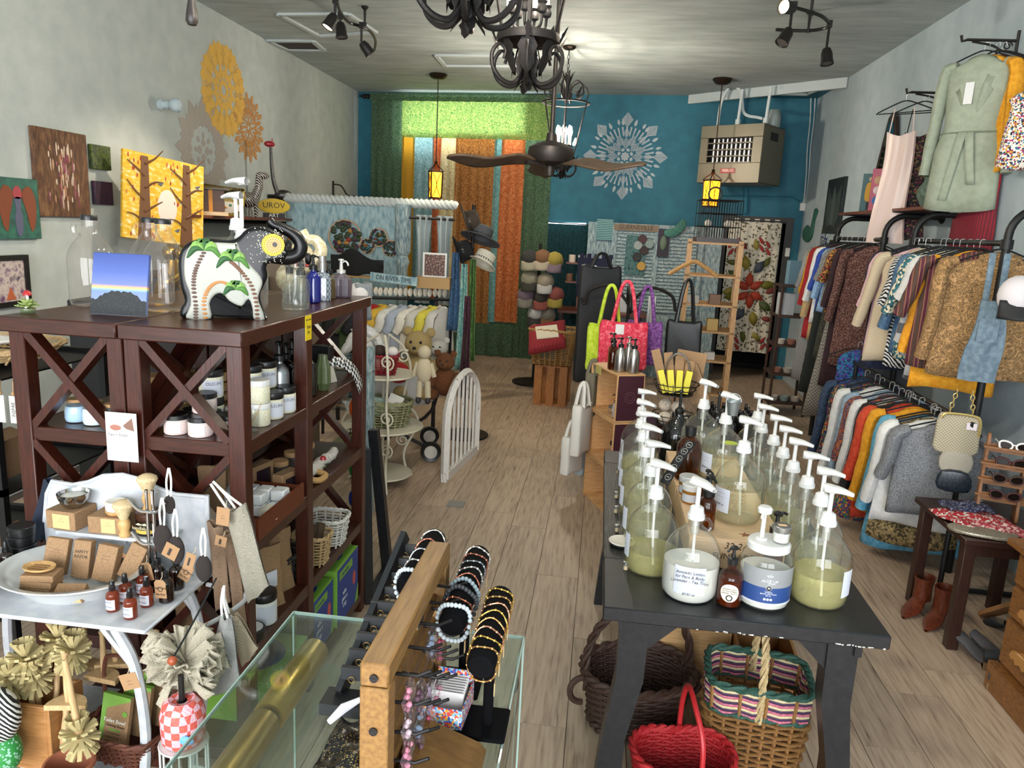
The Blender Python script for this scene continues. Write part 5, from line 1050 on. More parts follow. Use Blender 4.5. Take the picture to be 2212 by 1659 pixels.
for x,s in ((-1.72,-1),(-1.12,1)):
 for y in (WY0 + .03,WY1 - .03):
  B().tube(spline([(x - s * .05,y,WZ - .012),(x,y,WZ - .12),(x + s * .02,y,.45),(x,y,.25),(x - s * .03,y,.12),(x + s * .01,y,0)],5),.014,8).o('leg',M_we,ws)
  B().tube([(x,y,WZ - .13),(x - s * .09,y,WZ - .014)],.008,6).o('brace',M_we,ws)
B().box(-1.72,WY0 + .02,.315,-1.12,WY1 - .01,.328).o('lower_shelf',M_we,ws)
B().tube(spline([(-1.075,1.62,.735),(-1.02,1.615,.735),(-.96,1.68,.735),(-.925,1.80,.735),(-.945,1.86,.735),(-1.07,1.89,.735)],6),.0065,7).o('towel_rail',M_we,ws)
B().tube([(-1.072,WY1 - .03,.76),(-1.072,WY1 - .03,1.0)],.007,7).o('side_post',M_we,ws)
# wash basin
bs = thing('wash_basin','large white enamel wash basin holding kraft soap and razor boxes','basin',(-1.385,1.765,WZ))
B().lathe([(0,.006),(.10,.006),(.125,.014),(.16,.04),(.182,.058),(.2,.06),(.2,.056),(.184,.052),(.165,.034),(.135,.006),(.13,.0),(.1,.001),(0,.001)],40,(0,0,0),1,.84,False).o('bowl',mat('basin enamel','c4c6c5',.18,coat=.4),bs)
def kbox(label,p,w,d,h,rot,lab=None,txt=None,name='kraft_box',m=None,ts=.008,lc='c8b07a'):
 t = thing(name,label,'box',p,rot=rot); B().box(-w / 2,-d / 2,0,w / 2,d / 2,h).o('carton',m or M_kraft,t,bevel=.0015)
 if lab: B().box(lab[0],-d / 2 - .0008,lab[1],lab[2],-d / 2,lab[3]).o('paper_label',mat('buff label ' + lc,lc,.7),t)
 for k,s in enumerate(txt or ()): text('lettering',s,ts,flat('3e3226'),t,(0 if not lab else (lab[0] + lab[2]) / 2,-d / 2 - .0012,(h * .7 if not lab else lab[3] - .012) - k * ts * 1.15),depth=.0002)
 return t
bz0 = WZ + .012
kbox('upright kraft soap box with grey dots at the left of the basin',(-1.455,1.775,bz0 + .01),.062,.022,.10,(-.28,.08,.1),None,('–––– –','––– –––'),ts=.007)
kbox('upright kraft razor box lettered safety razor in the basin',(-1.385,1.79,bz0),.05,.025,.105,(-.22,.04,.05),None,('SAFETY','RAZOR'),ts=.0115)
kbox('upright kraft box with grey dots right of the razor box',(-1.315,1.785,bz0),.058,.03,.10,(-.28,.12,.0),None,('–––– –','––– –––'),ts=.007)
kbox('tilted kraft box at the right of the basin',(-1.255,1.80,bz0 + .008),.05,.03,.10,(-.3,.35,-.1),None,('–––– –',),ts=.007)
for k in range(3): kbox(f'{("lowest", "middle", "top")[k]} flat kraft carton of the stack under the wooden soap dish',(-1.435 + k * .003,1.70,bz0 + k * .0185),.085,.055,.018,(0,0,.08 * k),name='flat_carton')
kbox('flat kraft soap carton with yellow label lying in the basin front',(-1.335,1.685,bz0 + .002),.075,.045,.026,(.45,0,.2),(-.033,.003,.033,.024),('SHAVE','SOAP'),name='flat_carton',ts=.008)
t = thing('wooden_soap_dish','oval slotted wooden soap dish on the carton stack','soap dish',(-1.44,1.705,bz0 + .0575)); B().lathe([(0,.002),(.03,0),(.042,.006),(.043,.011),(.039,.011),(.03,.006),(0,.005)],26,(0,0,0),1,.72).o('dish',mat('pale beech',pat=('noise',(8,40,8),[(.3,'b98d58'),(.7,'d2a970')]),rough=.5),t)
for k in range(3): B().box(-.024,-.012 + k * .011,.0062,.022,-.009 + k * .011,.0075).o('slot',flat('7a5530'),t)
# shelf goods
sz = .8825
kbox('kraft shaving soap carton under the steel bowl',(-1.475,1.885,sz),.095,.085,.055,(0,0,-.08),(-.025,.004,.03,.046),('–––','–– –––'),ts=.007)
kbox('kraft shaving soap carton under the soap tin',(-1.345,1.885,sz),.10,.085,.05,(0,0,.03),(-.01,.004,.032,.046),('–––','–– –––'),ts=.007)
t = thing('steel_bowl','polished steel shaving bowl of white soap','bowl',(-1.465,1.885,sz + .0555)); B().lathe([(0,.001),(.022,0),(.032,.01),(.041,.03),(.043,.043),(.0415,.043),(.038,.03),(.03,.012),(0,.006)],28,close=False).o('bowl',mat('polished steel','b9b7b3',.1,1),t); B().lathe([(.0375,.03),(.03,.037),(.015,.04),(0,.038)],18,close=False).o('soap',M_lot,t)
t = thing('soap_tin','white round soap cake in a wooden dish','soap',(-1.33,1.88,sz + .0505)); B().lathe([(0,0),(.024,0),(.03,.008),(.03,.011),(0,.011)],22).o('dish',MATS['pale beech'],t); B().lathe([(0,.0115),(.027,.0115),(.029,.018),(.029,.036),(.025,.038),(.015,.034),(0,.034)],24).o('soap',mat('ivory soap','dcd5c6',.5),t)
M_br = mat('bristle',pat=('noise',(60,60,6),[(.4,'c0a678'),(.6,'d6c09a')]),rough=.9)
def shbrush(label,p,tilt=0):
 t = thing('shaving_brush',label,'shaving brush',p,rot=(0,tilt,0)); B().lathe([(0,0),(.014,0),(.016,.006),(.012,.018),(.0165,.03),(.017,.042),(.013,.05),(.0115,.052),(0,.052)],18).o('handle',MATS['pale beech'],t); B().lathe([(.0105,.051),(.02,.075),(.0285,.092),(.026,.1),(.014,.107),(0,.109)],20).o('bristles',M_br,t); return t
t = thing('wax_jar','dark handlebar moustache wax jar with yellow label','jar',(-1.235,1.885,sz)); B().lathe([(0,0),(.034,0),(.035,.003),(.035,.048)],24).o('jar',mat('dark jar','1d120b',.2),t); patch(.0356,-2.6,-.5,.006,.04).o('label',mat('wax label','262018',.4),t); patch(.0359,-2.6,-.5,.008,.018).o('label_band',flat('c8a94a'),t); B().lathe([(.036,.046),(.037,.05),(.036,.064),(.032,.066),(0,.066)],24).o('lid',mat('copper lid','4a2e20',.35,.5),t)
text('lettering','handlebar',.014,flat('d8cba0'),t,(.037 * cos(-1.65),.037 * sin(-1.65),.025),(PI / 2,0,-1.65 + PI / 2),depth=.0002); B().prism([(-.018,.036),(-.01,.041),(0,.037),(.01,.041),(.018,.036),(.008,.034),(0,.0355),(-.008,.034)],-.0372,-.0368).o('moustache_print',flat('d8cba0'),t)
shbrush('shaving brush standing on the moustache wax jar',(-1.235,1.885,sz + .0665)); shbrush('shaving brush standing on the small shelf with a tag',(-1.283,1.842,sz))
M_tag = mat('kraft tag','a07c58',.8)
def ktag(label,p,w,h,rot,txt=None,name='kraft_tag',shape=False,ts=.007,bar=False):
 t = thing(name,label,'tag',p,rot=rot); B().prism([(-w / 2,0),(w / 2,0),(w / 2,h * .86),(w * .3,h),(-w * .3,h),(-w / 2,h * .86)] if shape else [(-w / 2,0),(w / 2,0),(w / 2,h),(-w / 2,h)],0,.0012).o('card',M_tag,t)
 B().tube(spline([(0,0,h * .93),(.003,.008,h * 1.1),(.0,.015,h * 1.3)],3),.001,4).o('string',mat('twine','bfae8c',.8),t)
 if bar: B().box(-w * .15,-.0006,h * .2,w * .05,0,h * .7).o('barcode',flat('33291f'),t)
 for k,s in enumerate(txt or ()): text('lettering',s,ts,flat('2c2218'),t,(0,-.0008,h * .55 - k * ts * 1.2),depth=.0002)
 return t
ktag('kraft tag hanging below the shelf from the shaving brush',(-1.292,1.82,.80),.034,.045,(0,.55,0),bar=True)
# stack of black tins at left, dropper bottles
for k in range(4): tag(B().lathe([(0,0),(.034,0),(.0345,.003),(.0345,.014),(.036,.015),(.036,.026),(.034,.028),(0,.028)],24).o('black_tin',M_bk,None,(-1.625 + .004 * (k % 2),1.865,WZ + .0285 * k)),f'{("lowest", "second", "third", "topmost")[k]} black tin of the stack left of the basin','tin','stacked black tins')
dp = [(-1.60,1.80),(-1.66,1.77),(-1.72,1.80),(-1.63,1.715),(-1.70,1.69),(-1.60,1.655),(-1.66,1.63),(-1.735,1.64),(-1.55,1.61),(-1.60,1.6),(-1.78,1.72)]
for k,(x,y) in enumerate(sorted(dp,key=lambda p: p[1])):
 t = bottle('dropper_bottle',f'{("nearest", "second", "third", "fourth", "fifth", "sixth", "seventh", "eighth", "ninth", "tenth", "farthest")[k]} dark amber dropper bottle left of the basin, counted from the front',x - .02,y,WZ,.0185,.066,mat('dark amber','1a0d08',.12,coat=.4),'dropper',group='amber dropper bottles'); patch(.019,-2.4,-.4,.008,.03,6).o('label',flat('7d5a5a' if k % 2 else 'cfcac4'),t)
# aftershave sprays
M_as = glass('rose amber glass',(.75,.36,.22),.9,.03,.4,'8a3a22')
for k,(px,py) in enumerate(((245,1318),(272,1300),(283,1334),(309,1282),(318,1308))):
 p = W(px,py,z=WZ); t = bottle('aftershave_spray',f'{("left", "rear left", "front", "rear right", "right")[k]} reddish aftershave spray bottle with white label in the group of five',p.x,p.y,WZ,.0165,.062,M_as,'spray',group='aftershave sprays')
 l = patch(.0169,-2.7,-.7,.008,.036,10).o('paper_label',mat('label paper','e3e6ee'),t); a = -1.7
 for j,(s,z) in enumerate((('OLEUM',.030),('AFTERSHAVE',.017))): text('lettering',s,.0062 if j == 0 else .0042,flat('7a8090'),l,(.0174 * cos(a),.0174 * sin(a),z),(PI / 2,0,a + PI / 2),depth=.0002)
# bay rum bottles
for k,(px,py) in enumerate(((360,1298),(343,1268),(383,1270))):
 p = W(px,py,z=WZ); t = bottle('bay_rum_bottle',('front','rear left','rear right')[k] + ' dark bay rum bottle with kraft tag on the washstand',p.x,p.y,WZ,.0195,.075,mat('dark amber','1a0d08'),'cap',group='bay rum bottles')
 g = ktag(('front','rear left','rear right')[k] + ' kraft tag lettered Bay Rum tied to a dark bottle',(p.x + (0,-.012,.03)[k],p.y - .024,WZ + .02 + .01 * k),.032,.052,(0,(-.05,-.2,.5)[k],0),('HAND CRAFT','','Bay Rum') if k != 1 else None,shape=True,ts=.0072)
 B().tube(arc((0,-.0008,.026),.0065,0,2 * PI,12)[:-1],.0008,4,True).o('print_face',flat('2c2218'),g)
# chrome hook stand with pumice stones
hs = thing('hook_stand','chrome hook stand beside the washstand backsplash','hook stand',(-1.175,1.80,WZ)); M_chr = mat('chrome','b8b8b8',.12,1)
B().lathe([(0,0),(.05,0),(.05,.006),(.012,.01),(0,.011)],22).o('base',M_chr,hs)
for dx in (-.009,.009): B().tube([(dx,0,.008),(dx,0,.285)],.0045,8).o('post',M_chr,hs)
for z,l in ((.225,.055),(.13,.05)):
 for s in (-1,1): B().tube(spline([(0,-.006,z),(s * l * .5,-.01,z + .004),(s * l,-.012,z + .035)],4),.0045,7).o('hook',M_chr,hs)
M_pum = mat('pumice',pat=('vord',260,[(.1,'2a2322'),(.35,'4c423f')]),rough=.95,bump=(260,.8,'vord')); M_cord = mat('white cord','d9d7d2',.8)
for k,(px,py,y,r,c) in enumerate(((352,1165,1.77,.032,'large grey'),(380,1188,1.75,.03,'brown-grey'),(440,1228,1.72,.028,'dark porous oval'),(366,1090,1.80,.02,'small brown'))):
 p = W(px,py,y=y); t = thing('pumice_stone',f'{c} pumice stone hanging on a white cord from the hook stand','pumice stone',p,0,'hanging pumice stones'); B().ell((0,0,0),r * .8,r * .5,r * 1.35,16,10).o('stone',M_pum,t); B().tube(spline([(-.004,0,r * 1.2),(-.006,.0,r * 1.2 + .04),(.002,.0,r * 1.2 + .08)],4),.003,6).o('cord',M_cord,t); B().tube(spline([(.005,0,r * 1.2),(.008,.0,r * 1.2 + .045),(.004,.0,r * 1.2 + .08)],4),.003,6).o('cord',M_cord,t)
ktag('kraft tag with barcode on the large grey pumice stone',tuple(W(362,1205,y=1.735)),.04,.042,(0,.45,0),bar=True); ktag('kraft tag with barcode on the brown-grey pumice stone',tuple(W(405,1228,y=1.72)),.028,.045,(0,.3,0),bar=True)
# ---- hanging exfoliating cloths
M_rib = mat('ribbed cream cotton',pat=('wz',55,[(.3,'a8a08a'),(.7,'cfc9b8')],False,2),rough=.95,bump=((30,30,120),1.0)); M_sis = mat('brown sisal weave',pat=('wz',60,[(.3,'8b6e52'),(.7,'b0937a')],False,2),rough=.95,bump=((30,30,120),1.0)); M_net = mat('white net cotton',pat=('wz',60,[(.3,'a3a29e'),(.7,'cfcecb')],False,3),rough=.95,bump=((60,60,120),1.0))
def cloth(name,label,pts,y,m,th=.012,cat='cloth',bulge=.012,strings=None):
 q = [W(px,py,y=y) for px,py in pts]; c = sum(q,V()) / 4; t = thing(name,label,cat,c); a,b_,c2,d = [p - c for p in q]      # TL TR BR BL
 def f(u,v,s):
  p = (a * (1 - u) + b_ * u) * (1 - v) + (d * (1 - u) + c2 * u) * v; e = 4 * u * (1 - u); return p + V((0,-s * (th * (.25 + .75 * e ** .5)) + bulge * sin(u * 7 + v * 5) * .3,.004 * sin(u * 9)))
 q = B(); q.grid(lambda u,v: f(u,v,1),12,16); q.grid(lambda u,v: f(u,v,-1),12,16); q.o('cloth',m,t)
 for s in strings or (): B().tube(spline([W(px,py,y=y) - c for px,py in s],4),.0035,6).o('cord',M_cord,t)
 return t
cloth('exfoliating_mitt','cream ribbed exfoliating towel hanging by white cords beside the washstand',((486,1108),(530,1090),(582,1265),(538,1302)),1.80,M_rib,.014,strings=(((495,1105),(470,1068),(455,1045)),((522,1092),(488,1066),(460,1040)),((508,1098),(490,1072),(470,1050))))
cloth('exfoliating_strap','brown woven sisal strap hanging behind the cream towel, left one',((447,1125),(482,1140),(500,1300),(468,1320)),1.86,M_sis,.01); cloth('exfoliating_strap','brown woven sisal strap hanging behind the cream towel, right one',((482,1150),(505,1150),(545,1400),(515,1400)),1.85,M_sis,.01)
ktag('kraft tag hanging on the brown sisal strap',tuple(W(480,1135,y=1.76)),.036,.05,(0,.1,0),('–––','–– –'),ts=.006); ktag('second kraft tag on the brown sisal strap',tuple(W(475,1180,y=1.8)),.032,.03,(0,.2,0),bar=True)
cloth('net_bag','white net wash cloth hanging from the towel rail',((478,1330),(500,1335),(522,1480),(425,1510)),1.62,M_net,.01,strings=(((480,1335),(478,1300),(482,1270)),((492,1335),(484,1300),(484,1265))))
cloth('sisal_bag','beige sisal soap pouch hanging from the towel rail',((488,1320),(512,1330),(560,1400),(525,1440)),1.70,M_sis if False else mat('beige sisal',pat=('check',260,[(.3,'a8967c'),(.7,'c6b7a0')]),rough=.95,bump=(200,.6)),.014,strings=(((495,1325),(485,1290),(484,1265)),))
pc = W(398,1435,y=1.56); pm_ = thing('bath_pom','large cream mesh bath pom hanging from the towel rail','bath pom',pc); rr = random.Random(8)
for k in range(34):
 a = rr.uniform(0,2 * PI); e = rr.uniform(-1.1,1.1); d = V((cos(a) * cos(e),.55 * sin(a) * cos(e),sin(e) * .8)); ax = V((rr.uniform(-1,1),rr.uniform(-1,1),rr.uniform(-1,1))).cross(d).normalized(); w = rr.uniform(.028,.05); L_ = rr.uniform(.06,.098); q = B()
 nrm = d.cross(ax)
 q.grid(lambda u,v: d * (L_ * v) + ax * ((u - .5) * 2 * w * (.25 + v * .9)) + nrm * (.012 * sin(u * 22 + k) * v + .02 * sin(v * 3) * (u - .5)),20,6); q.o('mesh_fold',mat('cream mesh',pat=('wz',70,[(.3,'b8ac94'),(.7,'d6ceba')],False,3),rough=.95,bump=((90,90,90),.8)),pm_,solid=.003)
B().ell((.02,-.075,.055),.009,.009,.009,10,6).o('bead',mat('red bead','9c4a2a',.4),pm_); B().tube(spline([(.02,-.07,.06),(.03,-.02,.1),(.04,.06,.16)],4),.002,5).o('cord',M_bk,pm_)
pm_.scale = (1.3,1.2,1.25)
ktag('kraft tag tied to the cream bath pom',(pc.x - .06,pc.y - .115,pc.z + .0),.045,.04,(0,-.35,0),('–––','–– –'),ts=.007)
# ---- lower shelf: brushes, crate, basket of cartons
lz = .329
M_dbr = mat('tampico bristle','b8a878',.9)
def dishbrush(label,p,tilt,h=.26,up=True,hand=.008):
 t = thing('toilet_brush',label,'brush',p,rot=tilt,group='wooden cleaning brushes'); B().lathe([(0,0),(hand,0),(hand * 1.25,.02),(hand,.09),(hand * 1.15,.1),(hand * .9,.12),(hand,h - .04),(hand * .8,h)],10).o('handle',mat('beech handle',pat=('noise',(30,30,3),[(.3,'b99668'),(.7,'d0b184')]),rough=.5),t)
 q = B(); z0 = h if up else 0
 for k in range(4):
  for i in range(11):
   a = 2 * PI * (i + .5 * (k % 2)) / 11; e = (-.65,-.15,.35,.95)[k]; d = V((cos(a) * cos(e),sin(a) * cos(e),sin(e))); c = V((0,0,z0)); s = d.cross(V((0,0,1))).normalized()
   q.bar(c + d * .008 + V((0,0,.008 * (k - 1.5))),c + d * .046 + V((0,0,.012 * (k - 1.5))),.0105,.0065,s.cross(d))
 q.o('bristle_head',M_dbr,t)['kind'] = 'stuff'; return t
for k,(px,py,tl) in enumerate(((28,1468,(.05,-.15,0)),(78,1462,(.02,-.05,.5)),(65,1440,(-.1,-.02,1)),(125,1412,(-.12,.1,.8)),(145,1428,(-.08,.12,.2)))):
 p = W(px,py,y=1.60 + .03 * (k % 2)); r = Matrix.Rotation(tl[1],3,'Y'); b0 = p - V((sin(tl[1]) * .26,0,.25)); dishbrush(f'{("leftmost", "second", "third", "fourth", "rightmost")[k]} upright wooden brush with round bristle head in the wooden box, from the left',(b0.x,b0.y,b0.z),tl)
t = crate('open wooden box holding cleaning brushes under the washstand',-1.535,1.57,lz,.20,.13,.2,0,'top',mat('honey wood',pat=('noise',(4,4,30),[(.3,'9a6a3a'),(.7,'b98450')]),rough=.5),name='brush_box')
p = W(135,1420,y=1.52); dishbrush('wooden toilet brush hanging head down in front of the wooden box',(p.x + .03,p.y,p.z - .215),(0,-.12,0),.21,False)
for k,(px,py,y) in enumerate(((140,1535,1.54),(215,1475,1.72),(245,1445,1.78),(180,1450,1.8),(330,1470,1.8))):
 p = W(px,py,y=y); t = thing('wood_scrub_brush',f'{("front", "middle", "rear right", "rear left", "far right")[k]} wooden scrub brush with half-round block and turned handle','brush',p,(.2,-.1,.3,.1,-.3)[k],'wooden scrub brushes'); B().prism([(.05 * cos(a),.05 * sin(a)) for a in [PI * i / 10 for i in range(11)]],0,.014,'z').o('block',MATS['beech handle'],t); B().lathe([(.007,.012),(.009,.05),(.007,.1),(.006,.135),(.009,.145),(0,.152)],10,(0,.02,0)).o('handle',MATS['beech handle'],t)
t = sbasket('dark brown rectangular basket of green cartons under the washstand',-1.185,1.72,lz,.115,.13,.09,wicker('chestnut wicker','4a2418','6b3a26'),-.1,10,20,.006,'carton_basket',6)
B().tube(spline([(-.11,0,.08),(-.105,0,.22),(-.07,0,.255),(.07,0,.255),(.105,0,.22),(.11,0,.08)],5),.006,6).o('handle',wicker('chestnut wicker','',''),t)
M_grn = mat('leaf green card','6f9a3c',.6)
for k in range(4):
 t = thing('cleaning_sheet_box',f'{("front", "second", "third", "rear")[k]} green and kraft carton of cleaning sheets in the basket','box',(-1.215 + .03 * k,1.635 + .045 * k,lz + .045 + .005 * k),-.12,'cleaning sheet cartons',rot=(-.18,.05,-.12)); w,h = .085,.14
 B().box(-w / 2,0,0,w / 2,.014,h).o('carton',M_kraft,t,bevel=.001); B().prism([(-w / 2,0),(-w / 2 + .012,0),(-w / 2 + .015,h * .72),(w / 2,h * .95),(w / 2,h),(-w / 2,h)],-.0008,0).o('green_print',M_grn,t)
 B().box(-w / 2,0,h,w / 2,.014,h + .0006).o('green_top',M_grn,t)
 if k == 0:
  text('lettering','Toilet Bowl',.0145,flat('f0f0ea'),t,(.0,-.001,h * .5),depth=.0003,sh=.15); text('lettering','Cleaning Sheets',.0095,flat('33261a'),t,(.004,-.001,h * .41),depth=.0003); B().box(-.012,-.001,h * .31,.02,0,h * .345).o('green_pill',M_grn,t)
  for j in range(3): B().box(-.02,-.001,h * .25 - j * .011,.02,0,h * .26 - j * .011).o('print_line',flat('4a3a2a'),t)
  B().lathe([(0,0),(.008,0),(.008,.001),(0,.001)],12,close=False).tf(Matrix.Translation((.03,-.001,h * .68)) @ Matrix.Rotation(PI / 2,4,'X')).o('green_dot',M_grn,t)
p = W(150,1655,y=1.5); tag(B().lathe([(.03,-.1),(.055,0),(.06,.0),(.06,.012),(.054,.012),(.05,-.02),(.028,-.09)],24,close=False).o('terracotta_pot',mat('terracotta','9a5a40',.8),None,(p.x,p.y,p.z)),'terracotta pot at the bottom edge below the hanging brush','pot')
# green polka dot and zigzag bags bottom left
for lab,px0,py0,px1,py1,m in (('green bag with pale polka dots at the bottom left corner',0,1585,38,1659,mat('polka dots',pat=('vord',26,[(0,'9cc9b4'),(.36,'9cc9b4'),(.38,'2f8a40')],True),rough=.6)),('black and white zigzag bag above the polka dot bag',0,1500,34,1590,mat('zigzag',pat=('wd',9,[(.5,'17181a'),(.52,'d9d9d6')],True,1.5),rough=.6))):
 a,c = W(px0 - 60,py1,y=1.5),W(px1,py0,y=1.5); tag(B().ell(((a.x + c.x) / 2,1.5,(a.z + c.z) / 2),abs(c.x - a.x) / 2,.05,abs(c.z - a.z) / 2 + .01,16,10).o('fabric_bag',m),lab,'bag')
# checkered roll on its wire stand
rc = W(395,1555,y=1.5); t = thing('wrapped_roll','pink and red checkered paper wrapped roll on a wire stand','paper roll',rc); M_pk = mat('pink checker wrap',pat=('check',52,[(.3,'e06055'),(.7,'f0b9c6')]),rough=.4,bump=(40,.4))
B().lathe([(0,-.055),(.042,-.055),(.05,-.045),(.052,.02),(.045,.045),(.03,.058),(.012,.052)],26,close=False).o('roll',M_pk,t); B().ell((.03,-.043,-.02),.022,.006,.012,12,6).o('blue_sticker',flat('6aa6dc'),t)
t = thing('roll_stand','wire toilet roll stand with black post beside the washstand','stand',(rc.x,rc.y,0)); B().cyl((0,0,0),.007,.01,rc.z + .12,8).o('post',M_bk,t)
for i in range(8): a = 2 * PI * i / 8; B().tube([(.055 * cos(a),.055 * sin(a),.0),(.055 * cos(a),.055 * sin(a),rc.z - .06)],.003,5).o('wire',M_wpl,t)
for z in (.02,.12,.22,.32,.42,rc.z - .06): B().tube(ringpts(.055,z,24),.003,5,True).o('hoop',M_wpl,t)
B().lathe([(0,rc.z - .058),(.056,rc.z - .058)],20,close=False).o('rest',M_wpl,t)
# navy apron hanging left of the backsplash
cloth('navy_cloth','dark navy cloth draped at the left end of the backsplash',((95,1035),(125,1040),(105,1165),(60,1165)),1.97,mat('navy cotton','1a2334',.9),.012)
# ================================================================ GLASS COUNTER, JEWELLERY DISPLAYS
GX0,GX1,GY0,GY1,GZ = -.612,-.108,.35,1.43,.95
G_pane = glass('counter glass',(.90,.95,.93),.9,.01,.0); G_edge = mat('glass edge green','9fb8b0',.15,spec=.8)
ct = thing('glass_counter','glass display counter with white base at the bottom of the picture','display case',(0,0,0))
B().box(GX0,GY0,GZ - .006,GX1,GY1,GZ).o('glass_top',G_pane,ct)
for nm,bb in dict(left=(GX0,GY0,.14,GX0 + .005,GY1,GZ - .007),right=(GX1 - .005,GY0,.14,GX1,GY1,GZ - .007),end=(GX0 + .006,GY1 - .005,.14,GX1 - .006,GY1,GZ - .007)).items(): B().box(*bb).o(nm + '_pane',G_pane,ct)
for p,q in (((GX0,GY1),(GX1,GY1)),((GX0,GY0),(GX0,GY1)),((GX1,GY0),(GX1,GY1))): B().bar((p[0],p[1],GZ - .003),(q[0],q[1],GZ - .003),.003,.0065).o('glass_edge',G_edge,ct)
for x in (GX0,GX1): B().box(x - .002,GY1 - .004,.14,x + .002,GY1,GZ - .006).o('glass_edge',G_edge,ct)
B().box(GX0,GY0,.0,GX1,GY1,.02).o('base_frame',mat('floor grey','8b8680',.6),ct); B().box(GX1 - .02,GY0,.02,GX1,GY1,.14).o('base_rail',M_we,ct); B().box(GX0,GY0,.02,GX0 + .02,GY1,.14).o('base_rail',M_we,ct); B().box(GX0,GY1 - .02,.02,GX1,GY1,.14).o('base_rail',M_we,ct)
B().box(GX0 + .01,GY0,.835,GX0 + .12,GY1 - .01,.84).o('glass_shelf',G_pane,ct)
M_gold = mat('gold paper',pat=('wx',160,[(.3,'8a6a2c'),(.7,'c5a45c')],False,.3),rough=.3,metal=.6)
for k,(y0,y1,l) in enumerate(((1.18,1.41,'farther'),(.6,1.165,'nearer'))): 
 t = thing('gold_paper_roll',f'{l} roll of gold ribbed wrapping paper inside the glass counter','paper roll',(GX0 + .055,0,.874)); B().lathe([(.012,y0),(.03,y0),(.031,y0 + .002),(.031,y1 - .002),(.03,y1),(.012,y1)],20,close=False).tf(Matrix.Rotation(-PI / 2,4,'X') ).o('roll',M_gold,t)
# wooden peg frame
FX = -.262; FY0,FY1,FZ = .87,1.275,1.215; M_oakf = mat('honey oak',pat=('noise',(30,3,30),[(.3,'714f27'),(.7,'8f6a38')]),rough=.5,bump=((30,3,30),.06)); M_oakb = mat('board ply',pat=('noise',(6,20,6),[(.3,'67471f'),(.7,'7c5829')]),rough=.6)
fr = thing('peg_frame','wooden frame board with black pegs for bagged charms on the counter','display frame',(0,0,0)); s = .02
B().box(FX - s,FY0,FZ - .035,FX + s,FY1,FZ).o('top_rail',M_oakf,fr,bevel=.003); B().box(FX - s,FY0,GZ + .001,FX + s,FY0 + .035,FZ - .036).o('post',M_oakf,fr,bevel=.002); B().box(FX - s,FY1 - .035,GZ + .001,FX + s,FY1,FZ - .036).o('post',M_oakf,fr,bevel=.002)
for k in range(5): B().box(FX - .004,FY0 + .036,GZ + .012 + k * .046,FX + .004,FY1 - .036,GZ + .04 + k * .046).o('slat',M_oakb,fr)
B().prism([(FX + .0,GZ + .001),(FX + .13,GZ + .001),(FX + .12,GZ + .013),(FX + .02,GZ + .05)],FY0 + .05,FY0 + .2).o('foot_board',M_oakb,fr)
for z in (FZ - .02,FZ - .1,FZ - .2): B().lathe([(0,0),(.006,0),(.006,.002),(0,.002)],10,close=False).tf(Matrix.Translation((FX,FY0 - .001,z)) @ Matrix.Rotation(PI / 2,4,'X')).o('screw',M_iron,fr)
rr = random.Random(9); pg = 0
pegs = [(y,z) for z in (1.165,1.12,1.072,1.025) for y in (.93,1.0,1.07,1.14,1.2)]
M_film = glass('clear film bag',(.93,.92,.94),.9,.08,.12,'d8c8d0'); chc = ('a8405a','d98aa0','7a8aa0','9c8a9a','c8b0b8','6a4a5a')
for k,(y,z) in enumerate(pegs):
 B().tube([(FX + .004,y,z),(FX + .045,y,z),(FX + .065,y - .002,z + .012)],.0026,6).o('peg',M_bk,fr)
 if k % 5 == 4 or k in (1,7,13): continue
 pg += 1; t = thing('bagged_charm',f'small clear bag with a {("crimson", "pink", "blue-grey", "mauve", "pale rose", "plum")[pg % 6]} charm on peg {("one", "two", "three", "four", "five", "six", "seven", "eight", "nine", "ten", "eleven", "twelve", "thirteen", "fourteen", "fifteen")[pg - 1]} of the peg frame','charm',(FX + .03,y,z - .003),0,'bagged charms on pegs')
 q = B(); q.grid(lambda u,v: V((.004 * sin(v * 9 + u * 5),(u - .5) * .034,-v * .062)),4,6); q.grid(lambda u,v: V((.007 + .003 * sin(v * 8 + u * 4),(u - .5) * .034,-v * .062)),4,6); q.o('film',M_film,t)
 q = B()
 for j in range(6): q.ell((.003 + rr.uniform(-.002,.003),rr.uniform(-.009,.009),-.02 - j * .006),.0045,.0045,.0045,7,5)
 q.o('beads',flat(chc[pg % 6]),t)['kind'] = 'stuff'
tag(B().prism([(0,0),(.025,.004),(.028,.05),(.002,.045)],0,.004,'x').o('price_slate',mat('slate card','2c2622',.7),None,(FX + .008,1.08,1.15)),'small dark price slate with wooden edge on the peg frame','sign')
o = B().prism([(-.003,-.003),(.028,.001),(.031,.053),(-.001,.048)],-.001,0,'x').o('slate_edge',mat('pale wood edge','c09a70',.6),bpy.data.objects['price_slate'])
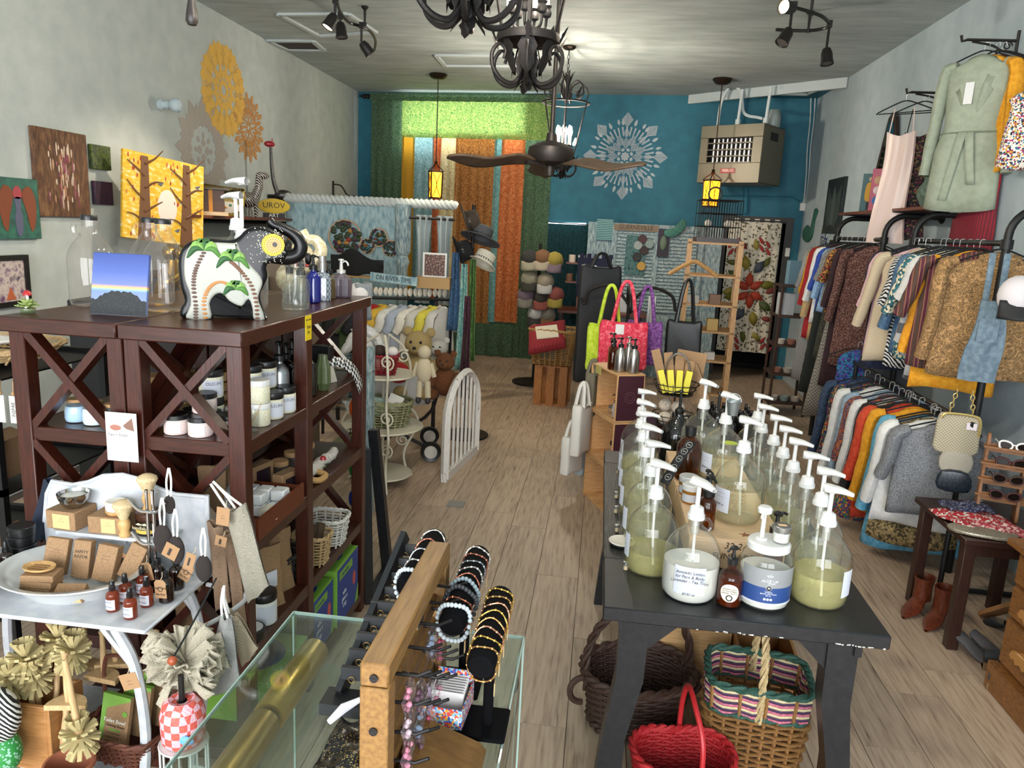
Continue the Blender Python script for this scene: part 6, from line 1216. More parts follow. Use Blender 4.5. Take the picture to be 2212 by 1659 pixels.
# bracelet bars
M_velv = mat('black velvet','08080a',.95,spec=.1)
brc = ('c08a6a','d8d4cc','b98a50','9aa0a4','c9a24a','b06a52')
def tbar(label,x,y0,y1,z,n,beads=(),zb=GZ + .001):
 t = thing('bracelet_bar',label,'bracelet stand',(x,(y0 + y1) / 2,zb)); L_ = (y1 - y0) / 2; h = z - zb
 B().box(-.055,-.045,0,.035,.045,.008).o('base',M_velv,t,bevel=.003); B().cyl((0,0,0),.009,.008,h,10).o('post',M_velv,t)
 q = B().lathe([(0,-L_ - .004),(.019,-L_),(.0225,-L_ + .006),(.0225,L_ - .006),(.019,L_),(0,L_ + .004)],20); q.tf(Matrix.Translation((0,0,h)) @ Matrix.Rotation(-PI / 2,4,'X')); q.o('roll',M_velv,t)
 for k in range(n):
  y = y0 + .02 + (y1 - y0 - .04) * k / (n - 1); c = V((x,y,z)); w = thing('bracelet',f'{("nearest", "second", "third", "fourth", "fifth", "sixth", "seventh", "eighth", "ninth", "tenth")[k]} bracelet on the {label.split(",")[0].replace("black velvet bracelet bar ", "")} velvet bar','bracelet',c,0,'bracelets on velvet bars'); q = B()
  sag = .012 + .006 * rr.random(); P_ = [V(((.0245 + (.003 if 0 else 0)) * cos(a),.004 * sin(3 * a + k),.0245 * sin(a) - (sag if sin(a) < 0 else 0) * abs(sin(a)))) for a in [2 * PI * i / 26 for i in range(26)]]
  if k in beads:
   for p in P_[::1]: q.ell(p * 1.12,.0042,.0042,.0042,7,5)
   q.o('beads',flat(('b9c4c8','d8b6b8','3a3c40','8a9aa0')[k % 4]),w)
  else:
   q.tube(P_,.0013,5,True)
   for p in P_[::2]: q.ell(p,.0024,.0024,.002,6,4)
   q.o('chain',mat('jewel ' + brc[(k * 2 + n) % 6],brc[(k * 2 + n) % 6],.3,.7),w)
  if k % 2 == 0: B().box(.02,-.004,-.058,.021,.006,-.036).o('price_tag',flat('c9a878'),w)
tbar('black velvet bracelet bar farthest, half hidden by the peg frame',-.30,1.25,1.53,1.15,5,()) if False else tbar('black velvet bracelet bar far, half hidden by the peg frame',-.297,1.18,1.40,1.165,5,(0,))
tbar('black velvet bracelet bar middle, with beaded bracelets',-.203,1.10,1.375,1.15,9,(0,2,3)); tbar('black velvet bracelet bar right, with fine chain bracelets',-.140,1.015,1.245,1.135,8)
# card holder
t = thing('card_holder','card box with geometric print holding business cards on the counter','card holder',(-.213,1.10,GZ + .001),-.05); M_geo = mat('geometric print',pat=('vor',60,[(0,'d94a3c'),(.25,'2c56a8'),(.45,'e8e8ea'),(.62,'e8a53c'),(.8,'8fc0de')],True),rough=.5)
for nm,bb in dict(front=(-.032,0,0,.032,.002,.045),back=(-.032,.09,0,.032,.092,.062),left=(-.034,0,0,-.032,.092,.045),right=(.032,0,0,.034,.092,.045),base=(-.032,0,0,.032,.09,.002)).items(): B().box(*bb).o(nm + '_wall',M_geo,t)
for k in range(9): tag(B().box(-.029,0,0,.029,.0012,.05).o('business_card',mat('card white','d8d4d2',.7),None,(-.213,1.125 + k * .0075,GZ + .004),rot=(-.25,0,-.05)),f'{("front", "second", "third", "fourth", "fifth", "sixth", "seventh", "eighth", "rear")[k]} white business card in the geometric card holder','card','business cards in the holder')
# black earring easel left of the frame
t = thing('earring_easel','black slatted easel of earrings left of the peg frame','earring stand',(0,0,0)); M_ez = mat('black easel','16181b',.5)
B().bar((-.43,1.13,GZ + .012),(-.33,1.13,GZ + .012),.05,.022).o('foot',M_ez,t); B().bar((-.405,1.14,GZ + .02),(-.36,1.40,1.165),.012,.03).o('spine',M_ez,t)
for k in range(9):
 f = k / 8; c = V((-.37 + .03 * f,1.15 + .24 * f,GZ + .05 + .13 * f)); B().box(c.x - .035,c.y - .004,c.z - .004,c.x + .035,c.y + .004,c.z + .02).o('slat',M_ez,t)
 for j in (0,1):
  w = thing('earring',f'{("left", "right")[j]} gold earring of the {("nearest", "second", "third", "fourth", "fifth", "sixth", "seventh", "eighth", "farthest")[k]} easel slat','earring',(c.x - .015 + j * .03,c.y - .006,c.z + .006),0,'earrings on the black easel'); B().tube(arc((0,0,-.008),.006,0,2 * PI,10,'xz')[:-1],.0009,4,True).o('hoop',mat('earring gold','b8955a',.3,.8),w)
# white hair clips lying on the counter edge, dark jewellery mat
t = thing('white_clip','white glittery hair clip sticking out left of the peg frame','hair clip',tuple(W(745,1535,z=1.02)),.5,rot=(0,-.6,.4)); B().tube([(-.03,0,0),(0,.002,.004),(.03,0,0)],[.005,.008,.004],8).o('clip',mat('glitter white','d0cfd8',.3),t)
p = W(735,1620,z=GZ); tag(B().grid(lambda u,v: V(((u - .5) * .1,(v - .5) * .16,.012 + .01 * sin(u * 9) * sin(v * 11))),16,20).o('dark_scarf',mat('black sequin',pat=('vor',150,[(0,'0b0b0c'),(.85,'17181a'),(.9,'a08a50')],True),rough=.35),None,(p.x + .03,p.y - .02,GZ + .002),solid=.004),'black sequinned cloth heaped at the bottom of the counter','cloth')
# ================================================================ RIGHT SIDE: CLOTHES RACKS
M_pipe = mat('black pipe','141414',.5,.3); RX = 2.06
HB = None
def hanger(label,p,rz=0,col=None,hook=None):
 global HB
 if HB is None:
  t = thing('clothes_hanger',label,'hanger',p,rz,'clothes hangers'); B().tube(spline([(-.2,0,-.115),(-.19,0,-.1),(-.06,0,-.045),(0,0,-.03),(.06,0,-.045),(.19,0,-.1),(.2,0,-.115)],3),.006,5,False,.8).o('shoulders',mat('velvet hanger','101012',.9),t); B().tube([(-.19,0,-.112),(.19,0,-.112)],.004,5).o('bar',mat('velvet hanger'),t)
  B().tube([(0,0,-.035),(0,0,.0)] + arc((.014,0,.004),.014,PI,-.6,9)[0:],.002,5).o('hook',mat('chromed hook','cfd2d2',.3,.6),t); HB = t; return t
 t = dup(HB,p,rz,label); return t
def garment(name,label,x,y,zt,m,ln=.62,w=.2,sl=.3,flare=1.1,rz=-.25,cat='shirt',neck=.075,d=.036,seed=0,splay=.07,sm=None,hang=True,group=None,waist=1.0,lw=None,hz=None):
 t = thing(name,label,cat,(x,y,zt),rz,group); r = random.Random(seed + len(label)); ph = r.uniform(0,6); ph2 = r.uniform(0,6); nf = r.choice((5,6,7))
 pr = [(0,neck,.028),(.03,.1,.04),(.06,w * .92,d),(.13,w * .98,d * 1.05),(.3,w * (.93 + .0),d)] + [(a,w * (1 + (flare - 1) * (a - .3) / .7) * (waist if .4 < a < .6 else 1),d * (1 + .35 * a)) for a in (.45,.6,.75,.9,1.0)]
 hh = [0,.022,.055,.12] + [a[0] * ln for a in pr[4:]]
 b = B(); n = 36; vs = []
 for k,(a,ww,dd) in enumerate(pr):
  for i in range(n):
   g = 2 * PI * i / n; c,s = cos(g),sin(g); f = 1 + .16 * max(0,a - .12) * sin(nf * g + ph) ; ex = .75
   vs.append(V((ww * (abs(c) ** ex) * (1 if c > 0 else -1),dd * f * s + .012 * a * sin(3 * g + ph2),-hh[k] - (.02 * abs(c) if k < 3 else 0) + (.012 * sin(2 * g + ph) if k == 9 else 0))))
 b.add(vs,[(k * n + i,k * n + (i + 1) % n,(k + 1) * n + (i + 1) % n,(k + 1) * n + i) for k in range(len(pr) - 1) for i in range(n)]); b.o('body',m,t,solid=.003)
 if sl:
  for s in (-1,1):
   q = spline([(s * (w - .05),0,-.055),(s * (w + .012),0,-.1),(s * (w + splay * .5),-.01,-.1 - sl * .5),(s * (w + splay),-.015 * s,-.1 - sl)],4); k = len(q)
   B().tube(q,[.045 + .022 * min(1,i / 3) - .012 * (i / k) + .004 * sin(i * 2 + ph) for i in range(k)],10,False,.6).o('sleeve',sm or m,t)
 if hang: hanger('hanger carrying the ' + ' '.join(label.split()[:7]),(x,y,(hz or zt + .045)),rz)
 return t
F = lambda nm,cols,sc,kind='vor': mat(nm,pat=(kind,sc,[(i / len(cols),c) for i,c in enumerate(cols)],True),rough=.85)
N_ = lambda nm,c1,c2,sc=8: mat(nm,pat=('noise',sc,[(.38,c1),(.62,c2)]),rough=.9)
S_ = lambda nm,c1,c2,sc,k='wx': mat(nm,pat=(k,sc,[(.45,c1),(.55,c2)],False,.3),rough=.88)
# racks: uprights curving to the wall, hanging rails
def rack(label,y0,y1,z,xw=XR):
 t = thing('pipe_rack',label,'clothes rack',(0,0,0))
 for y in (y0,y1):
  B().tube([(RX,y,0)] + [(RX,y,zz) for zz in (.5,1.2,z - .0)] + arc((RX + .14,y,z + .02),.14,PI,PI / 2,7,'xz') + [(xw - .012,y,z + .16)],.021,10).o('upright',M_pipe,t); B().lathe([(0,0),(.045,0),(.045,.01),(.024,.03),(0,.03)],16).tf(Matrix.Translation((xw - .001,y,z + .16)) @ Matrix.Rotation(-PI / 2,4,'Y')).o('wall_flange',M_pipe,t)
  B().lathe([(.03,z - .02),(.03,z + .03)],12,(RX,y,-.03)).o('tee_fitting',M_pipe,t)
 B().tube([(RX,y0,z - .02),(RX,y1,z - .02)],.016,10).o('hanging_rail',M_pipe,t)
 return t
rack('near black pipe clothes rack curving back to the right wall',4.22,5.42,1.85); rack('far black pipe clothes rack curving back to the right wall',5.98,7.15,1.85)
t = thing('low_rack','low black clothes rack under the near pipe rack','clothes rack',(0,0,0)); B().tube([(1.9,3.9,.93),(1.9,5.75,.93)],.014,8).o('hanging_rail',M_pipe,t)
for y in (3.95,5.7): B().tube([(1.9,y,0),(1.9,y,.93)],.014,8).o('upright',M_pipe,t); B().tube([(1.9,y,.02),(2.35,y,.02)],.014,8).o('foot',M_pipe,t)
zr = 1.83 - .045; gU = 'clothes on the near upper rail'
M_leo = mat('leopard floral print',pat=('noise',6,[(0,'a88052'),(.40,'b48c5e'),(.46,'4a3824'),(.5,'b08a58'),(.56,'2f271c'),(.6,'9c7444'),(.68,'b8905e')],False,1.8),rough=.9)
garment('leopard_top','tan leopard and scroll print long-sleeved top at the front of the near rack',2.1,4.34,zr,M_leo,.68,.25,.5,1.1,-.2,neck=.1,splay=.05)
garment('striped_tunic','plum, brown and ochre broad-striped tunic behind the leopard top',2.04,4.46,zr,mat('plum stripes',pat=('wx',1.3,[(0,'4a3a30'),(.3,'5d1c34'),(.5,'a36a34'),(.65,'6a5a52'),(.85,'54182e')],True,.5),rough=.9),.66,.25,.28,1.1,-.3,splay=.09)
garment('yellow_shirt','bright yellow-orange shirt with pointed tails on the near rack',2.05,4.55,zr,N_('mustard shirt','d98f1a','e8a62c'),.8,.2,.5,1.1,-.3); garment('grey_checked_shirt','grey and white checked shirt between yellow and denim shirts',2.05,4.63,zr,mat('grey plaid',pat=('check',16,[(.3,'55565a'),(.7,'a9aaac')]),rough=.9),.78,.2,.45)
garment('white_tee','white grid-print tee on the near rack',2.04,4.7,zr,N_('white cotton','cfd0d0','dddcd8'),.62,.2,.2); garment('floral_blouse','teal blouse with large cream flowers on the near rack',2.04,4.78,zr,F('teal cream flowers',('2f6f7a','e2d9c0','2c5f6c','d8c9a8','1f4f5a'),14),.66,.21,.3,splay=.09)
garment('denim_shirt','blue denim shirt on the near rack',2.03,4.86,zr,N_('mid denim','3d5a78','54748f'),.64,.2,.4); garment('black_white_blouse','black and white zigzag blouse with short sleeves on the near rack',2.03,4.93,zr,mat('bw zigzag',pat=('wd',5,[(.5,'111214'),(.55,'e0dedb')],True,4),rough=.9),.74,.2,.26)
garment('cream_striped_shirt','cream and beige pinstriped loose shirt at the far end of the near rack',1.99,5.05,zr,mat('cream pinstripe',pat=('wz',11,[(.4,'d2c8b2'),(.6,'b59a72')],False,.1),rough=.9),.74,.23,.42,1.15,-.45,splay=.1,sm=mat('cream pinstripe'))
garment('pink_tee','pale pink tee with red trim behind the cream striped shirt',1.99,5.16,zr,N_('pale pink','d9a9b4','e3bcc4'),.72,.21,.3,rz=-.4); garment('navy_shirt','navy top half hidden behind the pink tee',2.0,5.25,zr,N_('navy knit','1c2236','2a3148'),.8,.2,.4)
zl = .93 - .045
low = (('palm_shirt','grey shirt printed with black palm trees at the front of the low rack',4.10,mat('palm grey',pat=('noise',34,[(.44,'8b8d92'),(.5,'25282c'),(.56,'85888c')]),rough=.9),.52,.24,1.05),('white_sheer_shirt','white lightweight shirt behind the palm shirt',4.2,N_('white cotton','',''),.62,.42,1.15),('sky_blue_top','sky blue long top on the low rack',4.3,N_('sky blue','4f93b4','6aa9c6'),.8,.5,1.2),('camo_top','tan and brown leaf print top on the low rack',4.24,F('leaf camo',('8a7650','3c3424','6a5a38','a08a5c'),18),.74,0,1.1),
       ('yellow_kaftan','golden yellow kaftan top on the low rack',4.46,N_('golden yellow','cf8a14','e2a128'),.66,.5,1.2),('red_shirt','orange-red shirt on the low rack',4.54,N_('orange red','b0331c','c74a2a'),.72,.4,1.1),('black_blazer','black blazer on the low rack',4.62,N_('black wool','121214','1e1e22'),.66,.48,1.1),('white_collar_shirt','white collared shirt behind the black blazer',4.71,N_('white cotton','',''),.62,.48,1.1),('rainbow_skirt','multicoloured tie-dyed skirt hanging low on the low rack',4.66,F('tie dye',('8a2a4a','27508a','2f6a48','b8862c','3a2a5a'),20),.78,0,1.5),
       ('paisley_shirt','blue and orange paisley shirt on the low rack',4.8,F('paisley',('24304a','b0642c','3a4a6a','8a3a2c'),30),.6,.36,1.1),('light_jeans_jacket','pale denim jacket on the low rack',4.92,N_('pale denim','7f97ad','9db2c4'),.6,.48,1.1),('white_blouse','white cotton blouse beside the pale denim jacket',5.04,N_('white cotton','',''),.66,.5,1.2),('rainbow_sweater','dark sweater with rainbow patches on the low rack',5.18,F('rainbow knit',('1c2440','2c2f6a','8a2a3a','2a6a4a','c08a2a','1a1c30'),16),.68,.46,1.1),('dark_denim_jacket','dark denim jacket at the far end of the low rack',5.32,N_('dark denim','23304a','34465e'),.62,.46,1.1))
for k,(n,l,y,m,ln,sl,fl_) in enumerate(low): garment(n,l,1.86 - .02 * (k % 2),y,zl,m,ln,.21,sl,fl_,-.3,seed=k,splay=.06)
far_ = (('floral_dress','burgundy ditsy floral long-sleeved dress at the front of the far rack',6.12,mat('ditsy burgundy',pat=('vor',60,[(0,'3c1c1e'),(.45,'5a2a2a'),(.7,'7a5a4a'),(.85,'a88a78')],True),rough=.9),.95,.5,1.15),('maroon_dress','dark maroon long dress behind the floral dress',6.22,N_('dark maroon','26141a','34191f'),1.15,.4,1.2),('lace_dress','grey crochet lace maxi dress on the far rack',6.32,mat('grey lace',pat=('check',70,[(.3,'8d8880'),(.7,'5e5a54')]),rough=.9),1.42,0,1.6),('hawaii_shirt','black and red tropical short-sleeved shirt on the far rack',6.38,F('tropical',('171a1c','a8322a','20242a','c09a3a'),24),.55,.2,1.1),
  ('patterned_dress','black dress with rainbow waistband on the far rack',6.46,F('dark folk print',('151514','2c2c20','4a4a30','1a1a1a'),50),.95,0,1.3),('grey_print_tee','grey speckled tee with coral cuff on the far rack',6.52,F('grey speckle',('7f7f7c','8f8f8a','4a4a48'),70),.5,.2,1.1),('blue_blouse','light blue frilled blouse on the far rack',6.60,N_('light blue','7a9cc4','93b2d4'),.58,.36,1.2),('black_tweed_dress','black sparkling tweed dress on the far rack',6.68,mat('tweed',pat=('noise',140,[(.45,'0e1210'),(.7,'27302a')]),rough=.9),1.3,0,1.35),
  ('royal_blue_top','royal blue top on the far rack',6.74,N_('royal blue','1f3a8a','2c4a9e'),.6,.3,1.1),('white_lace_top','white lace top on the far rack',6.80,N_('white cotton','',''),.7,.4,1.1),('beige_coat','beige long-sleeved coat on the far rack',6.87,N_('beige','b8986a','c6a97c'),.85,.55,1.1),('red_kimono','red kimono with small white print on the far rack',6.95,mat('red kimono print',pat=('vord',30,[(0,'d8c8c0'),(.12,'a01c24'),(1,'8c1820')],True),rough=.85),.85,.45,1.15),('yellow_blouse','yellow top near the far end of the far rack',7.03,N_('golden yellow','',''),.6,.35,1.1),('striped_dress','navy and white striped dress at the far end of the far rack',7.1,S_('navy stripe','23283a','b8b8b4',8),1.25,.3,1.2))
for k,(n,l,y,m,ln,sl,fl_) in enumerate(far_): garment(n,l,2.06 - .015 * (k % 2),y,zr,m,ln,.2,sl,fl_,-.35,cat='dress' if 'dress' in n else 'top',seed=k + 40)
garment('swimsuit','turquoise and purple tropical print swimsuit hanging low at the near end of the far rack',1.92,5.78,1.02,F('tropical blue',('1a2a5a','2a7a9a','3a4a9a','1c6a8a','5a3a8a'),15),.62,.13,0,1.1,-.4,'swimsuit',.06,hang=False); hanger('hanger carrying the turquoise swimsuit',(1.92,5.78,1.065),-.4)
# grey folder panel between the racks
tag(B().box(0,0,0,.32,.012,1.75).o('grey_board',mat('charcoal board','3f4144',.6),None,(1.93,5.6,0),-.25),'charcoal grey board standing between the two clothes racks','board')
# overalls hanging on the near upright
t = thing('denim_overalls','pale blue denim overalls hanging from the near rack upright','overalls',(1.99,4.12,1.78),-.35); M_dn = N_('overall denim','5a6c7a','70838f'); b = B()
b.grid(lambda u,v: V(((u - .5) * (.10 + .07 * min(1,v * 1.6)) + .012 * sin(v * 5),-.02 - .02 * sin(u * PI) - .008 * sin(u * 12 + v * 4),-.24 - .42 * v)),12,14); b.grid(lambda u,v: V(((u - .5) * (.10 + .07 * min(1,v * 1.6)) + .012 * sin(v * 5),.015,-.24 - .42 * v)),12,8); b.o('bib_and_legs',M_dn,t)
for s in (-1,1): B().grid(lambda u,v: V((s * .032 + (u - .5) * .03,-.025 + .03 * (1 - v),-.26 * v)),2,6).o('strap',M_dn,t,solid=.004)
B().box(-.045,-.045,-.45,.045,-.04,-.33).o('pocket',M_dn,t); B().box(.02,-.035,-.22,.045,-.028,-.2).o('buckle',mat('steel buckle','4a4e54',.4,.7),t)
# mesh purse with chain on the front of the rack
t = thing('mesh_purse','cream mesh purse with gold chain strap hanging from the overalls','purse',tuple(W(2068,935,y=3.95)),-.3); M_mesh = mat('cream mesh purse',pat=('check',130,[(.3,'cfc6ae'),(.7,'a89c80')]),rough=.5,bump=(150,.6)); puff(smooth2([(-.085,-.105),(.085,-.105),(.1,-.02),(.095,.08),(.06,.1),(-.06,.1),(-.095,.08),(-.1,-.02)],3),.024,.014).o('pouch',M_mesh,t); B().tube(spline([(-.085,-.028,.075),(-.06,-.028,.1),(.06,-.028,.1),(.088,-.028,.07),(.09,-.028,.0)],3),.007,6).o('frame',mat('gold frame','c8b070',.35,.6),t)
for s in (-1,1): [B().tube(arc((s * (.05 - .004 * k),-.01,.118 + .024 * k),.009,0,2 * PI,8,'xz' if k % 2 else 'yz',.014)[:-1],.003,5,True).o('chain_link',mat('gold frame'),t) for k in range(5)]
B().box(.03,-.034,.03,.075,-.032,.065).o('price_tag',flat('d4c8cc'),t)
t = thing('beaded_purse','small white beaded purse hanging below the cream mesh purse','purse',tuple(W(2064,1000,y=3.93)),-.3); puff(smooth2([(-.06,-.05),(.06,-.05),(.065,.05),(-.065,.05)],3),.018,.012).o('pouch',mat('white beads',pat=('vord',120,[(.1,'e2ddd0'),(.4,'b0a898')]),rough=.4,bump=(120,.5,'vord')),t)
t = thing('sequin_purse','dark navy sequinned clutch below the white beaded purse','purse',tuple(W(2060,1040,y=3.9)),-.3); puff(smooth2([(-.07,-.045),(.07,-.045),(.06,.05),(-.06,.05)],3),.018,.012).o('pouch',mat('navy sequin',pat=('vor',160,[(0,'0e141e'),(.8,'18222e'),(.92,'5a7080')],True),rough=.3),t)
# wall hooks and wall clothes
def wallhook(label,px,py,ln=.34):
 p = W(px,py,x=XR); t = thing('wall_hook',label,'wall bracket',p); B().tube([(-.004,0,.07),(-.004,0,-.07)],.011,7).o('wall_bar',M_iron,t); B().tube([(0,0,.01),(-ln + .04,0,.01),(-ln + .01,0,.0),(-ln,0,.035)],.009,7).o('arm',M_iron,t)
 B().tube(spline([(-.01,0,-.06),(-.09,0,-.05),(-.15,0,-.02),(-ln + .07,0,.0)],4),.007,6).o('brace',M_iron,t); B().tube(spiral((-.06,0,-.02),.028,.006,0,1.5,18),.005,5).o('scroll',M_iron,t); return p
pB = wallhook('upper near black scroll wall hook carrying the pale green coat',2200,92); pA = wallhook('farther black scroll wall hook carrying the pink slip',2062,205)
def onhook(name,label,p,dx,m,**k): garment(name,label,p.x - dx,p.y,p.z - .075,m,hz=p.z - .02,**k)
t_ = mat('sage trench',pat=('noise',5,[(.3,'8f9884'),(.7,'a0a894')]),rough=.8)
onhook('sage_coat','pale sage green belted coat hanging from the near wall hook',pB,.19,t_,ln=.95,w=.185,sl=.62,flare=1.15,rz=-.72,cat='coat',waist=.82,d=.06,splay=.06)
q = V((pB.x - .19,pB.y,pB.z - .075)); t = thing('coat_belt','sage green tied belt at the waist of the hanging coat','belt',q,-.72); B().tube([(.165 * cos(a),.075 * sin(a),-.47) for a in [2 * PI * i / 24 for i in range(24)]],.018,6,True,.35).o('belt',t_,t); B().grid(lambda u,v: V(((u - .5) * .05 + .05 * v + .02,-.085 - .01 * sin(v * 4),-.47 - .32 * v)),3,8).o('belt_tail',t_,t,solid=.004); B().grid(lambda u,v: V(((u - .5) * .05 - .06 * v - .02,-.088,-.47 - .42 * v)),3,8).o('belt_tail',t_,t,solid=.004)
for s in (-1,1): B().add([(s * .01,-.055,-.42),(s * .05,-.058,-.1),(s * .11,-.05,-.12),(s * .085,-.06,-.2),(s * .105,-.06,-.22)],[(0,1,2,3,4)]).o('lapel',t_,t,solid=.005)
B().box(-.05,-.075,-.3,.0,-.073,-.17).o('price_tag',flat('dcdcda'),t)
onhook('mustard_cardigan','mustard yellow cardigan with cream hem behind the sage coat',pB,.125,N_('golden yellow','',''),ln=.72,w=.16,sl=.5,rz=-1.1,cat='cardigan'); onhook('red_dress','dark red and purple striped long dress behind the mustard cardigan',pB,.085,mat('red purple stripe',pat=('wx',4,[(0,'6a1420'),(.4,'4a2436'),(.7,'8a1a24')],False,1),rough=.85),ln=1.25,w=.13,sl=0,flare=1.35,rz=-1.2,cat='dress')
def slip(name,label,p,dx,m,ln,rz):
 t = thing(name,label,'slip dress',(p.x - dx,p.y,p.z - .1),rz); b = B()
 for s in (-1,1): b.grid(lambda u,v: V(((u - .5) * (.2 + .08 * v * v) + .01 * sin(v * 6),s * (.012 + .02 * sin(PI * u)) + .006 * sin(u * 14 + v * 3),-.2 - (ln - .2) * v + .06 * (4 * (u - .5) ** 2 - .0) * (1 - v) * (1 if abs(u - .5) < .3 else .6))),16,14)
 b.o('dress',m,t)
 for s in (-1,1): B().tube([(s * .07,0,-.0),(s * .085,-.004,-.17)],.004,5).o('strap',m,t)
 hanger('hanger carrying the ' + ' '.join(label.split()[:5]),(p.x - dx,p.y,p.z - .02),rz)
slip('pink_slip','pale pink satin slip dress with thin straps on the farther wall hook',pA,.33,mat('pink satin','dcc4ba',.4),.98,-.75); slip('black_floral_dress','black dress with dark pink flowers behind the pink slip',pA,.2,F('black floral',('131214','17161a','5a1c34','121214','6a5a34'),15),.95,-.6)
pD = W(2208,300,x=2.33); garment('dotted_dress','white dress covered in multicoloured dots at the right edge',2.33,pD.y,pD.z + .26,F('big dots',('a02858','e2ddd6','2a6a8a','dcd6cc','c89a2a','e2ddd6','1c2238'),24),.42,.09,0,1.3,-.8,cat='dress',hang=False)
# shelf on the pipe tops, with mirror, toy boxes, pots
sh = thing('pipe_top_shelf','reddish plank shelf resting on the pipe racks by the right wall','shelf',(0,0,0)); B().box(2.12,5.5,2.04,2.44,7.4,2.062).o('plank',M_mtray,sh)
for y in (5.98,7.15): B().box(2.1,y - .02,2.03,2.44,y + .02,2.0399).o('bracket',M_pipe,sh)
zs = 2.063
p = W(1910,460,x=2.36); t = thing('arched_mirror','tall dark wood mirror with pointed top leaning on the right wall','mirror',(2.40,p.y + .25,zs),-PI / 2 + .1); ol = [(-.2,0),(.2,0),(.2,.36),(.05,.82),(-.02,.86),(-.08,.82),(-.2,.36)]; B().prism(ol,0,.03).o('frame',mat('dark walnut','2e1c14',.4),t); B().prism([(x * .75,z * .86 + .06) for x,z in ol],-.003,0).o('glass',mat('mirror glass','7f8f92',.05,1),t)
for lab,px,w,h,m in (('teal toy box with a figure in a yellow coat on the pipe shelf',1872,.13,.32,mat('teal card','2f5a60',.5)),('bright pink toy box on the pipe shelf',1908,.24,.33,mat('pink card','a8204e',.4))):
 p = W(px,458,x=2.22); t = thing('toy_box',lab,'toy box',(p.x,p.y,zs),-.5); B().box(-w / 2,0,0,w / 2,.08,h).o('carton',m,t,bevel=.002)
 if 'teal' in lab: puff(smooth2([(-.03,.1),(.03,.1),(.035,.22),(.0,.25),(-.03,.22)],3),.006,.003).o('printed_coat',flat('c8962a'),t); B().ell((0,0,.275),.016,.006,.02,10,6).o('printed_head',flat('c9a58a'),t); B().box(-.015,-.003,.02,.012,0,.1).o('printed_legs',flat('15181a'),t)
 else:
  for k in range(9): B().ell((-.07 + (k % 3) * .065,0,.08 + (k // 3) * .08),.03,.006,.034,10,6).o('printed_shape',flat(('3a6aa8','d8a888','c8a04a','e0c8c8','d86a8a','8a3a6a','c89a7a','4a9aa8','e0b84a')[k]),t)
for lab,px,y_,r,h,m in (('black and white painted vase on the pipe shelf',1995,5.75,.07,.3,F('bw vase',('d0ccbe','2a2a28','c9c4b4','3a3834','d8d2c0'),26)),('green face-shaped pot below the sage coat',2015,5.62,.09,.2,N_('green glaze','4a5a4c','66786a'))):
 tag(B().lathe([(0,0),(r * .6,0),(r,h * .35),(r * .95,h * .6),(r * .6,h * .85),(r * .65,h),(r * .5,h),(r * .45,h * .85),(0,h * .3)],22).o('ceramic_pot',m,None,(2.28 if 'black' in lab else 2.2,y_,zs)),lab,'pot')
# wall pictures beyond the racks
p = W(1806,445,x=XR); t = thing('dark_angel_painting','dark painting of a winged figure on the right wall','painting',(XR,p.y,p.z)); hw_ = .3; B().box(-.03,-hw_,-.29,-.001,hw_,.29).o('canvas',mat('black teal canvas','1a2224',.5),t,bevel=.003); B().prism([(-.06,-.2),(.06,-.2),(.05,.1),(.0,.2),(-.05,.1)],-.034,-.03,'x').o('painted_figure',flat('4a5654'),t)
for s in (-1,1): B().prism([(s * .05,.05),(s * .22,.2),(s * .24,-.1),(s * .12,-.25),(s * .05,-.2)],-.033,-.03,'x').o('painted_wing',flat('37423f'),t)
p = W(1752,505,x=XR); tag(puff([(a * 1.3,c * 1.3) for a,c in smooth2([(-.2,-.05),(-.05,-.08),(.08,-.02),(.1,.12),(.16,.2),(.08,.22),(.04,.1),(-.02,.04),(-.12,.08),(-.24,.02)],3)],.012,.006).o('metal_mermaid',mat('verdigris',pat=('noise',20,[(.4,'1e4a40'),(.6,'3f7a68')]),rough=.5,metal=.3),None,(XR - .014,p.y,p.z),-PI / 2),'green verdigris mermaid cut-out on the right wall','ornament')
p = W(1781,520,x=XR); tag(B().box(-.02,-.1,-.16,0,.1,.16).o('blue_painting',F('blue dots',('1a2a5a','23357a','c8d0d8','1a2a5a','8aa03a'),14),None,p),'small blue painted panel beside the mermaid','painting'); p = W(1800,545,x=XR); tag(B().box(-.02,-.12,-.13,0,.12,.13).o('dark_painting',mat('dark panel','23211f',.5),None,p),'small dark framed panel behind the far rack','painting')
# ---------------------------------------------------------------- side table, sunglasses, shoes, dresser
M_dkw = mat('espresso wood',pat=('noise',(20,20,3),[(.3,'24120c'),(.7,'371d13')]),rough=.4); tz = .55
t = thing('side_table','dark brown side table with scarves and sunglasses by the low rack','side table',(0,0,0)); B().box(1.66,3.30,tz - .03,2.14,3.85,tz).o('top',M_dkw,t,bevel=.004)
for x in (1.68,2.07):
 for y in (3.33,3.77): B().box(x,y,0,x + .05,y + .05,tz - .03).o('leg',M_dkw,t,bevel=.003)
B().box(1.7,3.34,tz - .09,2.1,3.36,tz - .03).o('apron',M_dkw,t); B().box(1.7,3.8,tz - .09,2.1,3.82,tz - .03).o('apron',M_dkw,t)
def fold(label,x,y,w,d,h,m,rz,z=None): tag(B().grid(lambda u,v: V(((u - .5) * w,(v - .5) * d,h * (.4 + .6 * (sin(PI * u) * sin(PI * v)) ** .4) + .006 * sin(u * 11 + v * 7))),14,14).o('folded_scarf',m,None,(x,y,(z or tz) + .001),rz,solid=.006),label,'scarf')
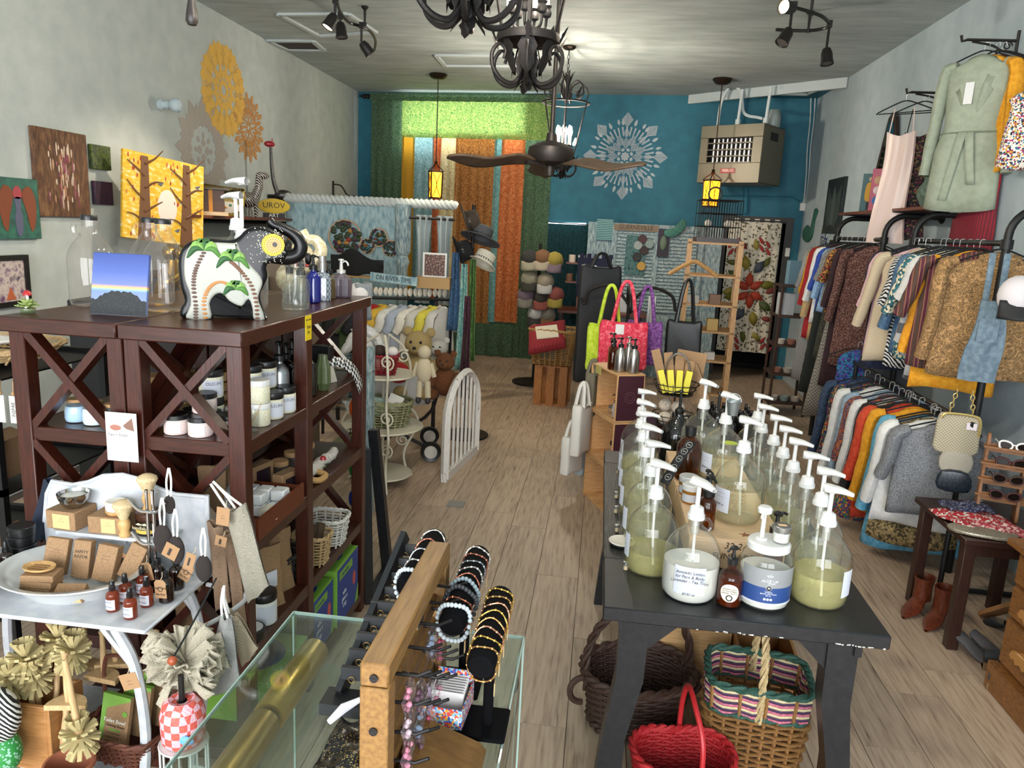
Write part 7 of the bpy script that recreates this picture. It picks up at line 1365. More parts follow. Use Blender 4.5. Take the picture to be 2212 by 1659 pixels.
fold('red and white patterned folded scarf on the side table',1.80,3.56,.3,.2,.03,F('red bandana',('9a1c24','c4bdb4','8a1820','a8242c'),22),.3); fold('pink and cream folded scarf at the front of the side table',1.84,3.45,.26,.14,.02,F('pink paisley',('a83a4a','d8c0b4','8a2430','c88a88'),20),-.2); fold('navy paisley folded scarf on the red one',1.80,3.62,.22,.12,.025,F('navy paisley',('1c1c30','26284a','6a6a80','181828'),34),.1,tz + .03)
tag(puff(smooth2([(-.12,-.045),(.11,-.05),(.13,.0),(.1,.05),(-.11,.05)],3),.008,.005).o('silver_purse',mat('silver lame',pat=('noise',60,[(.4,'6e675a'),(.6,'b0a794')]),rough=.35,metal=.4),None,(1.765,3.37,tz + .012),rot=(PI / 2,0,-.3)),'shimmering silver clutch purse at the table front edge','purse')
tag(B().prism([(-.07,0),(.07,0),(.05,.07),(-.05,.09)],-.04,.04).o('white_case',mat('white case','c9c6c0',.5),None,(2.05,3.36,tz + .001),-.4,bevel=.004),'white glasses case at the right of the side table','glasses case')
M_ply = mat('laser cut ply',pat=('noise',(4,4,20),[(.3,'6d4522'),(.7,'8a5a30')]),rough=.6)
t = thing('sunglasses_rack','brown plywood sunglasses rack standing on the side table','display rack',(2.02,3.62,tz),-.35)
for s in (-1,0,1): B().prism(smooth2([(-.05,0),(.06,0),(.05,.1),(.035,.2),(.03,.34),(0,.4),(-.03,.36),(-.02,.2),(-.03,.1)],3),s * .16 - .006,s * .16 + .006,'x').o('upright',M_ply,t)
gl_ = (('white cat-eye sunglasses','dedad6'),('tortoiseshell sunglasses','3a2014'),('black sunglasses','15120f'),('dark red sunglasses','3c1214'),('brown sunglasses','4a2c18'))
def shades(label,p,rz,c,sc=1):
 t = thing('sunglasses',label,'sunglasses',p,rz,'sunglasses on the plywood rack')
 for s in (-1,1): B().tube([(s * .034 * sc + .027 * sc * cos(a),0,.02 * sc * sin(a) + .008 * sc * max(0,s * cos(a)) * (sin(a) > 0)) for a in [2 * PI * i / 14 for i in range(14)]],.0045 * sc,6,True).o('rim',flat(c),t); B().lathe([(0,0),(1,0)],14,(0,0,0),.025 * sc,.018 * sc,False).tf(Matrix.Translation((s * .034 * sc,.0,0)) @ Matrix.Rotation(PI / 2,4,'X')).o('lens',mat('dark lens','15100e',.08),t); B().tube([(s * .062 * sc,0,.008),(s * .066 * sc,.1,.004),(s * .064 * sc,.13,-.012)],.003,5).o('temple',flat(c),t)
 B().tube([(-.008,0,.006),(.008,0,.006)],.003,5).o('bridge',flat(c),t)
for k,z in enumerate((.36,.28,.2,.12)):
 B().box(-.18,-.036 - .01 * (3 - k),z - .02,.18,-.024,z - .012).o('rest_bar',M_ply,t); B().box(-.165,-.02,z - .045,.165,-.012,z - .005).o('nose_board',M_ply,t)
 for s in (-1,1): c = gl_[(k * 2 + (s > 0)) % 5]; c = gl_[0] if k == 0 and s < 0 else gl_[1 + (k * 2 + (s > 0)) % 4]; shades(f'{c[0]} on the {("top", "second", "third", "lowest")[k]} {("left", "right")[s > 0]} rest of the rack',(2.02 + s * .08 * cos(.35),3.62 - .055 - s * .08 * sin(.35),tz + z),-.35,c[1])
# cap at the right edge
p = W(2200,640,y=3.9); t = thing('trucker_cap','white and black cap at the right edge in front of the leopard top','cap',p,-.3); B().ell((0,0,.0),.09,.1,.1,18,10).o('crown',mat('white cap cloth','cfc9cc',.8),t); B().grid(lambda u,v: V(((u - .5) * .17,-.07 - .05 * sin(PI * u) * v,-.02 - .09 * v)),12,5).o('brim',mat('black cap brim','131315',.7),t,solid=.006)
# shoes
def shoe(name,label,px,py,rz,m,L_=.26,hgt=.09,heel=0,sole=.0,shaft=0,solem=None,back=True):
 p = W(px,py,z=0); t = thing(name,label,'shoe',(p.x,p.y,0),rz); rs = []; z0 = sole
 prof = [(0,.028,.05),(.12,.036,.055),(.35,.034,.058),(.6,.04,.05),(.8,.042,.036),(.95,.03,.024),(1,.008,.012)]
 def f(u,v):
  a = 2 * PI * u; k = v * 6; i = min(int(k),5); g = k - i; w = prof[i][1] + (prof[i + 1][1] - prof[i][1]) * g; h = prof[i][2] + (prof[i + 1][2] - prof[i][2]) * g; y = -L_ * v; lift = z0 + heel * max(0,1 - v * 1.6) ** 1.2
  return V((w * cos(a),y,lift + h * hgt / .09 * max(0,.5 + .5 * sin(a)) ** .7))
 B().grid(f,16,16,True).o('upper',m,t)
 if sole: B().grid(lambda u,v: V((f(0,v).x * 1.12 * cos(2 * PI * u),f(u,v).y * 1.03,(sole + .004) * (1 if sin(2 * PI * u) > 0 else 0))),16,16,True).o('sole',solem,t)
 if heel: B().lathe([(.009,0),(.012,heel * .5),(.024,heel + .01)],10,(0,-.018,0)).o('heel',m,t)
 if shaft: B().lathe([(.05,z0 + .05),(.048,z0 + .12),(.056,z0 + shaft),(.05,z0 + shaft),(.042,z0 + .1)],18,(0,-.05,0),.85,1,False).o('shaft',m,t)
 return t
M_bt = mat('cognac leather',pat=('noise',14,[(.3,'4a1e10'),(.7,'6a3018')]),rough=.4); M_gs = mat('grey suede','4a4648',.9); M_gp = mat('charcoal suede','2b2d30',.9)
shoe('ankle_boot','left brown leather ankle boot beside the side table',1996,1306,-.75,M_bt,.25,.09,.04,0,.17); shoe('ankle_boot','right brown leather ankle boot beside the side table',2038,1330,-.7,M_bt,.25,.09,.04,0,.17)
shoe('heeled_pump','left grey suede heeled pump with price tag',2048,1390,.6,M_gs,.24,.07,.06); shoe('heeled_pump','right grey suede heeled pump',2095,1402,.6,M_gs,.24,.07,.06)
shoe('platform_shoe','rear charcoal lace-up platform shoe near the dresser',2120,1440,1.2,M_gp,.26,.09,0,.03,0,mat('crepe sole','6d5335',.8)); t = shoe('platform_shoe','front charcoal lace-up platform shoe with crepe sole near the dresser',2128,1482,1.2,M_gp,.26,.09,0,.03,0,mat('crepe sole'))
for k in range(3): B().tube(spline([(-.025,-.1 - .02 * k,.105),(0,-.105 - .02 * k,.118),(.025,-.1 - .02 * k,.105)],3),.003,5).o('lace',M_bk,t)
p = W(2130,1335,z=0); t = thing('tan_slide','charcoal slide sandal with tan cork footbed leaning on the floor','shoe',(p.x,p.y,.01),rot=(.9,0,.1)); B().prism(smooth2([(-.04,0),(.04,0),(.05,.14),(.04,.25),(0,.27),(-.04,.25),(-.045,.14)],3),-.0,.02).o('footbed',mat('cork tan','9a6e42',.8),t); B().grid(lambda u,v: V((.052 * cos(PI * u),-.03 - .035 * sin(PI * u),.05 + .08 * v)),10,4).o('strap',M_gp,t,solid=.006)
# dresser
t = thing('oak_dresser','golden oak dresser with carved wooden pulls at the right edge','dresser',(0,0,0)); M_oak = mat('golden oak',pat=('noise',(8,8,40),[(.3,'5a3716'),(.5,'7a4e24'),(.7,'8a5c2e')]),rough=.4,bump=((8,8,40),.1)); DX = 1.735; dy0,dy1 = 2.1,3.05
B().box(DX + .02,dy0,.0,2.3,dy1,.63).o('carcass',M_oak,t,bevel=.004); B().box(DX - .03,dy0 - .02,.63,2.32,dy1 + .03,.66).o('top',M_oak,t,bevel=.006); B().box(DX - .02,dy0,.0,DX + .02,dy1 + .015,.12).o('plinth',M_oak,t,bevel=.004)
for k,(za,zb) in enumerate(((.14,.335),(.35,.475),(.49,.615))):
 for ya,yb in ((dy0 + .03,dy1 - .02),):
  d = B().box(DX,ya,za,DX + .022,yb,zb).o('drawer',M_oak,t,bevel=.004); zc = (za + zb) / 2
  for yy in (dy1 - .22,dy1 - .62):
   q = B().prism([(-.09,-.008),(-.075,.02),(-.03,.028),(.03,.028),(.075,.02),(.09,-.008),(.07,-.02),(.055,-.012),(.035,-.026),(.01,-.014),(-.01,-.026),(-.035,-.012),(-.06,-.024)],DX - .03,DX,'x'); q.tf(Matrix.Translation((0,yy,zc))); q.o('carved_pull',mat('pull oak','a8763e',.35),d,bevel=.003)
p = W(2210,1140,y=2.75); tag(B().box(0,0,0,.3,.2,.12).o('dresser_mirror_base',M_oak,None,(1.80,2.7,.661),bevel=.01),'small oak box on the dresser top at the right edge','box')
# ================================================================ LEFT WALL
def onl(px,py,off=.0): p = W(px,py,x=XL + off); return p
def lpaint(name,label,x0,y0,x1,y1,m,deco=None,frame=None,d=.03):
 a,c = onl(x0,(y0 + y1) / 2),onl(x1,(y0 + y1) / 2); cy = (a.y + c.y) / 2; zt_,zb_ = onl((x0 + x1) / 2,y0).z,onl((x0 + x1) / 2,y1).z; w,h = c.y - a.y,zt_ - zb_
 t = thing(name,label,'painting',(XL + .001,cy,(zt_ + zb_) / 2),PI / 2); B().box(-w / 2,-d,-h / 2,w / 2,0,h / 2).o('canvas',m,t,bevel=.003)
 if 'angel_painting' == name: t['w'] = w; t['h'] = h
 for c_,pts in deco or (): B().prism([(u * w / 2,v * h / 2) for u,v in pts],-d - .004,-d).o('painted_shape',flat(c_),t)
 if frame:
  for x_,z_,X_,Z_ in ((-w / 2 - .03,-h / 2 - .03,-w / 2,h / 2 + .03),(w / 2,-h / 2 - .03,w / 2 + .03,h / 2 + .03),(-w / 2,h / 2,w / 2,h / 2 + .03),(-w / 2,-h / 2 - .03,w / 2,-h / 2)): B().box(x_,-d - .01,z_,X_,0,Z_).o('frame',frame,t)
 return t
wing = lambda s: smooth2([(s * .2,.5),(s * .55,.75),(s * .8,.3),(s * .75,-.4),(s * .55,-.75),(s * .4,-.2)],3)
M_br1 = mat('brown impasto',pat=('noise',(9,9,3),[(.3,'3a2416'),(.5,'5c3a22'),(.68,'7a5838')]),rough=.6,bump=((30,30,8),.8))
lpaint('angel_painting','large brown impasto painting of a pale angel on the left wall',68,282,182,468,M_br1)
t = bpy.data.objects['angel_painting']; rr = random.Random(6); w,h = t['w'],t['h']; del t['w'],t['h']
for k in range(70):
 u = max(-.4,min(.4,rr.gauss(0,.16))); v = rr.uniform(-.36,.3); l = rr.uniform(.05,.16); c_ = rr.choice(('b09a86','a8785a','8a4a5a','c4b09a','7a3a48')); B().ell((u * w,-.031,v * h),.007,.003,l * .3,6,4).o('paint_stroke',flat(c_),t)
lpaint('nude_angel_painting','green painting of a winged nude figure from behind at the left edge',-22,384,76,516,mat('green canvas',pat=('noise',5,[(.3,'1f4a42'),(.7,'2f6a58')]),rough=.6),[(x,p) for s in (-1,1) for x,p in (('7a3c20',wing(s)),)] + [('54566e',smooth2([(-.14,.35),(.14,.35),(.1,.0),(.17,-.3),(.1,-.85),(-.1,-.85),(-.17,-.3),(-.1,0)],3)),('a03c44',smooth2([(-.15,.35),(-.18,.6),(0,.75),(.18,.6),(.15,.35)],3))])
lpaint('small_green_painting','small dark green and yellow abstract canvas',190,314,231,366,mat('olive canvas',pat=('noise',9,[(.35,'1f2a18'),(.65,'4a5a1c')]),rough=.6)); lpaint('small_purple_painting','small dark purple abstract canvas below the green one',197,392,236,442,mat('plum canvas',pat=('noise',9,[(.35,'1c1626'),(.65,'3c1a32')]),rough=.6))
lpaint('framed_dancer','dark framed picture with a pale purple scene at the lower left edge',-25,562,45,652,mat('dancer print',pat=('noise',4,[(.3,'6a4a6a'),(.5,'c8b8b0'),(.7,'3a2a4a')]),rough=.5),[('b05a34',[(-.3,-.9),(.3,-.9),(0,-.3)])],mat('black frame','121010',.4))
# yellow tree painting leaning on a ledge
a = W(347,435,x=-3.25); t = thing('tree_painting','yellow canvas of two brown trees with birds leaning towards the wall','painting',(a.x,a.y - .0,W(347,525,x=-3.25).z),rot=(-.12,.12,1.05)); w,h = .62,.62
B().box(-w / 2,-.03,0,w / 2,0,h).o('canvas',mat('yellow sky paint',pat=('noise',(5,5,9),[(.4,'d9a51a'),(.55,'e2b83c'),(.7,'ead8a8')]),rough=.6),t,bevel=.003); M_tb = flat('6a4426')
B().ell((.02,-.03,.26),.075,.004,.13,14,8).o('pale_glow',flat('e8d4c4'),t)
for x0,s in ((-.15,1),(.17,-1)):
 B().prism([(x0 - .05,0),(x0 + .05,0),(x0 + .035,.3),(x0 + .02,.6),(x0 - .03,.6),(x0 - .035,.3)],-.034,-.03).o('tree_trunk',M_tb,t)
 for k in range(6): z0 = .12 + k * .085; sg = 1 if k % 2 else -1; B().tube(spline([(x0,-.032,z0),(x0 + sg * .07,-.032,z0 + .05),(x0 + sg * .13,-.032,z0 + .06 + .03 * (k % 3))],3),[.011 - .0012 * i for i in range(7)],5).o('branch',M_tb,t)
for k in range(60): x,z = rr.uniform(-.29,.29),rr.uniform(.03,.59); B().ell((x,-.031,z),.006,.0025,.017,6,4).o('painted_leaf',flat(rr.choice(('b8501c','a8381c','c87a2a'))),t)
for x,z in ((-.03,.42),(.26,.45),(.1,.1)): puff([(x - .025,z),(x,z + .012),(x + .02,z + .02),(x + .012,z),(x,z - .014)],.034,.002).o('painted_bird',flat('5a6068'),t)
# stencils
gy,gz = V((0,1,0)),V((0,0,1))
def stencil(px,py,R1,col,label,kind,s=1):
 md = Md()
 if kind == 'lace':
  md.ring(R1 * .1,R1 * .2,24); md.leaves(12,R1 * .2,R1 * .42,R1 * .07); md.leaves(12,R1 * .3,R1 * .55,R1 * .06,PI / 12); md.chev(8,R1 * .45,R1 * .8,R1 * .14,4); md.leaves(16,R1 * .5,R1 * .78,R1 * .09,PI / 16); md.chev(8,R1 * .5,R1 * .98,R1 * .2,5,PI / 8,.75); md.leaves(16,R1 * .7,R1 * .96,R1 * .12,PI / 16); md.bars(64,R1 * .74,R1 * .9,R1 * .028)
 elif kind == 'damask':
  md.leaves(4,R1 * .06,R1 * .22,R1 * .08); md.leaves(8,R1 * .2,R1 * .34,R1 * .05); md.leaves(12,R1 * .45,R1 * .98,R1 * .135,PI / 2); md.leaves(12,R1 * .44,R1 * .84,R1 * .11,PI / 2 + PI / 12); md.leaves(24,R1 * .55,R1 * .72,R1 * .05,.13); md.leaves(12,R1 * .42,R1 * .56,R1 * .08,PI / 2)
 else:
  md.leaves(8,R1 * .05,R1 * .3,R1 * .045); md.leaves(16,R1 * .26,R1 * .55,R1 * .05,.1); md.leaves(16,R1 * .4,R1 * .85,R1 * .075,.3,.7); md.leaves(16,R1 * .5,R1 * 1.0,R1 * .075,.1,.75); md.leaves(32,R1 * .4,R1 * .58,R1 * .03)
 md.put('stencil_mandala',mat('stencil ' + col,col,.75),onl(px,py,.003),gy * s,gz,label)
stencil(483,195,.43,'d6aa50','yellow lace mandala stencil painted high on the left wall','lace'); stencil(440,325,.46,'a39b92','grey damask stencil painted below the yellow mandala','damask'); stencil(537,276,.33,'b5824a','copper flame mandala stencil right of the yellow one','flame')
t = thing('wall_finial','pale turned wooden finial knob mounted on the left wall','finial',onl(345,226)); q = B().lathe([(.07,0),(.075,.03),(.05,.05),(.045,.1),(.06,.11),(.035,.13),(.06,.16),(.085,.2),(.09,.24),(.07,.28),(0,.3)],20,close=False); q.tf(Matrix.Rotation(PI / 2,4,'Y')); q.o('knob',mat('pale blue paint','a9b7bb',.6),t); t.scale = (.62,) * 3
p = onl(718,425); t = thing('scroll_bracket','black wrought iron scroll bracket near the back of the left wall','wall bracket',p); B().tube([(.01,0,.2),(.01,0,-.2)],.014,6).o('wall_bar',M_iron,t); B().tube([(.01,0,0),(.42,0,0),(.5,0,-.02),(.53,0,.05)],.012,6).o('arm',M_iron,t)
for s in (-1,1): B().tube(spline([(.01,0,s * .16),(.12,0,s * .14),(.2,0,s * .03),(.3,0,s * .02)],4),.01,6).o('brace',M_iron,t)
# pipe rack with shelf of painted animals along the left wall
LX = -3.15; t = thing('wall_pipe_rack','black pipe rack with plank shelf along the left wall','clothes rack',(0,0,0)); rz0 = 1.74
for y in (6.25,7.75): B().tube([(LX,y,0),(LX,y,rz0 + .12)] + arc((LX - .12,y,rz0 + .12),.12,0,PI / 2,6,'xz') + [(XL + .01,y,rz0 + .24)],.02,8).o('upright',M_pipe,t)
B().tube([(LX,6.25,rz0 - .06),(LX,7.75,rz0 - .06)],.015,8).o('hanging_rail',M_pipe,t); B().box(XL + .02,5.5,rz0,LX + .06,7.9,rz0 + .022).o('plank',M_mtray,t); B().tube([(XL + .15,5.6,rz0 - .03),(XL + .15,7.9,rz0 - .03)],.018,8).o('shelf_pipe',M_pipe,t)
for k in range(8): q = W(515 + k * 20,480,x=LX + .02); tag(B().tube(spline([(-.01,-.17,-.12),(0,-.08,-.05),(0,0,-.02),(0,.08,-.05),(.01,.17,-.12)],4),.014,6).o('wooden_hanger',mat('varnished hanger','a8743c',.4),None,(LX,6.4 + k * .16,rz0 - .1),.4),f'{("first", "second", "third", "fourth", "fifth", "sixth", "seventh", "last")[k]} wooden hanger on the left wall rack, counted from the near end','hanger','wooden hangers on the left rack')
zq = rz0 + .0225
def lat(px,y): return W(px,440,y=y)
t = thing('birdhouse','wooden birdhouse with dark front and orange inlay on the left shelf','birdhouse',(-3.28,5.82,zq),.55); B().box(-.22,-.1,.03,.22,.1,.2).o('house',mat('walnut panel','4a2a16',.5),t,bevel=.003); B().box(-.1,-.104,.03,.06,-.1,.2).o('front_panel',flat('2e2a26'),t); B().box(-.26,-.13,.2,.26,.13,.215).o('roof',flat('4c4842'),t); B().box(-.24,-.16,.0,.24,.12,.03).o('base',mat('pale pine','',.6),t)
for x,r,c_ in ((-.06,.03,'c8862c'),(0,.02,'0c0b0a')): q = B().lathe([(0,0),(r,0),(r,.004),(0,.004)],16,close=False); q.tf(Matrix.Translation((x,-.106,.13)) @ Matrix.Rotation(PI / 2,4,'X')); q.o('inlay',flat(c_),t)
B().bar((.02,-.104,.085),(.02,-.14,.085),.012,.012).o('perch',flat('d8cdb8'),t); B().box(.1,-.104,.03,.13,-.1,.2).o('stripe',flat('c8862c'),t)
t = thing('zebra_figure','small black zebra figurine with swirl stripes','figurine',(-3.22,6.62,zq),.5); M_zb = mat('zebra swirl',pat=('wd',5,[(.5,'0e0e0f'),(.56,'b8b0a4')],True,3),rough=.25); B().ell((0,0,.15),.1,.05,.07).o('body',M_zb,t); B().tube([(.06,0,.17),(.1,0,.27),(.1,0,.36)],[.045,.035,.03],9).o('neck',M_zb,t); B().ell((.13,0,.37),.06,.03,.035,12,8).o('head',M_zb,t)
for x in (-.06,.07):
 for y in (-.03,.03): B().cyl((x,y,0),.016,0,.12,8).o('leg',M_zb,t)
t = thing('giraffe_figure','tall red and black giraffe figurine on the left shelf','figurine',(-3.24,7.35,zq),.5); M_gi = mat('giraffe red','8a1a22',.3); M_gd = mat('giraffe black spots',pat=('vord',40,[(.1,'c9b8a8'),(.2,'141412')],True),rough=.3); B().ell((.05,0,.3),.12,.045,.075).o('body',M_gd,t); B().tube(spline([(-.03,0,.33),(-.08,0,.5),(-.1,0,.75),(-.105,0,.92)],4),[.032 - .0012 * i for i in range(13)],9).o('neck',M_gd,t); B().ell((-.12,0,.95),.07,.035,.04,12,8).o('head',M_gi,t)
for x in (-.04,.15):
 for y in (-.035,.035): B().cyl((x,y,0),.018,0,.25,8).o('leg',M_gi,t)
for s in (-1,1): B().tube([(-.09,s * .02,.98),(-.085,s * .025,1.02)],.008,6).o('horn',M_gi,t)
t.scale = (.74,) * 3
t = thing('art_sign','oval yellow and black art sign plaque on the left shelf','sign',(-3.17,7.05,zq),.5); puff([(.15 * cos(a),.09 + .07 * sin(a) + .02) for a in [2 * PI * i / 20 for i in range(20)]],.014,.006).o('oval',flat('c8a81e'),t); B().box(-.1,-.012,0,.1,.012,.045).o('base',flat('151414'),t); text('lettering','UROV',.075,flat('3a3008'),t,(0,-.015,.115),depth=.001); text('lettering','ART',.05,flat('e0dcd4'),t,(0,-.0135,.022),depth=.001)
t = thing('cat_palette','yellow and black striped cat figurine with a paint palette','figurine',(-3.24,6.2,zq),.5); puff(smooth2([(-.18,.1),(-.2,.26),(-.15,.2),(.12,.2),(.17,.24),(.18,.12),(.1,.0),(-.12,.0)],3),.03,.015).o('cat',mat('tiger stripe',pat=('wx',5,[(.45,'121212'),(.5,'d0b02a')],True,2),rough=.4),t); puff([(.02 + .13 * cos(a),.07 + .05 * sin(a)) for a in [2 * PI * i / 16 for i in range(16)]],.036,.004).o('palette',flat('dcd6cc'),t)
for k in range(5): B().ell((-.06 + .04 * k,-.037,.07 + .02 * (k % 2)),.012,.004,.01,8,5).o('paint_blob',flat(('a82424','2a4a9a','c8862c','2a7a4a','1a1a1a')[k]),t)
# boxes, gold figure and black cart at far left
for lab,x,y,z,w,d,h in (('dark grey box at the left behind the growlers',-2.75,3.9,0,.75,.5,1.42),('taupe box with pink stone on top behind the growlers',-2.6,4.46,0,.7,.5,1.55),('low black box behind the succulent',-2.45,3.2,0,.5,.5,1.36)): tag(B().box(0,0,0,w,d,h).o('storage_box',mat('box ' + lab[:8],'3a3532' if 'taupe' not in lab else '6a5a4a',.7) if 'black' not in lab else M_bk,None,(x,y,z),.05,bevel=.006),lab,'box')
tag(B().ell((0,0,.03),.06,.05,.035,10,6).o('pink_stone',mat('rose quartz','d8b4a8',.5),None,(-2.3,4.6,1.55)),'pale pink stone on the taupe box','stone')
t = thing('gold_figure','gold statuette of an embracing couple behind the growlers','figurine',(-1.93,3.25,1.30)); M_au = mat('antique gold','8a6a24',.25,.9); tag(B().box(-.14,-.12,0,.14,.12,1.3).o('plinth_box',mat('dark plinth','2a2422',.6),None,(-1.93,3.25,0)),'dark plinth carrying the gold statuette','plinth')
for s in (-1,1): B().tube(spline([(s * .05,0,0),(s * .07,0,.1),(s * .03,0,.2),(s * .015,0,.27)],4),[.045,.05,.05,.048,.045,.045,.045,.045,.042,.035,.03,.026,.024],10).o('torso',M_au,t); B().ell((s * .03,0,.3),.032,.032,.038,12,8).o('head',M_au,t); B().tube(spline([(s * .05,-.03,.22),(-s * .02,-.06,.17),(-s * .06,-.04,.2)],4),.014,7).o('arm',M_au,t); B().tube(spline([(s * .06,-.03,.05),(s * .1,-.07,.1),(s * .05,-.09,.0)],4),.022,7).o('leg',M_au,t)
t = thing('black_cart','black metal cart with wire baskets left of the shelf units','cart',(0,0,0)); 
for x in (-2.5,-1.95):
 for y in (2.15,2.7): B().box(x,y,0,x + .025,y + .025,1.24).o('post',M_pipe,t)
for z in (.55,.85,1.24):
 for y in (2.15,2.7): B().box(-2.5,y,z - .02,-1.925,y + .025,z).o('rail',M_pipe,t)
 B().box(-2.5,2.15,z - .025,-1.925,2.72,z - .018).o('shelf',M_pipe,t)
sbasket('flat wicker tray of tissue packs on the black cart',-2.2,2.4,1.243,.26,.2,.05,M_sp,0,5,22,.007)
for k in range(4): tag(B().grid(lambda u,v: V(((u - .5) * .16,(v - .5) * .12,.01 + .012 * sin(u * 5 + k) * sin(v * 6)))  ,8,8).o('tissue_pack',mat('tissue white','c9c6c2',.7),None,(-2.32 + .08 * k,2.36 + .03 * (k % 2),1.27 + .012 * k),.4 * k,solid=.008),('lowest','second','third','topmost')[k] + ' tissue wrapped pack in the wicker tray','packet','tissue packs')
for k in range(5): kbox(f'{("first", "second", "third", "fourth", "fifth")[k]} kraft carton in the upper wire basket of the cart',(-2.44 + .1 * k,2.25,.852),.07,.16,.16,(0,.25,0)); kbox(f'{("first", "second", "third", "fourth", "fifth")[k]} kraft carton in the lower wire basket of the cart',(-2.44 + .1 * k,2.25,.552),.08,.18,.1,(0,.3,0))
for k,s in enumerate(('','INSPIRE','LIVE SIMPLY')):
 p = W(8 + k * 16,880,y=2.13); t = thing('wood_word_tag',f'white wooden word tag reading {s.lower()} hanging on the cart' if s else 'blank white wooden tag hanging leftmost on the cart','tag',(p.x - .02 + .02 * k,2.14,1.09)); B().box(-.014,0,0,.014,.006,.09).o('tag',mat('tag white','d6d2ca',.6),t); s and text('lettering',s,.017,flat('22201e'),t,(0,-.0008,.045),(PI / 2,-PI / 2,0),depth=.0003,sx=.85); B().tube([(0,.003,.09),(.004,.003,.14)],.0025,5).o('cord',M_tag,t); B().ell((0,.003,.098),.006,.006,.006,8,5).o('bead',flat('b08a5a'),t)
# ================================================================ MIDDLE AND BACK OF THE SHOP
M_part = mat('distressed blue boards',pat=('noise',(6,6,2),[(.35,'6f8f98'),(.5,'8fa9ae'),(.7,'a9bcbc')]),rough=.8); M_shut = mat('weathered white blue',pat=('noise',(14,14,3),[(.35,'5c7780'),(.55,'93a4a6'),(.7,'b4bdb8')]),rough=.8)
PY = 7.3; x0,x1 = W(660,470,y=PY).x,W(985,470,y=PY).x
t = thing('blue_partition','distressed blue partition with rope moulding and turned post','partition',(0,0,0)); B().box(x0 - .2,PY,0,x0 + .98,PY + .04,1.93).o('panel',M_part,t)
q = B(); n = 120; L0 = x1 - x0 + .2
for s in range(2): q.tube([(x0 - .2 + L0 * i / n,PY - .01 + .022 * cos(i * .9 + s * PI),1.965 + .022 * sin(i * .9 + s * PI)) for i in range(n + 1)],.028,6)
q.o('rope_moulding',mat('rope white','b9bfbc',.7),t); B().lathe([(.07,0),(.07,.5),(.05,.55),(.06,.6),(.05,1.35),(.07,1.4),(.05,1.46),(.08,1.5),(.08,1.95)],14,(x0 + 1.0,PY - .03,0)).o('turned_post',M_shut,t); B().tube([(x0 + 1.0,PY - .06,1.83),(x1,PY - .06,1.83)],.014,7).o('curtain_rod',M_iron,t)
for k,px in enumerate((915,960)): xx = W(px,500,y=PY - .06).x; tag(B().grid(lambda u,v: V(((u - .5) * (.16 - .05 * sin(v * 3)),.025 * sin(u * 16),-v * .85)),16,8).o('tie_curtain',mat('grey linen','a3aeb0',.85),None,(xx,PY - .06,1.86)),('left','right')[k] + ' pale grey linen curtain hanging on the partition rod','curtain')
for k,(px,py,r) in enumerate(((745,512,.165),(794,532,.07),(818,513,.085),(843,536,.075))):
 p = W(px,py,y=PY - .02); t = thing('embroidery_hoop',f'{("largest", "leftmost small", "upper small", "rightmost small")[k]} wooden hoop filled with coloured wool loops','hoop art',p,0,'wool loop hoops'); B().tube(arc((0,0,0),r,0,2 * PI,24)[:-1],.009,6,True).o('hoop',mat('hoop wood','b99a7c',.6),t); rr = random.Random(k); q = B()
 for i in range(46): a,e = rr.uniform(0,6.3),r * .93 * rr.random() ** .5; q.mi = rr.choice((0,0,0,1,2,3)) if e < r * .6 else rr.choice((0,0,4)); q.ell((e * cos(a),-.012,e * sin(a)),r * .17,.014,r * .15,7,5)
 q.o('wool_loops',[flat(c) for c in ('2c3820','8a2a2a','a8742a','3a7a8a','3c1c34')],t)['kind'] = 'stuff'
def blob(name,label,cat,p,m,rx,ry,rz,rot=0): return tag(B().ell((0,0,0),rx,ry,rz,16,10).o(name,m,None,p,rot),label,cat)
# black tee, sign, shelf display for children's clothes
KY = 6.0; t = thing('folding_display','dark folding display with ledges above the children clothes','display',(0,0,0)); xa,xb = -2.3,-1.42
for x in (xa,xb): B().box(x,KY + .35,0,x + .03,KY + .38,1.3).o('post',mat('dark display','1a1817',.6),t)
for z in (1.05,1.2,1.3): B().box(xa,KY + .25,z,xb,KY + .38,z + .015).o('ledge',mat('birch ledge','a8834e',.5),t)
tag(B().grid(lambda u,v: V(((u - .5) * .45,.03 * sin(u * 9),.16 * v + .05 * sin(u * 4) * v + .02 * sin(v * 9 + u * 11))),14,8).o('black_tshirt',mat('black jersey','0f0f10',.9),None,(-2.1,KY + .3,1.315),solid=.04),'black t-shirt folded over the dark display','t-shirt')
p = W(850,603,y=KY); t = thing('river_sign','blue wooden sign reading on river time','sign',p,-.05,rot=(0,.06,-.05)); B().box(-.2,0,-.035,.2,.015,.035).o('board',M_part,t); text('lettering','ON RIVER-TIME',.055,flat('22282a'),t,(0,-.001,0),depth=.001,sx=.8)
p = W(939,573,y=KY + .1); t = thing('photo_print','white framed photo of a long haired figure on the display','photo',p); B().box(-.1,0,-.1,.1,.012,.1).o('mount',flat('dcd8d0'),t); B().box(-.085,-.001,-.085,.085,0,.085).o('print',mat('portrait print',pat=('noise',16,[(.4,'2a1410'),(.55,'6a3a28'),(.7,'c8b08a')]),rough=.4),t)
tag(B().box(-.14,0,-.07,.14,.16,.02).o('wood_crate_box',mat('birch ledge'),None,W(935,605,y=KY + .05)),'pale wooden box under the framed photo','box')
KR = thing('kids_rail','black rail of children clothes with white butterfly dividers','clothes rack',(0,0,0)); B().tube([(-2.25,KY - .1,1.16),(-1.25,KY + .25,1.16)],.013,7).o('rail',M_pipe,KR)
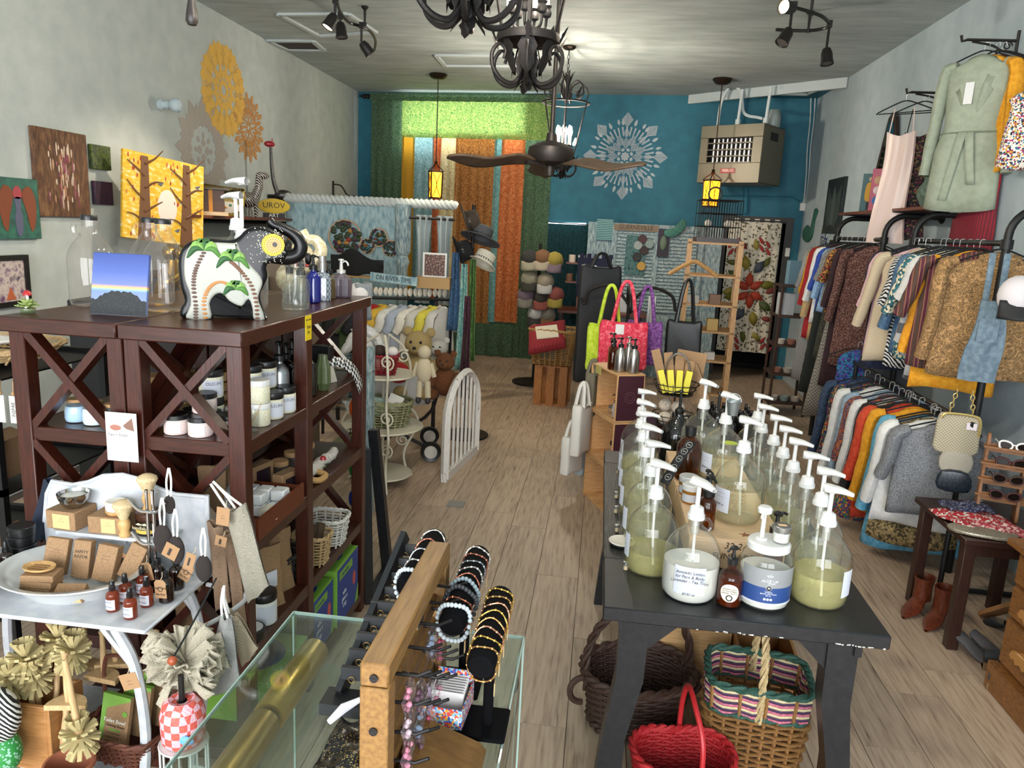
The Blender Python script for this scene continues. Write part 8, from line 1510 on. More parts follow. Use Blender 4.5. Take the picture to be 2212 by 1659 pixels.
for x,y in ((-2.25,KY - .1),(-1.25,KY + .25)): B().tube([(x,y,0),(x,y,1.16)],.013,7).o('upright',M_pipe,KR)
kc = ('2a2e2a','1c1c1e','3a4a2a','22242a','a81e1e','d0a83a','d8d4ca','a8b0bc','e0d8c8','c8c4b8','d8c84a','cfcac0'); kn = ('olive patterned','black','leaf green','dark navy','bright red','golden','white','pale blue','ivory','stone grey','lemon','oatmeal')
for k in range(12):
 f = (k + 1) / 13; garment('child_shirt',kn[k] + ' child top on the rail with butterfly dividers',-2.25 + f,KY - .1 + .35 * f,1.11,mat('kid ' + kc[k],kc[k],.9),.4,.12,.12,1.1,.9,cat='child top',neck=.045,d=.03,hang=False,splay=.05,group='children tops')
 q = B(); 
 for s in (-1,1): q.ell((s * .028,0,.045),.024,.006,.035,8,6)
 tag(q.o('butterfly_divider',mat('white divider','d2ccbc',.6),None,(-2.25 + f,KY - .1 + .35 * f,1.17),.9),f'white butterfly divider above the {kn[k]} child top','divider','butterfly dividers')
# scarf stand and hats
SX,SYY = -1.08,6.2; t = thing('scarf_stand','tall black stand hung with scarves and hats','stand',(SX,SYY,0)); B().cyl((0,0,0),.015,.02,1.95,8).o('pole',M_pipe,t); B().lathe([(0,0),(.2,0),(.2,.015),(0,.025)],18).o('foot',M_pipe,t)
for k,(px,ytop,ybot,w,c) in enumerate(((985,545,715,.1,('blue','2f4f70','4a6a8a')),(1003,570,800,.09,('teal tie-dyed','5a9a9c','a8c8b8')),(1022,560,780,.08,('green','3a5a2a','5a7a3c')),(1010,640,860,.08,('plum','3a1c2a','56303c')))):
 a,b_ = W(px,ytop,y=SYY - .08 - .03 * k),W(px + 6,ybot,y=SYY - .08 - .03 * k); H_ = a.z - b_.z; tag(B().grid(lambda u,v: V(((u - .5) * w * (.5 + .7 * v),.02 * sin(u * 15 + v * 3),-H_ * v)),16,12).o('scarf',N_('scarf ' + c[0],c[1],c[2],9),None,a,solid=.006),f'{c[0]} scarf hanging on the scarf stand','scarf')
def hat(label,px,py,m,R1,rot,y=SYY - .05,band=None):
 p = W(px,py,y=y); t = thing('brimmed_hat',label,'hat',p,rot=rot); B().lathe([(0,.1),(.05,.105),(.075,.09),(.085,.0),(R1,-.012),(R1,-.006),(.088,.004),(.08,.09),(.05,.108),(0,.102)],26,close=False).o('hat',m,t); B().lathe([(.087,.005),(.086,.03)],24,close=False).o('band',band or M_bk,t)
hat('brown wide-brimmed hat hung edge-on at the top of the scarf stand',1008,480,mat('brown felt','3c3026',.9),.17,(0,1.25,.2)); hat('black crowned hat with grey brim on the scarf stand',1038,515,mat('grey felt','4a4a4c',.9),.17,(-.3,.25,0)); hat('cream bucket hat with cherry print on the scarf stand',1042,568,mat('cherry print',pat=('vord',34,[(0,'9a2a2a'),(.15,'cfc8b4')],True),rough=.9),.12,(-.4,.4,0)); hat('black hat behind the linen curtain',993,545,mat('black felt','111112',.95),.14,(0,1.2,.3))
# white wire corner stand
WS = W(840,1040,z=0); WS = V((-1.42,4.85,0)); t = thing('corner_stand','cream wrought iron corner stand with three pierced shelves','plant stand',WS); M_cw = mat('cream iron','cfc8b4',.5)
for z,r in ((.08,.2),(.42,.27),(.78,.22)): B().lathe([(0,z),(r,z),(r + .006,z - .006),(r,z - .012),(0,z - .012)],24).o('shelf',M_cw,t); B().tube(ringpts(r,z - .005,28),.006,5,True).o('shelf_rim',M_cw,t)
for k in range(3):
 a = k * 2 * PI / 3 - PI / 2 + .4; d = V((cos(a),sin(a),0)); u = V((0,0,1)); B().tube(spline([d * .26 + u * .0,d * .21 + u * .06,d * .19 + u * .2,d * .3 + u * .36,d * .28 + u * .46,d * .18 + u * .56,d * .2 + u * .7,d * .23 + u * .8,d * .16 + u * .95,d * .04 + u * 1.04],5),.009,7).o('leg',M_cw,t)
 for z in (.28,.5,.88): B().tube(spiral(d * .17 + u * z,.05,.012,a,1.6,20,'xz'),.006,5).o('scroll',M_cw,t)
B().tube([(0,0,.07),(0,0,.78)],.01,7).o('centre_bar',M_cw,t)
sbasket('oval green-grey rush basket of packets on the corner stand',WS.x,WS.y,.421,.2,.14,.17,wicker('sage rush','7a7a56','9a9a74'),0,9,22,.011,n=2.2); kbox('pale green patterned gift box in the rush basket',(WS.x - .05,WS.y,.48),.16,.1,.13,(-.1,.1,.1),m=F('mint print',('a8bfae','c4d2c4','8aa894'),60)); kbox('white card with black print sticking out of the rush basket',(WS.x + .07,WS.y - .06,.53),.1,.004,.12,(-.2,.35,0),m=flat('d6d2c8'))
t = sbasket('red square woven basket with beads on the corner stand',WS.x,WS.y - .02,.781,.1,.1,.13,wicker('crimson weave','7a1018','94202a'),.3,11,18,.007,n=6); blob('dark_ball','dark woolly ball in the red basket','ball',(WS.x - .03,WS.y,.93),mat('dark wool','3a2a24',.95),.05,.05,.04); blob('white_bundle','white bundle in the red basket','bundle',(WS.x + .06,WS.y,.93),flat('d8d0cc'),.04,.04,.035)
# two hanging animal dolls
for k,px in enumerate((783,916)):
 p = W(px,800,y=4.72); t = thing('knit_doll',('left','right')[k] + ' cream knitted doll with dark feet hanging by the corner stand','doll',p,0,'knitted dolls'); M_kn = mat('cream knit','c6b89a',.95,bump=(120,.5)); B().ell((0,0,0),.055,.035,.09,12,8).o('body',M_kn,t); B().ell((0,0,.12),.045,.04,.045,12,8).o('head',M_kn,t)
 for s in (-1,1): B().tube([(s * .025,0,-.07),(s * .03,0,-.18)],.02,8).o('leg',M_kn,t); B().ell((s * .032,-.01,-.2),.02,.024,.025,8,6).o('foot',flat('2a2426'),t); B().tube([(s * .045,0,.05),(s * .07,0,-.04)],.015,7).o('arm',M_kn,t)
# tub of soft toys on an iron carriage
TB = V((-1.5,5.55,0)); t = thing('baby_tub','white enamel tub on a black iron carriage holding soft toys','tub',TB,.25); B().lathe([(0,.42),(.25,.42),(.36,.5),(.4,.68),(.425,.7),(.41,.68),(.34,.52),(.22,.45),(0,.45)],32,(0,0,0),1,.6,False).o('tub',mat('basin enamel','',.2),t)
for s in (-1,1): B().tube(spline([(s * .3,-.2,.55),(s * .2,-.22,.35),(-s * .2,-.2,.12),(-s * .25,-.2,.1)],4),.013,7).o('carriage_bar',M_iron,t)
for x in (-.25,.25):
 for y in (-.22,.22): q = B().lathe([(0,-.015),(.06,-.015),(.075,-.02),(.08,0),(.075,.02),(.06,.015),(0,.015)],20); q.tf(Matrix.Translation((x,y,.08)) @ Matrix.Rotation(PI / 2,4,'X')); q.o('wheel',M_bk,t); q = B().lathe([(.02,-.024),(.05,-.024),(.05,.024),(.02,.024)],16); q.tf(Matrix.Translation((x,y,.08)) @ Matrix.Rotation(PI / 2,4,'X')); q.o('wheel_ring',flat('c8c4ba'),t)
def bear(label,px,py,y,s,m,muz=None,rz=0):
 p = W(px,py,y=y); t = thing('teddy_bear',label,'soft toy',p,rz,'soft toys in the tub'); q = lambda nm,c,rx,ry,rz_,mm=m: B().ell(tuple(v * s for v in c),rx * s,ry * s,rz_ * s,14,10).o(nm,mm,t)
 q('body',(0,0,-.1),.11,.09,.13); q('head',(0,-.02,.08),.085,.08,.08); q('muzzle',(0,-.09,.06),.04,.035,.03,muz or m); q('nose',(0,-.125,.07),.012,.01,.01,M_bk)
 for k in (-1,1): q('ear',(k * .07,0,.15),.03,.02,.03); q('arm',(k * .11,-.05,-.08),.04,.04,.08); q('leg',(k * .08,-.1,-.2),.045,.08,.045); q('eye',(k * .03,-.09,.1),.009,.008,.009,M_bk)
M_fur = lambda n,a,b_: mat(n,pat=('noise',50,[(.4,a),(.6,b_)]),rough=.95,bump=(180,.8))
bear('white teddy bear with red bow in the tub',947,770,5.55,.85,M_fur('white plush','cfc9bd','e0dcd2')); bear('brown curly teddy bear at the tub edge',962,800,5.4,.85,M_fur('brown plush','6a3c1c','8a5630')); bear('large yellow patterned plush dog in the tub',905,770,5.5,1.25,M_fur('yellow plush','b89a5c','d0b884')); blob('heart_cushion','red heart cushion lettered I love you in the tub','cushion',W(860,805,y=5.3),mat('red plush','96161c',.9),.09,.05,.08); text('lettering','I Love\nYou',.04,flat('e8dcd8'),bpy.data.objects['heart_cushion'],(0,-.053,0),depth=.001)
# arched white window frame leaning
a,c = W(958,1042,z=0),W(1028,975,z=0); d = (c - a); L_ = d.length; t = thing('arched_window','white distressed arched window frame with vertical bars leaning in the aisle','window frame',a,math.atan2(d.y,d.x)); M_dw = mat('distressed white paint',pat=('noise',(10,10,4),[(.28,'6a4c34'),(.34,'d6d2cc'),(.7,'e2dfda')]),rough=.8); Hs,R_ = .42,L_ / 2
ar = [(.02,0,.02),(.02,0,Hs)] + [tuple(p) for p in arc((R_,0,Hs),R_ - .02,PI,0,14,'xz',.3)] + [(L_ - .02,0,.02)]; B().tube(ar,.03,4).o('frame',M_dw,t); B().box(0,-.02,0,L_,.02,.06).o('sill',M_dw,t)
for k in range(1,8): x = L_ * k / 8; B().box(x - .009,-.008,.05,x + .009,.008,Hs + .28 * math.sqrt(max(0,1 - ((x - R_) / R_) ** 2))).o('bar',M_dw,t)
# black leaning frame and garland of shapes at the shelf end
t = thing('leaning_frame','empty black wooden frame leaning behind the shelf unit','frame',(-1.0,3.2,0),.3); B().bar((0,0,0),(.1,.35,.0),.04,.05).o('bottom_rail',M_blk,t); B().bar((.1,.35,0),(.02,.38,.75),.04,.05).o('side_rail',M_blk,t); B().bar((0,0,0),(-.02,.05,.75),.04,.05).o('side_rail',M_blk,t)
g0 = W(766,700,y=3.2); t = thing('heart_garland','garland of coloured glossy wooden drops hanging at the shelf end','garland',g0); B().tube([(0,-.02,.0),(.0,0,W(766,1090,y=3.2).z - g0.z)],.002,5).o('string',M_bk,t); B().tube([(0,-.02,0),(-.03,-.06,0)],.003,5).o('hook',M_bk,t)
for py,c in ((800,'a8202a'),(880,'d0561c'),(952,'d0b02a'),(1010,'2a7a34'),(1075,'24409a')): B().ell((0,-.012,W(766,py,y=3.2).z - g0.z),.02,.014,.04,12,8).o('wooden_drop',mat('heart ' + c,c,.3),t)
# cap rack by the curtain
t = thing('cap_rack','black wire rack full of caps in front of the green curtain','cap rack',(-.72,8.55,0)); B().cyl((0,.1,0),.02,0,1.62,8).o('pole',M_pipe,t); B().lathe([(0,0),(.25,0),(.25,.02),(0,.03)],18,(0,.1,0)).o('foot',M_pipe,t)
cc = ('2e2c2a','6a4a30','8a7a34','8a8470','958a78','6a5a64','33302a','a8a6a2','6f6a60','7a4038'); cl = ('black and tan','brown mesh','olive gold','khaki','beige','plum','dark olive','white mesh','grey mesh','rust')
for k,(px,py) in enumerate(((1144,560),(1172,560),(1198,565),(1144,605),(1178,610),(1136,640),(1170,645),(1158,680),(1182,682),(1200,640))):
 p = W(px,py,y=8.5); t = thing('baseball_cap',cl[k] + ' baseball cap on the wire cap rack','cap',p,0,'caps on the rack'); B().lathe([(.095,-.02),(.1,.02),(.085,.07),(.04,.105),(0,.11)],16,close=False).tf(Matrix.Rotation(.5,4,'X')).o('crown',mat('cap ' + cc[k],cc[k],.9),t); B().grid(lambda u,v: V(((u - .5) * .17,-.08 - .06 * sin(PI * u) * v,-.02 - .1 * v)),8,4).o('brim',mat('cap ' + cc[(k + 3) % 10],cc[(k + 3) % 10],.9),t,solid=.006)
# pillow basket on a slatted crate
CP = V((-.62,7.55,0)); t = thing('slatted_crate','orange pine slatted crate standing on end under the wicker basket','crate',CP,-.1); M_op = mat('orange pine',pat=('noise',(20,20,3),[(.3,'8a5424'),(.7,'aa7038')]),rough=.5)
for k in range(3): B().box(k * .13,0,0,k * .13 + .08,.02,.42).o('slat',M_op,t); B().box(k * .13,.3,0,k * .13 + .08,.32,.42).o('slat',M_op,t)
for z in (0,.4): B().box(0,.02,z,.34,.3,z + .02).o('end_board',M_op,t)
sbasket('large square honey wicker basket on the slatted crate',CP.x + .17,CP.y + .12,.425,.24,.2,.36,wicker('honey wicker','8a6434','b08a52'),-.1,18,24,.011,n=6)
p = W(1182,728,y=7.5); t = thing('red_pillow','red and cream patchwork pillow lying on the wicker basket','pillow',p,rot=(.6,-.15,.15)); B().lathe([(sin(PI * j / 8) ** .5 if 0 < j < 8 else 0,-.07 * cos(PI * j / 8)) for j in range(9)],4,(0,0,0),.3,.24,False).tf(Matrix.Rotation(PI / 4,4,'Z')).o('pillow',mat('red calico',pat=('check',60,[(.3,'7a1420'),(.7,'8f2a30')]),rough=.9),t); B().box(-.11,-.09,.062,.11,.09,.075).o('centre_patch',mat('cream hearts',pat=('vord',40,[(0,'8a2a2a'),(.2,'d8cfb8')],True),rough=.9),t)
# wolf banner, mugs, back table
p = W(1283,595,y=9.0); t = thing('wolf_banner','dark blue felt banner of a wolf howling at the moon','banner',p); B().box(-.2,0,-.26,.2,.012,.2).o('felt',mat('navy felt','1a1c34',.95),t); B().ell((0,-.002,.08),.04,.006,.04,16,8).o('moon',flat('c9cdd0'),t); puff(smooth2([(-.04,-.12),(.05,-.12),(.03,.0),(.0,.06),(-.01,.0),(-.03,-.04)],3),.006,.003).o('wolf',flat('5a5f6a'),t); B().box(-.1,-.004,-.17,.1,0,-.12).o('rock',flat('0e0e14'),t)
for k in range(5): B().box(-.18 + k * .085,-.004,.2,-.13 + k * .085,.016,.25).o('loop',mat('navy felt'),t)
t = thing('back_table','dark low table with shelves of mugs at the back wall','table',(0,0,0)); B().box(-.5,8.9,.82,.55,9.45,.85).o('top',M_mtray,t)
for x in (-.48,.5):
 for y in (8.92,9.4): B().box(x,y,0,x + .04,y + .04,.82).o('leg',M_dkw,t)
for z in (1.15,1.38): B().box(-.45,9.3,z,-.1,9.45,z + .02).o('tier',M_mtray,t); 
B().box(-.3,9.36,.85,-.25,9.42,1.4).o('tier_post',M_mtray,t)
for k,(x,z) in enumerate(((-.38,1.401),(-.27,1.401),(-.16,1.401),(-.4,1.171),(-.28,1.171),(-.16,1.171))): tag(B().lathe([(0,0),(.04,0),(.042,.09),(.038,.09),(.036,.01),(0,.01)],16).o('mug',flat(('c8b8a8','d0ccc8','9aa8c0','6a4a34','3a6a58','c4beb4')[k]),None,(x,9.36,z)),f'{("left", "middle", "right")[k % 3]} mug on the {("top", "lower")[k // 3]} tier at the back table','mug')
tag(B().lathe([(0,0),(.045,0),(.05,.1),(.02,.3),(.01,.36),(0,.37)],14).o('carved_saint',mat('carved ochre','8a6a34',.6),None,(-.02,9.1,.851)),'slender carved ochre figure on the back table','figurine'); tag(B().box(0,0,0,.26,.2,.2).o('white_carton',flat('b9bcc0'),None,(.12,9.1,.851)),'white carton with red oval on the back table','box')
# shutter display wall with town sign
SH = 9.55; xs0,xs1 = W(1272,480,y=SH).x,W(1565,480,y=SH).x; t = thing('shutter_wall','weathered white and blue shutter screen behind the gifts','screen',(0,0,0)); B().box(xs0,SH,0,xs0 + .3,SH + .03,1.9).o('board',M_shut,t); B().box(xs0 + .3,SH + .02,0,xs1,SH + .03,1.9).o('backing',M_shut,t)
for k in range(24): B().bar((xs0 + .34,SH,.85 + k * .043),(xs1 - .3,SH,.85 + k * .043),.012,.045,(0,.6,1)).o('slat',M_shut,t)
for x in (xs0 + .3,(xs0 + xs1) / 2,xs1 - .28): B().box(x,SH - .02,.8,x + .06,SH + .02,1.9).o('stile',M_shut,t)
p = W(1374,492,y=SH - .03); t = thing('town_sign','weathered wooden sign lettered Guerneville on the shutters','sign',p); B().box(-.27,0,-.04,.27,.015,.04).o('board',mat('driftwood board','7a6a58',.8),t); text('lettering','GUERNEVILLE',.075,flat('1c1816'),t,(0,-.001,0),depth=.001,sx=.9)
p = W(1372,548,y=SH - .03); tag(B().box(-.12,0,-.26,.12,.02,.22).o('teal_relief',mat('teal relief',pat=('noise',(8,8,5),[(.35,'1c3a3e'),(.55,'4a7a78'),(.7,'6a4a44')]),rough=.5,bump=(30,.8)),None,p),'teal and rust relief panel below the town sign','painting'); p = W(1306,496,y=SH - .03); tag(B().box(-.1,0,-.13,.1,.015,.13).o('valley_painting',mat('valley paint',pat=('wz',3,[(0,'2a5a7a'),(.35,'3a6a3a'),(.6,'4a8a3a'),(.85,'8ab0c0')],False,2),rough=.6),None,p),'small bright painting of green hills and a river','painting')
for k,(px,py,c) in enumerate(((1388,517,'3a1618'),(1378,530,'8a9490'),(1403,527,'7a8a86'),(1391,541,'2a1412'),(1376,555,'1a1614'),(1385,575,'b08a3a'))): q = W(px,py,y=SH - .03); tag(B().lathe([(0,0),(.05,0),(.055,.008),(.05,.016),(0,.014)],18).tf(Matrix.Rotation(PI / 2,4,'X')).o('round_ornament',flat(c),None,q),f'{("maroon", "clear left", "clear right", "dark red", "black heart", "ochre")[k]} round ornament on the shutters','ornament')
p = W(1433,525,y=SH - .03); t = thing('mask_panel','dark panel with a pale green mask on the shutters','mask',p); B().box(-.07,0,-.17,.07,.015,.17).o('panel',flat('241c2a'),t); B().ell((0,-.005,0),.045,.02,.09,14,8).o('mask',flat('5a6a58'),t)
# ladder shelf with birdcage
LB = V((1.02,7.2,0)); t = thing('ladder_shelf','pale wooden ladder shelf tower with small goods','shelf',LB,-.12); M_lad = mat('pale ladder wood',pat=('noise',(16,16,3),[(.3,'a87c48'),(.7,'c59a64')]),rough=.5)
for x in (-.26,.2):
 for y in (0,.4): B().box(x,y,0,x + .045,y + .03,1.76).o('rail',M_lad,t)
for z in (.3,.62,.9,1.15,1.42,1.72): B().box(-.26,0,z,.245,.43,z + .018).o('shelf_board',M_lad,t)
tag(B().tube(spline([(-.22,0,-.11),(-.2,0,-.09),(-.06,0,.0),(0,0,.02),(.06,0,.0),(.2,0,-.09),(.22,0,-.11)],3),.02,7).o('display_hanger',MATS['pale ladder wood'],None,W(1500,570,y=7.19)),'pale wooden hanger hooked on the front of the ladder shelf','hanger')
for k in range(8): tag(B().box(0,0,0,.1,.08,.07 + .02 * (k % 3)).o('gift_item',flat(('c8b890','b0a890','8a6a3a','d0ccc4','6a7a5a','b89a5a','a8a49c','7a5a44')[k]),None,LB + V((-.2 + .2 * (k % 2),.06,(.318,.638,.918,1.168)[k // 2] + .001))),f'{("left", "right")[k % 2]} small boxed gift on ladder shelf level {("one", "two", "three", "four")[k // 2]}','gift box')
bc = LB + V((.02,.18,1.742)); t = thing('bird_cage','black wire birdcage with white balls on top of the ladder shelf','birdcage',bc); B().box(-.2,-.16,0,.2,.16,.04).o('base',mat('cage base','2a1410',.4),t)
for i in range(17): x = -.19 + .38 * i / 16; [B().tube([(x,y,.04),(x,y,.38)],.003,4).o('wire',M_iron,t) for y in (-.15,.15)]
for z in (.14,.26,.38): [B().tube([(-.19,y,z),(.19,y,z)],.004,4).o('band',M_iron,t) for y in (-.15,.15)]
B().box(-.19,-.15,.38,.19,.15,.386).o('roof',M_iron,t); B().tube(arc((-.05,0,.44),.06,0,2 * PI,18)[:-1],.008,6,True).o('ring_handle',M_iron,t)
for s in (-1,1): blob('white_ball',('left','right')[s > 0] + ' white ball inside the birdcage','ball',bc + V((s * .09,0,.17)),flat('c8c0b4'),.035,.035,.035)
# bag stand with totes
HB_ = V((.22,5.9,0)); t = thing('bag_stand','black curled iron stand hung with bags behind the crate tower','bag stand',HB_); B().cyl((0,0,0),.014,0,1.3,8).o('pole',M_iron,t); B().lathe([(0,0),(.18,0),(.18,.02),(0,.03)],18).o('foot',M_iron,t)
for a in (0,PI * .9,-PI / 2,PI / 2): B().tube(spline([(0,0,1.25),(cos(a) * .15,sin(a) * .15,1.38),(cos(a) * .32,sin(a) * .32,1.33),(cos(a) * .36,sin(a) * .36,1.22),(cos(a) * .4,sin(a) * .4,1.26)],5),.013,7).o('hook_arm',M_iron,t)
def tote(label,px,py,y,w,h,m,hd=.2,rz=0,hm=None):
 p = W(px,py,y=y); t = thing('tote_bag',label,'bag',p,rz); puff(smooth2([(-w / 2,-h / 2),(-w / 4,-h / 2 - .004),(w / 4,-h / 2),(w / 2,-h / 2),(w / 2 + .006,-h / 4),(w / 2,h / 4),(w / 2 * .95,h / 2),(w / 4,h / 2 - .01),(-w / 4,h / 2 - .006),(-w / 2 * .95,h / 2),(-w / 2 - .004,h / 4),(-w / 2,-h / 4)],2),.035,.02).o('bag',m,t)
 for y_ in (-.03,.03): B().tube(spline([(-w * .25,y_,h / 2 - .02),(-w * .12,y_ * .5,h / 2 + hd * .8),(0,0,h / 2 + hd),(w * .12,y_ * .5,h / 2 + hd * .8),(w * .25,y_,h / 2 - .02)],4),.013,6).o('handle',hm or m,t)
 return t
t = tote('pink and red tie-dyed tote bag with white price tag',1345,745,5.35,.34,.34,mat('tie dye red',pat=('noise',9,[(.35,'c81f3c'),(.55,'e0485c'),(.7,'ee8a90')],False,.8),rough=.85),.28); B().box(-.06,-.045,.08,.0,-.043,.15).o('price_tag',flat('dcdad6'),t)
tote('lime green tie-dyed tote behind the red tote',1312,750,5.45,.3,.34,N_('lime dye','a8c81e','c8dc4a',7),.28); tote('purple tie-dyed tote behind the red tote',1390,740,5.5,.26,.32,N_('purple dye','5a2a6a','8a5a9a',12),.25); tote('black leather hobo bag on the curled stand',1475,740,5.7,.26,.34,mat('black leather','0e0e0f',.45),.3); tote('black garment bag leaning behind the totes',1290,700,6.2,.34,.95,mat('black nylon','101012',.6),.1,.2)
tag(B().grid(lambda u,v: V(((u - .5) * .05,.02 * sin(u * 9),-.4 * v)),6,6).o('white_fringe',flat('d4d2ce'),None,W(1410,640,y=5.8),solid=.01),'white fringed strap hanging on the curled stand','strap')
tote('white canvas tote bag hanging at the crate tower side',1255,925,4.85,.2,.34,mat('white canvas','d2cfc8',.9),.14,1.2); tote('white printed tote bag below the canvas tote',1235,980,4.9,.18,.26,mat('white canvas'),.1,1.0); tote('pale blue cloth bag behind the white totes',1262,985,5.1,.16,.24,mat('pale blue cloth','a8b4bc',.9),.1,1.1); tote('olive grey folded bag at the crate tower side',1278,850,5.0,.14,.3,mat('olive cloth','6a6454',.9),.08,1.3)
# low dark table behind the jugs with cartons, wool balls, spray bottles
t = thing('low_table','dark red-brown table behind the jugs with soaps and sprays','table',(0,0,0)); LZ = .72; B().box(.32,3.95,LZ - .03,.98,4.55,LZ).o('top',M_mahd,t,bevel=.006); B().box(.36,3.98,.15,.94,4.5,LZ - .03).o('cabinet',M_mahd,t)
for x in (.37,.9):
 for y in (4.0,4.46): B().box(x,y,0,x + .04,y + .04,.15).o('foot',M_mahd,t)
rr = random.Random(12); n = 0
for i in range(5):
 for j in range(5):
  n += 1; bottle('spray_bottle',f'black spray bottle, row {("one", "two", "three", "four", "five")[i]} from the front, place {("one", "two", "three", "four", "five")[j]} from the left',.64 + .065 * j,4.12 + .085 * i,LZ,.022,.085,M_bk,'spray',group='black spray bottles')
t = thing('wire_basket_stand','two-tier wire basket stand of wool balls and cartons','basket stand',(.46,4.25,LZ)); M_wr_ = mat('dark wire','3a3632',.4,.7)
for z,r in ((.06,.12),(.24,.13)):
 B().lathe([(0,z - .05),(r * .7,z - .05)],18,close=False).o('tray',M_wr_,t)
 for k in range(3): B().tube(ringpts(r * (.75 + .12 * k),z - .05 + .03 * k,24),.003,5,True).o('hoop',M_wr_,t)
 for i in range(14): a = 2 * PI * i / 14; B().tube([(r * .7 * cos(a),r * .7 * sin(a),z - .05),(r * cos(a),r * sin(a),z + .02)],.002,4).o('spoke',M_wr_,t)
B().cyl((0,0,0),.006,0,.3,6).o('post',M_wr_,t); B().tube(arc((0,0,.3),.07,0,PI,12,'xz',.12),.006,6).o('handle',M_chr,t)
for k,(x,y,z) in enumerate(((-.05,-.04,.05),(.05,-.04,.05),(0,.05,.05),(.02,-.02,.115),(-.045,.03,.11))): blob('wool_ball',('front left','front right','rear','upper right','upper left')[k] + ' grey-cream wool dryer ball in the lower wire basket','wool ball',(.46 + x,4.25 + y,LZ + z),mat('felted wool',pat=('noise',30,[(.4,'b0a08c'),(.6,'d6c9b8')]),rough=.95),.04,.04,.038)
for k in range(8): kbox((('left','second','third','fourth')[k % 4]) + (' yellow sponge carton in the upper wire basket' if k < 4 else ' kraft carton standing in the upper wire basket'),(.40 + .035 * (k % 4),4.2 + .06 * (k // 4),LZ + .2),.035 if k < 4 else .05,.03,.13 if k < 4 else .24 - .02 * (k % 4),(-.15,-.3 + .15 * (k % 4),0),m=mat('sponge yellow','d8cc3a',.6) if k < 4 else None)
kbox('large kraft carton leaning on the upper wire basket',(.53,4.42,LZ + .15),.17,.03,.26,(-.15,.1,-.1)); kbox('kraft carton with teal base leaning at the right of the wire basket',(.62,4.33,LZ + .13),.11,.05,.22,(-.15,-.45,-.2)); kbox('small kraft cube box on the low table',(.52,4.02,LZ + .001),.05,.05,.05,(0,0,.4))
# rattan shelf with crockery beyond the doorway side
t = thing('rattan_shelf','tall narrow brown rattan shelf by the doorway','shelf',(2.02,7.9,0)); M_rt = mat('brown rattan','3c2418',.6)
for x in (-.2,.15):
 for y in (0,.35): B().cyl((x,y,0),.014,0,1.35,7).o('post',M_rt,t)
for z in (.12,.42,.72,1.02,1.33): B().box(-.22,-.02,z,.17,.37,z + .02).o('shelf_board',M_rt,t)
for k in range(9): tag(B().lathe([(0,0),(.04,0),(.05,.05),(.046,.05),(.035,.01),(0,.01)],14).o('pottery_cup',flat(('b8b0a4','8a9a98','c8bcae','9a6a58')[k % 4]),None,(1.88 + .11 * (k % 3),8.0,(.141,.441,.741)[k // 3])),f'{("left", "middle", "right")[k % 3]} pottery cup on rattan shelf level {("one", "two", "three")[k // 3]}','cup','pottery cups')
kbox('white boxed set on the upper rattan shelf',(1.9,8.05,1.041),.16,.1,.22,(0,0,0),m=flat('b4b8bc')); kbox('blue and white boxed set on top of the rattan shelf',(1.98,8.1,1.351),.18,.1,.24,(0,0,.1),m=flat('6a8a9a'))
# ================================================================ REMAINING GOODS
t = thing('window_curtain','dark teal curtain over the small back window','curtain'); wavesheet(bx(1176,520),bx(1268,520),bz(1220,700),bz(1220,484),.1,.025,.12).o('cloth',trans(N_('teal cotton','14383e','1f4a50'),.35),t); B().bar((bx(1172,480),bw(bx(1172)) - .1,bz(1220,481)),(bx(1272,480),bw(bx(1272)) - .1,bz(1220,483)),.012,.012).o('rod',M_iron,t)
struct(B().add([WB(1178,480,.012),WB(1266,482,.012),WB(1266,490,.012),WB(1178,490,.012)],[(0,1,2,3)]).o('window_2',mat('bright window'),smooth=False))
# left unit, lower shelves
tag(B().grid(lambda u,v: V(((u - .5) * .2,(v - .5) * .2,.02 + .03 * sin(PI * u) * sin(PI * v) + .006 * sin(u * 20))),14,14).o('striped_textile',S_('green black stripe','17181a','4a6a34',9,'wd'),None,(-1.47,2.16,SZ[2] + .001),.2,solid=.012),'folded green and black striped textile in the left unit','textile')
kbox('purple carton on the fourth shelf of the left unit',(-1.47,2.14,SZ[3] + .001),.12,.08,.07,(0,0,.1),m=flat('6a4a72')); kbox('grey carton on the third shelf of the left unit',(-1.6,2.2,SZ[2] + .001),.12,.12,.09,(0,0,0),m=flat('6a6a68'))
for k in range(3): bag(('near','middle','far')[k] + ' crumpled kraft sack in the right unit behind the braces',-1.26 + .03 * k,2.12 + .11 * k,SZ[2] + .001 if k else SZ[3] + .001,.09,.17,.07,.3 * k,M_kraft,False,'kraft_sack')
for k in range(4): kbox(f'{("first", "second", "third", "fourth")[k]} kraft soap carton lying behind the wooden tray',(-1.31,2.12 + .075 * k,SZ[2] + .078),.05,.065,.03,(0,0,.05 * k),name='flat_carton') if k > 3 else None
kbox('white round-topped box on the third shelf near the notice',(-1.41,2.05,SZ[2] + .001),.05,.05,.06,(0,0,.2),m=flat('a8a49a'))
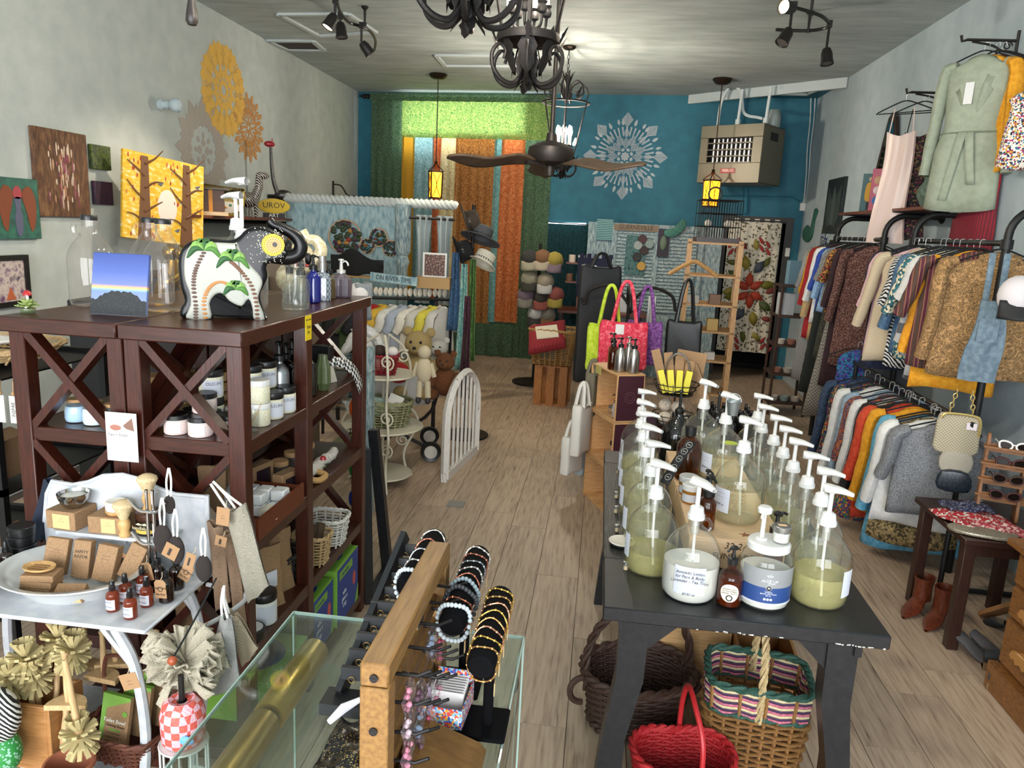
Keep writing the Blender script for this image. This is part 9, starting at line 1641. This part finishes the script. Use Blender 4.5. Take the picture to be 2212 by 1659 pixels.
# caps and baby clothes hanging at the far end of the shelf unit
t = thing('red_white_cap','white and rust trucker cap hanging at the far end of the shelf unit','cap',W(772,640,y=3.205)); B().ell((0,0,0),.05,.05,.06,14,8).o('crown',flat('c9c4c0'),t); B().grid(lambda u,v: V(((u - .5) * .09,-.045 - .01 * sin(PI * u),-.01 - .06 * v)),8,4).o('brim',flat('7a3a2a'),t,solid=.005)
tag(B().grid(lambda u,v: V((.05 * sin(u * PI) - .02,(u - .5) * .12 + .01 * sin(v * 7),-.16 * v)),12,8).o('grey_hood',mat('grey jersey','7d8184',.9),None,W(786,612,y=3.225),solid=.012),'grey jersey hood hanging beyond the shelf unit','hood')
garment('baby_onesie','white baby onesie with script print beyond the shelf unit',*W(788,700,y=5.2).xy,W(788,700,y=5.2).z,N_('white cotton','',''),.3,.07,.1,1.0,.3,cat='onesie',neck=.04,d=.025,hang=False)
# glass corner tower beyond the shelf unit
gt = W(790,900,y=4.2); t = thing('glass_tower','white post with small glass shelves beyond the shelf unit','display shelf',(gt.x - .12,4.25,0)); B().box(.1,.0,0,.14,.06,1.05).o('post',M_shut,t)
for z in (.45,.68,.9): B().box(-.1,-.1,z,.14,.12,z + .008).o('glass_shelf',G_pane,t)
for k,z in enumerate((.459,.689,.909)): bottle('tiny_bottle',('lowest','middle','topmost')[k] + ' small clear bottle on the glass tower',gt.x - .12 + .02,4.22,z,.025,.06,G_clr,'pump',ps_=.7)
# wall corner goods at the back right
for k,(px,py,c,lab) in enumerate(((1748,560,'4a3a34','brown carved block on the right wall ledge'),(1762,575,'2a2a30','dark framed tile on the right wall ledge'),(1776,560,'6a5a4a','tan box on the right wall ledge'))): p = W(px,py,x=2.38); tag(B().box(-.04,-.07,0,.04,.07,.12 + .03 * k).o('ledge_ornament',flat(c),None,(2.39,p.y,1.40)),lab,'ornament')
t = thing('wall_ledge','narrow dark ledge on the right wall beyond the racks','shelf',(0,0,0)); B().box(2.33,7.5,1.38,XR - .001,9.2,1.399).o('plank',M_dkw,t); B().box(2.4,8.3,1.28,XR - .001,8.33,1.38).o('bracket',M_dkw,t)
puff([(a * .9,c * .9) for a,c in smooth2([(-.12,-.02),(0,.02),(.1,.14),(.16,.1),(.14,.0),(.02,-.1),(-.1,-.1)],3)],.012,.006).o('fish_tail',mat('verdigris'),tag(bpy.data.objects.new('metal_fish_tail',None),'green metal mermaid tail beside the birdcage','ornament'))
o = bpy.data.objects['metal_fish_tail']; COL.objects.link(o); o.location = W(1455,495,y=SH - .04)
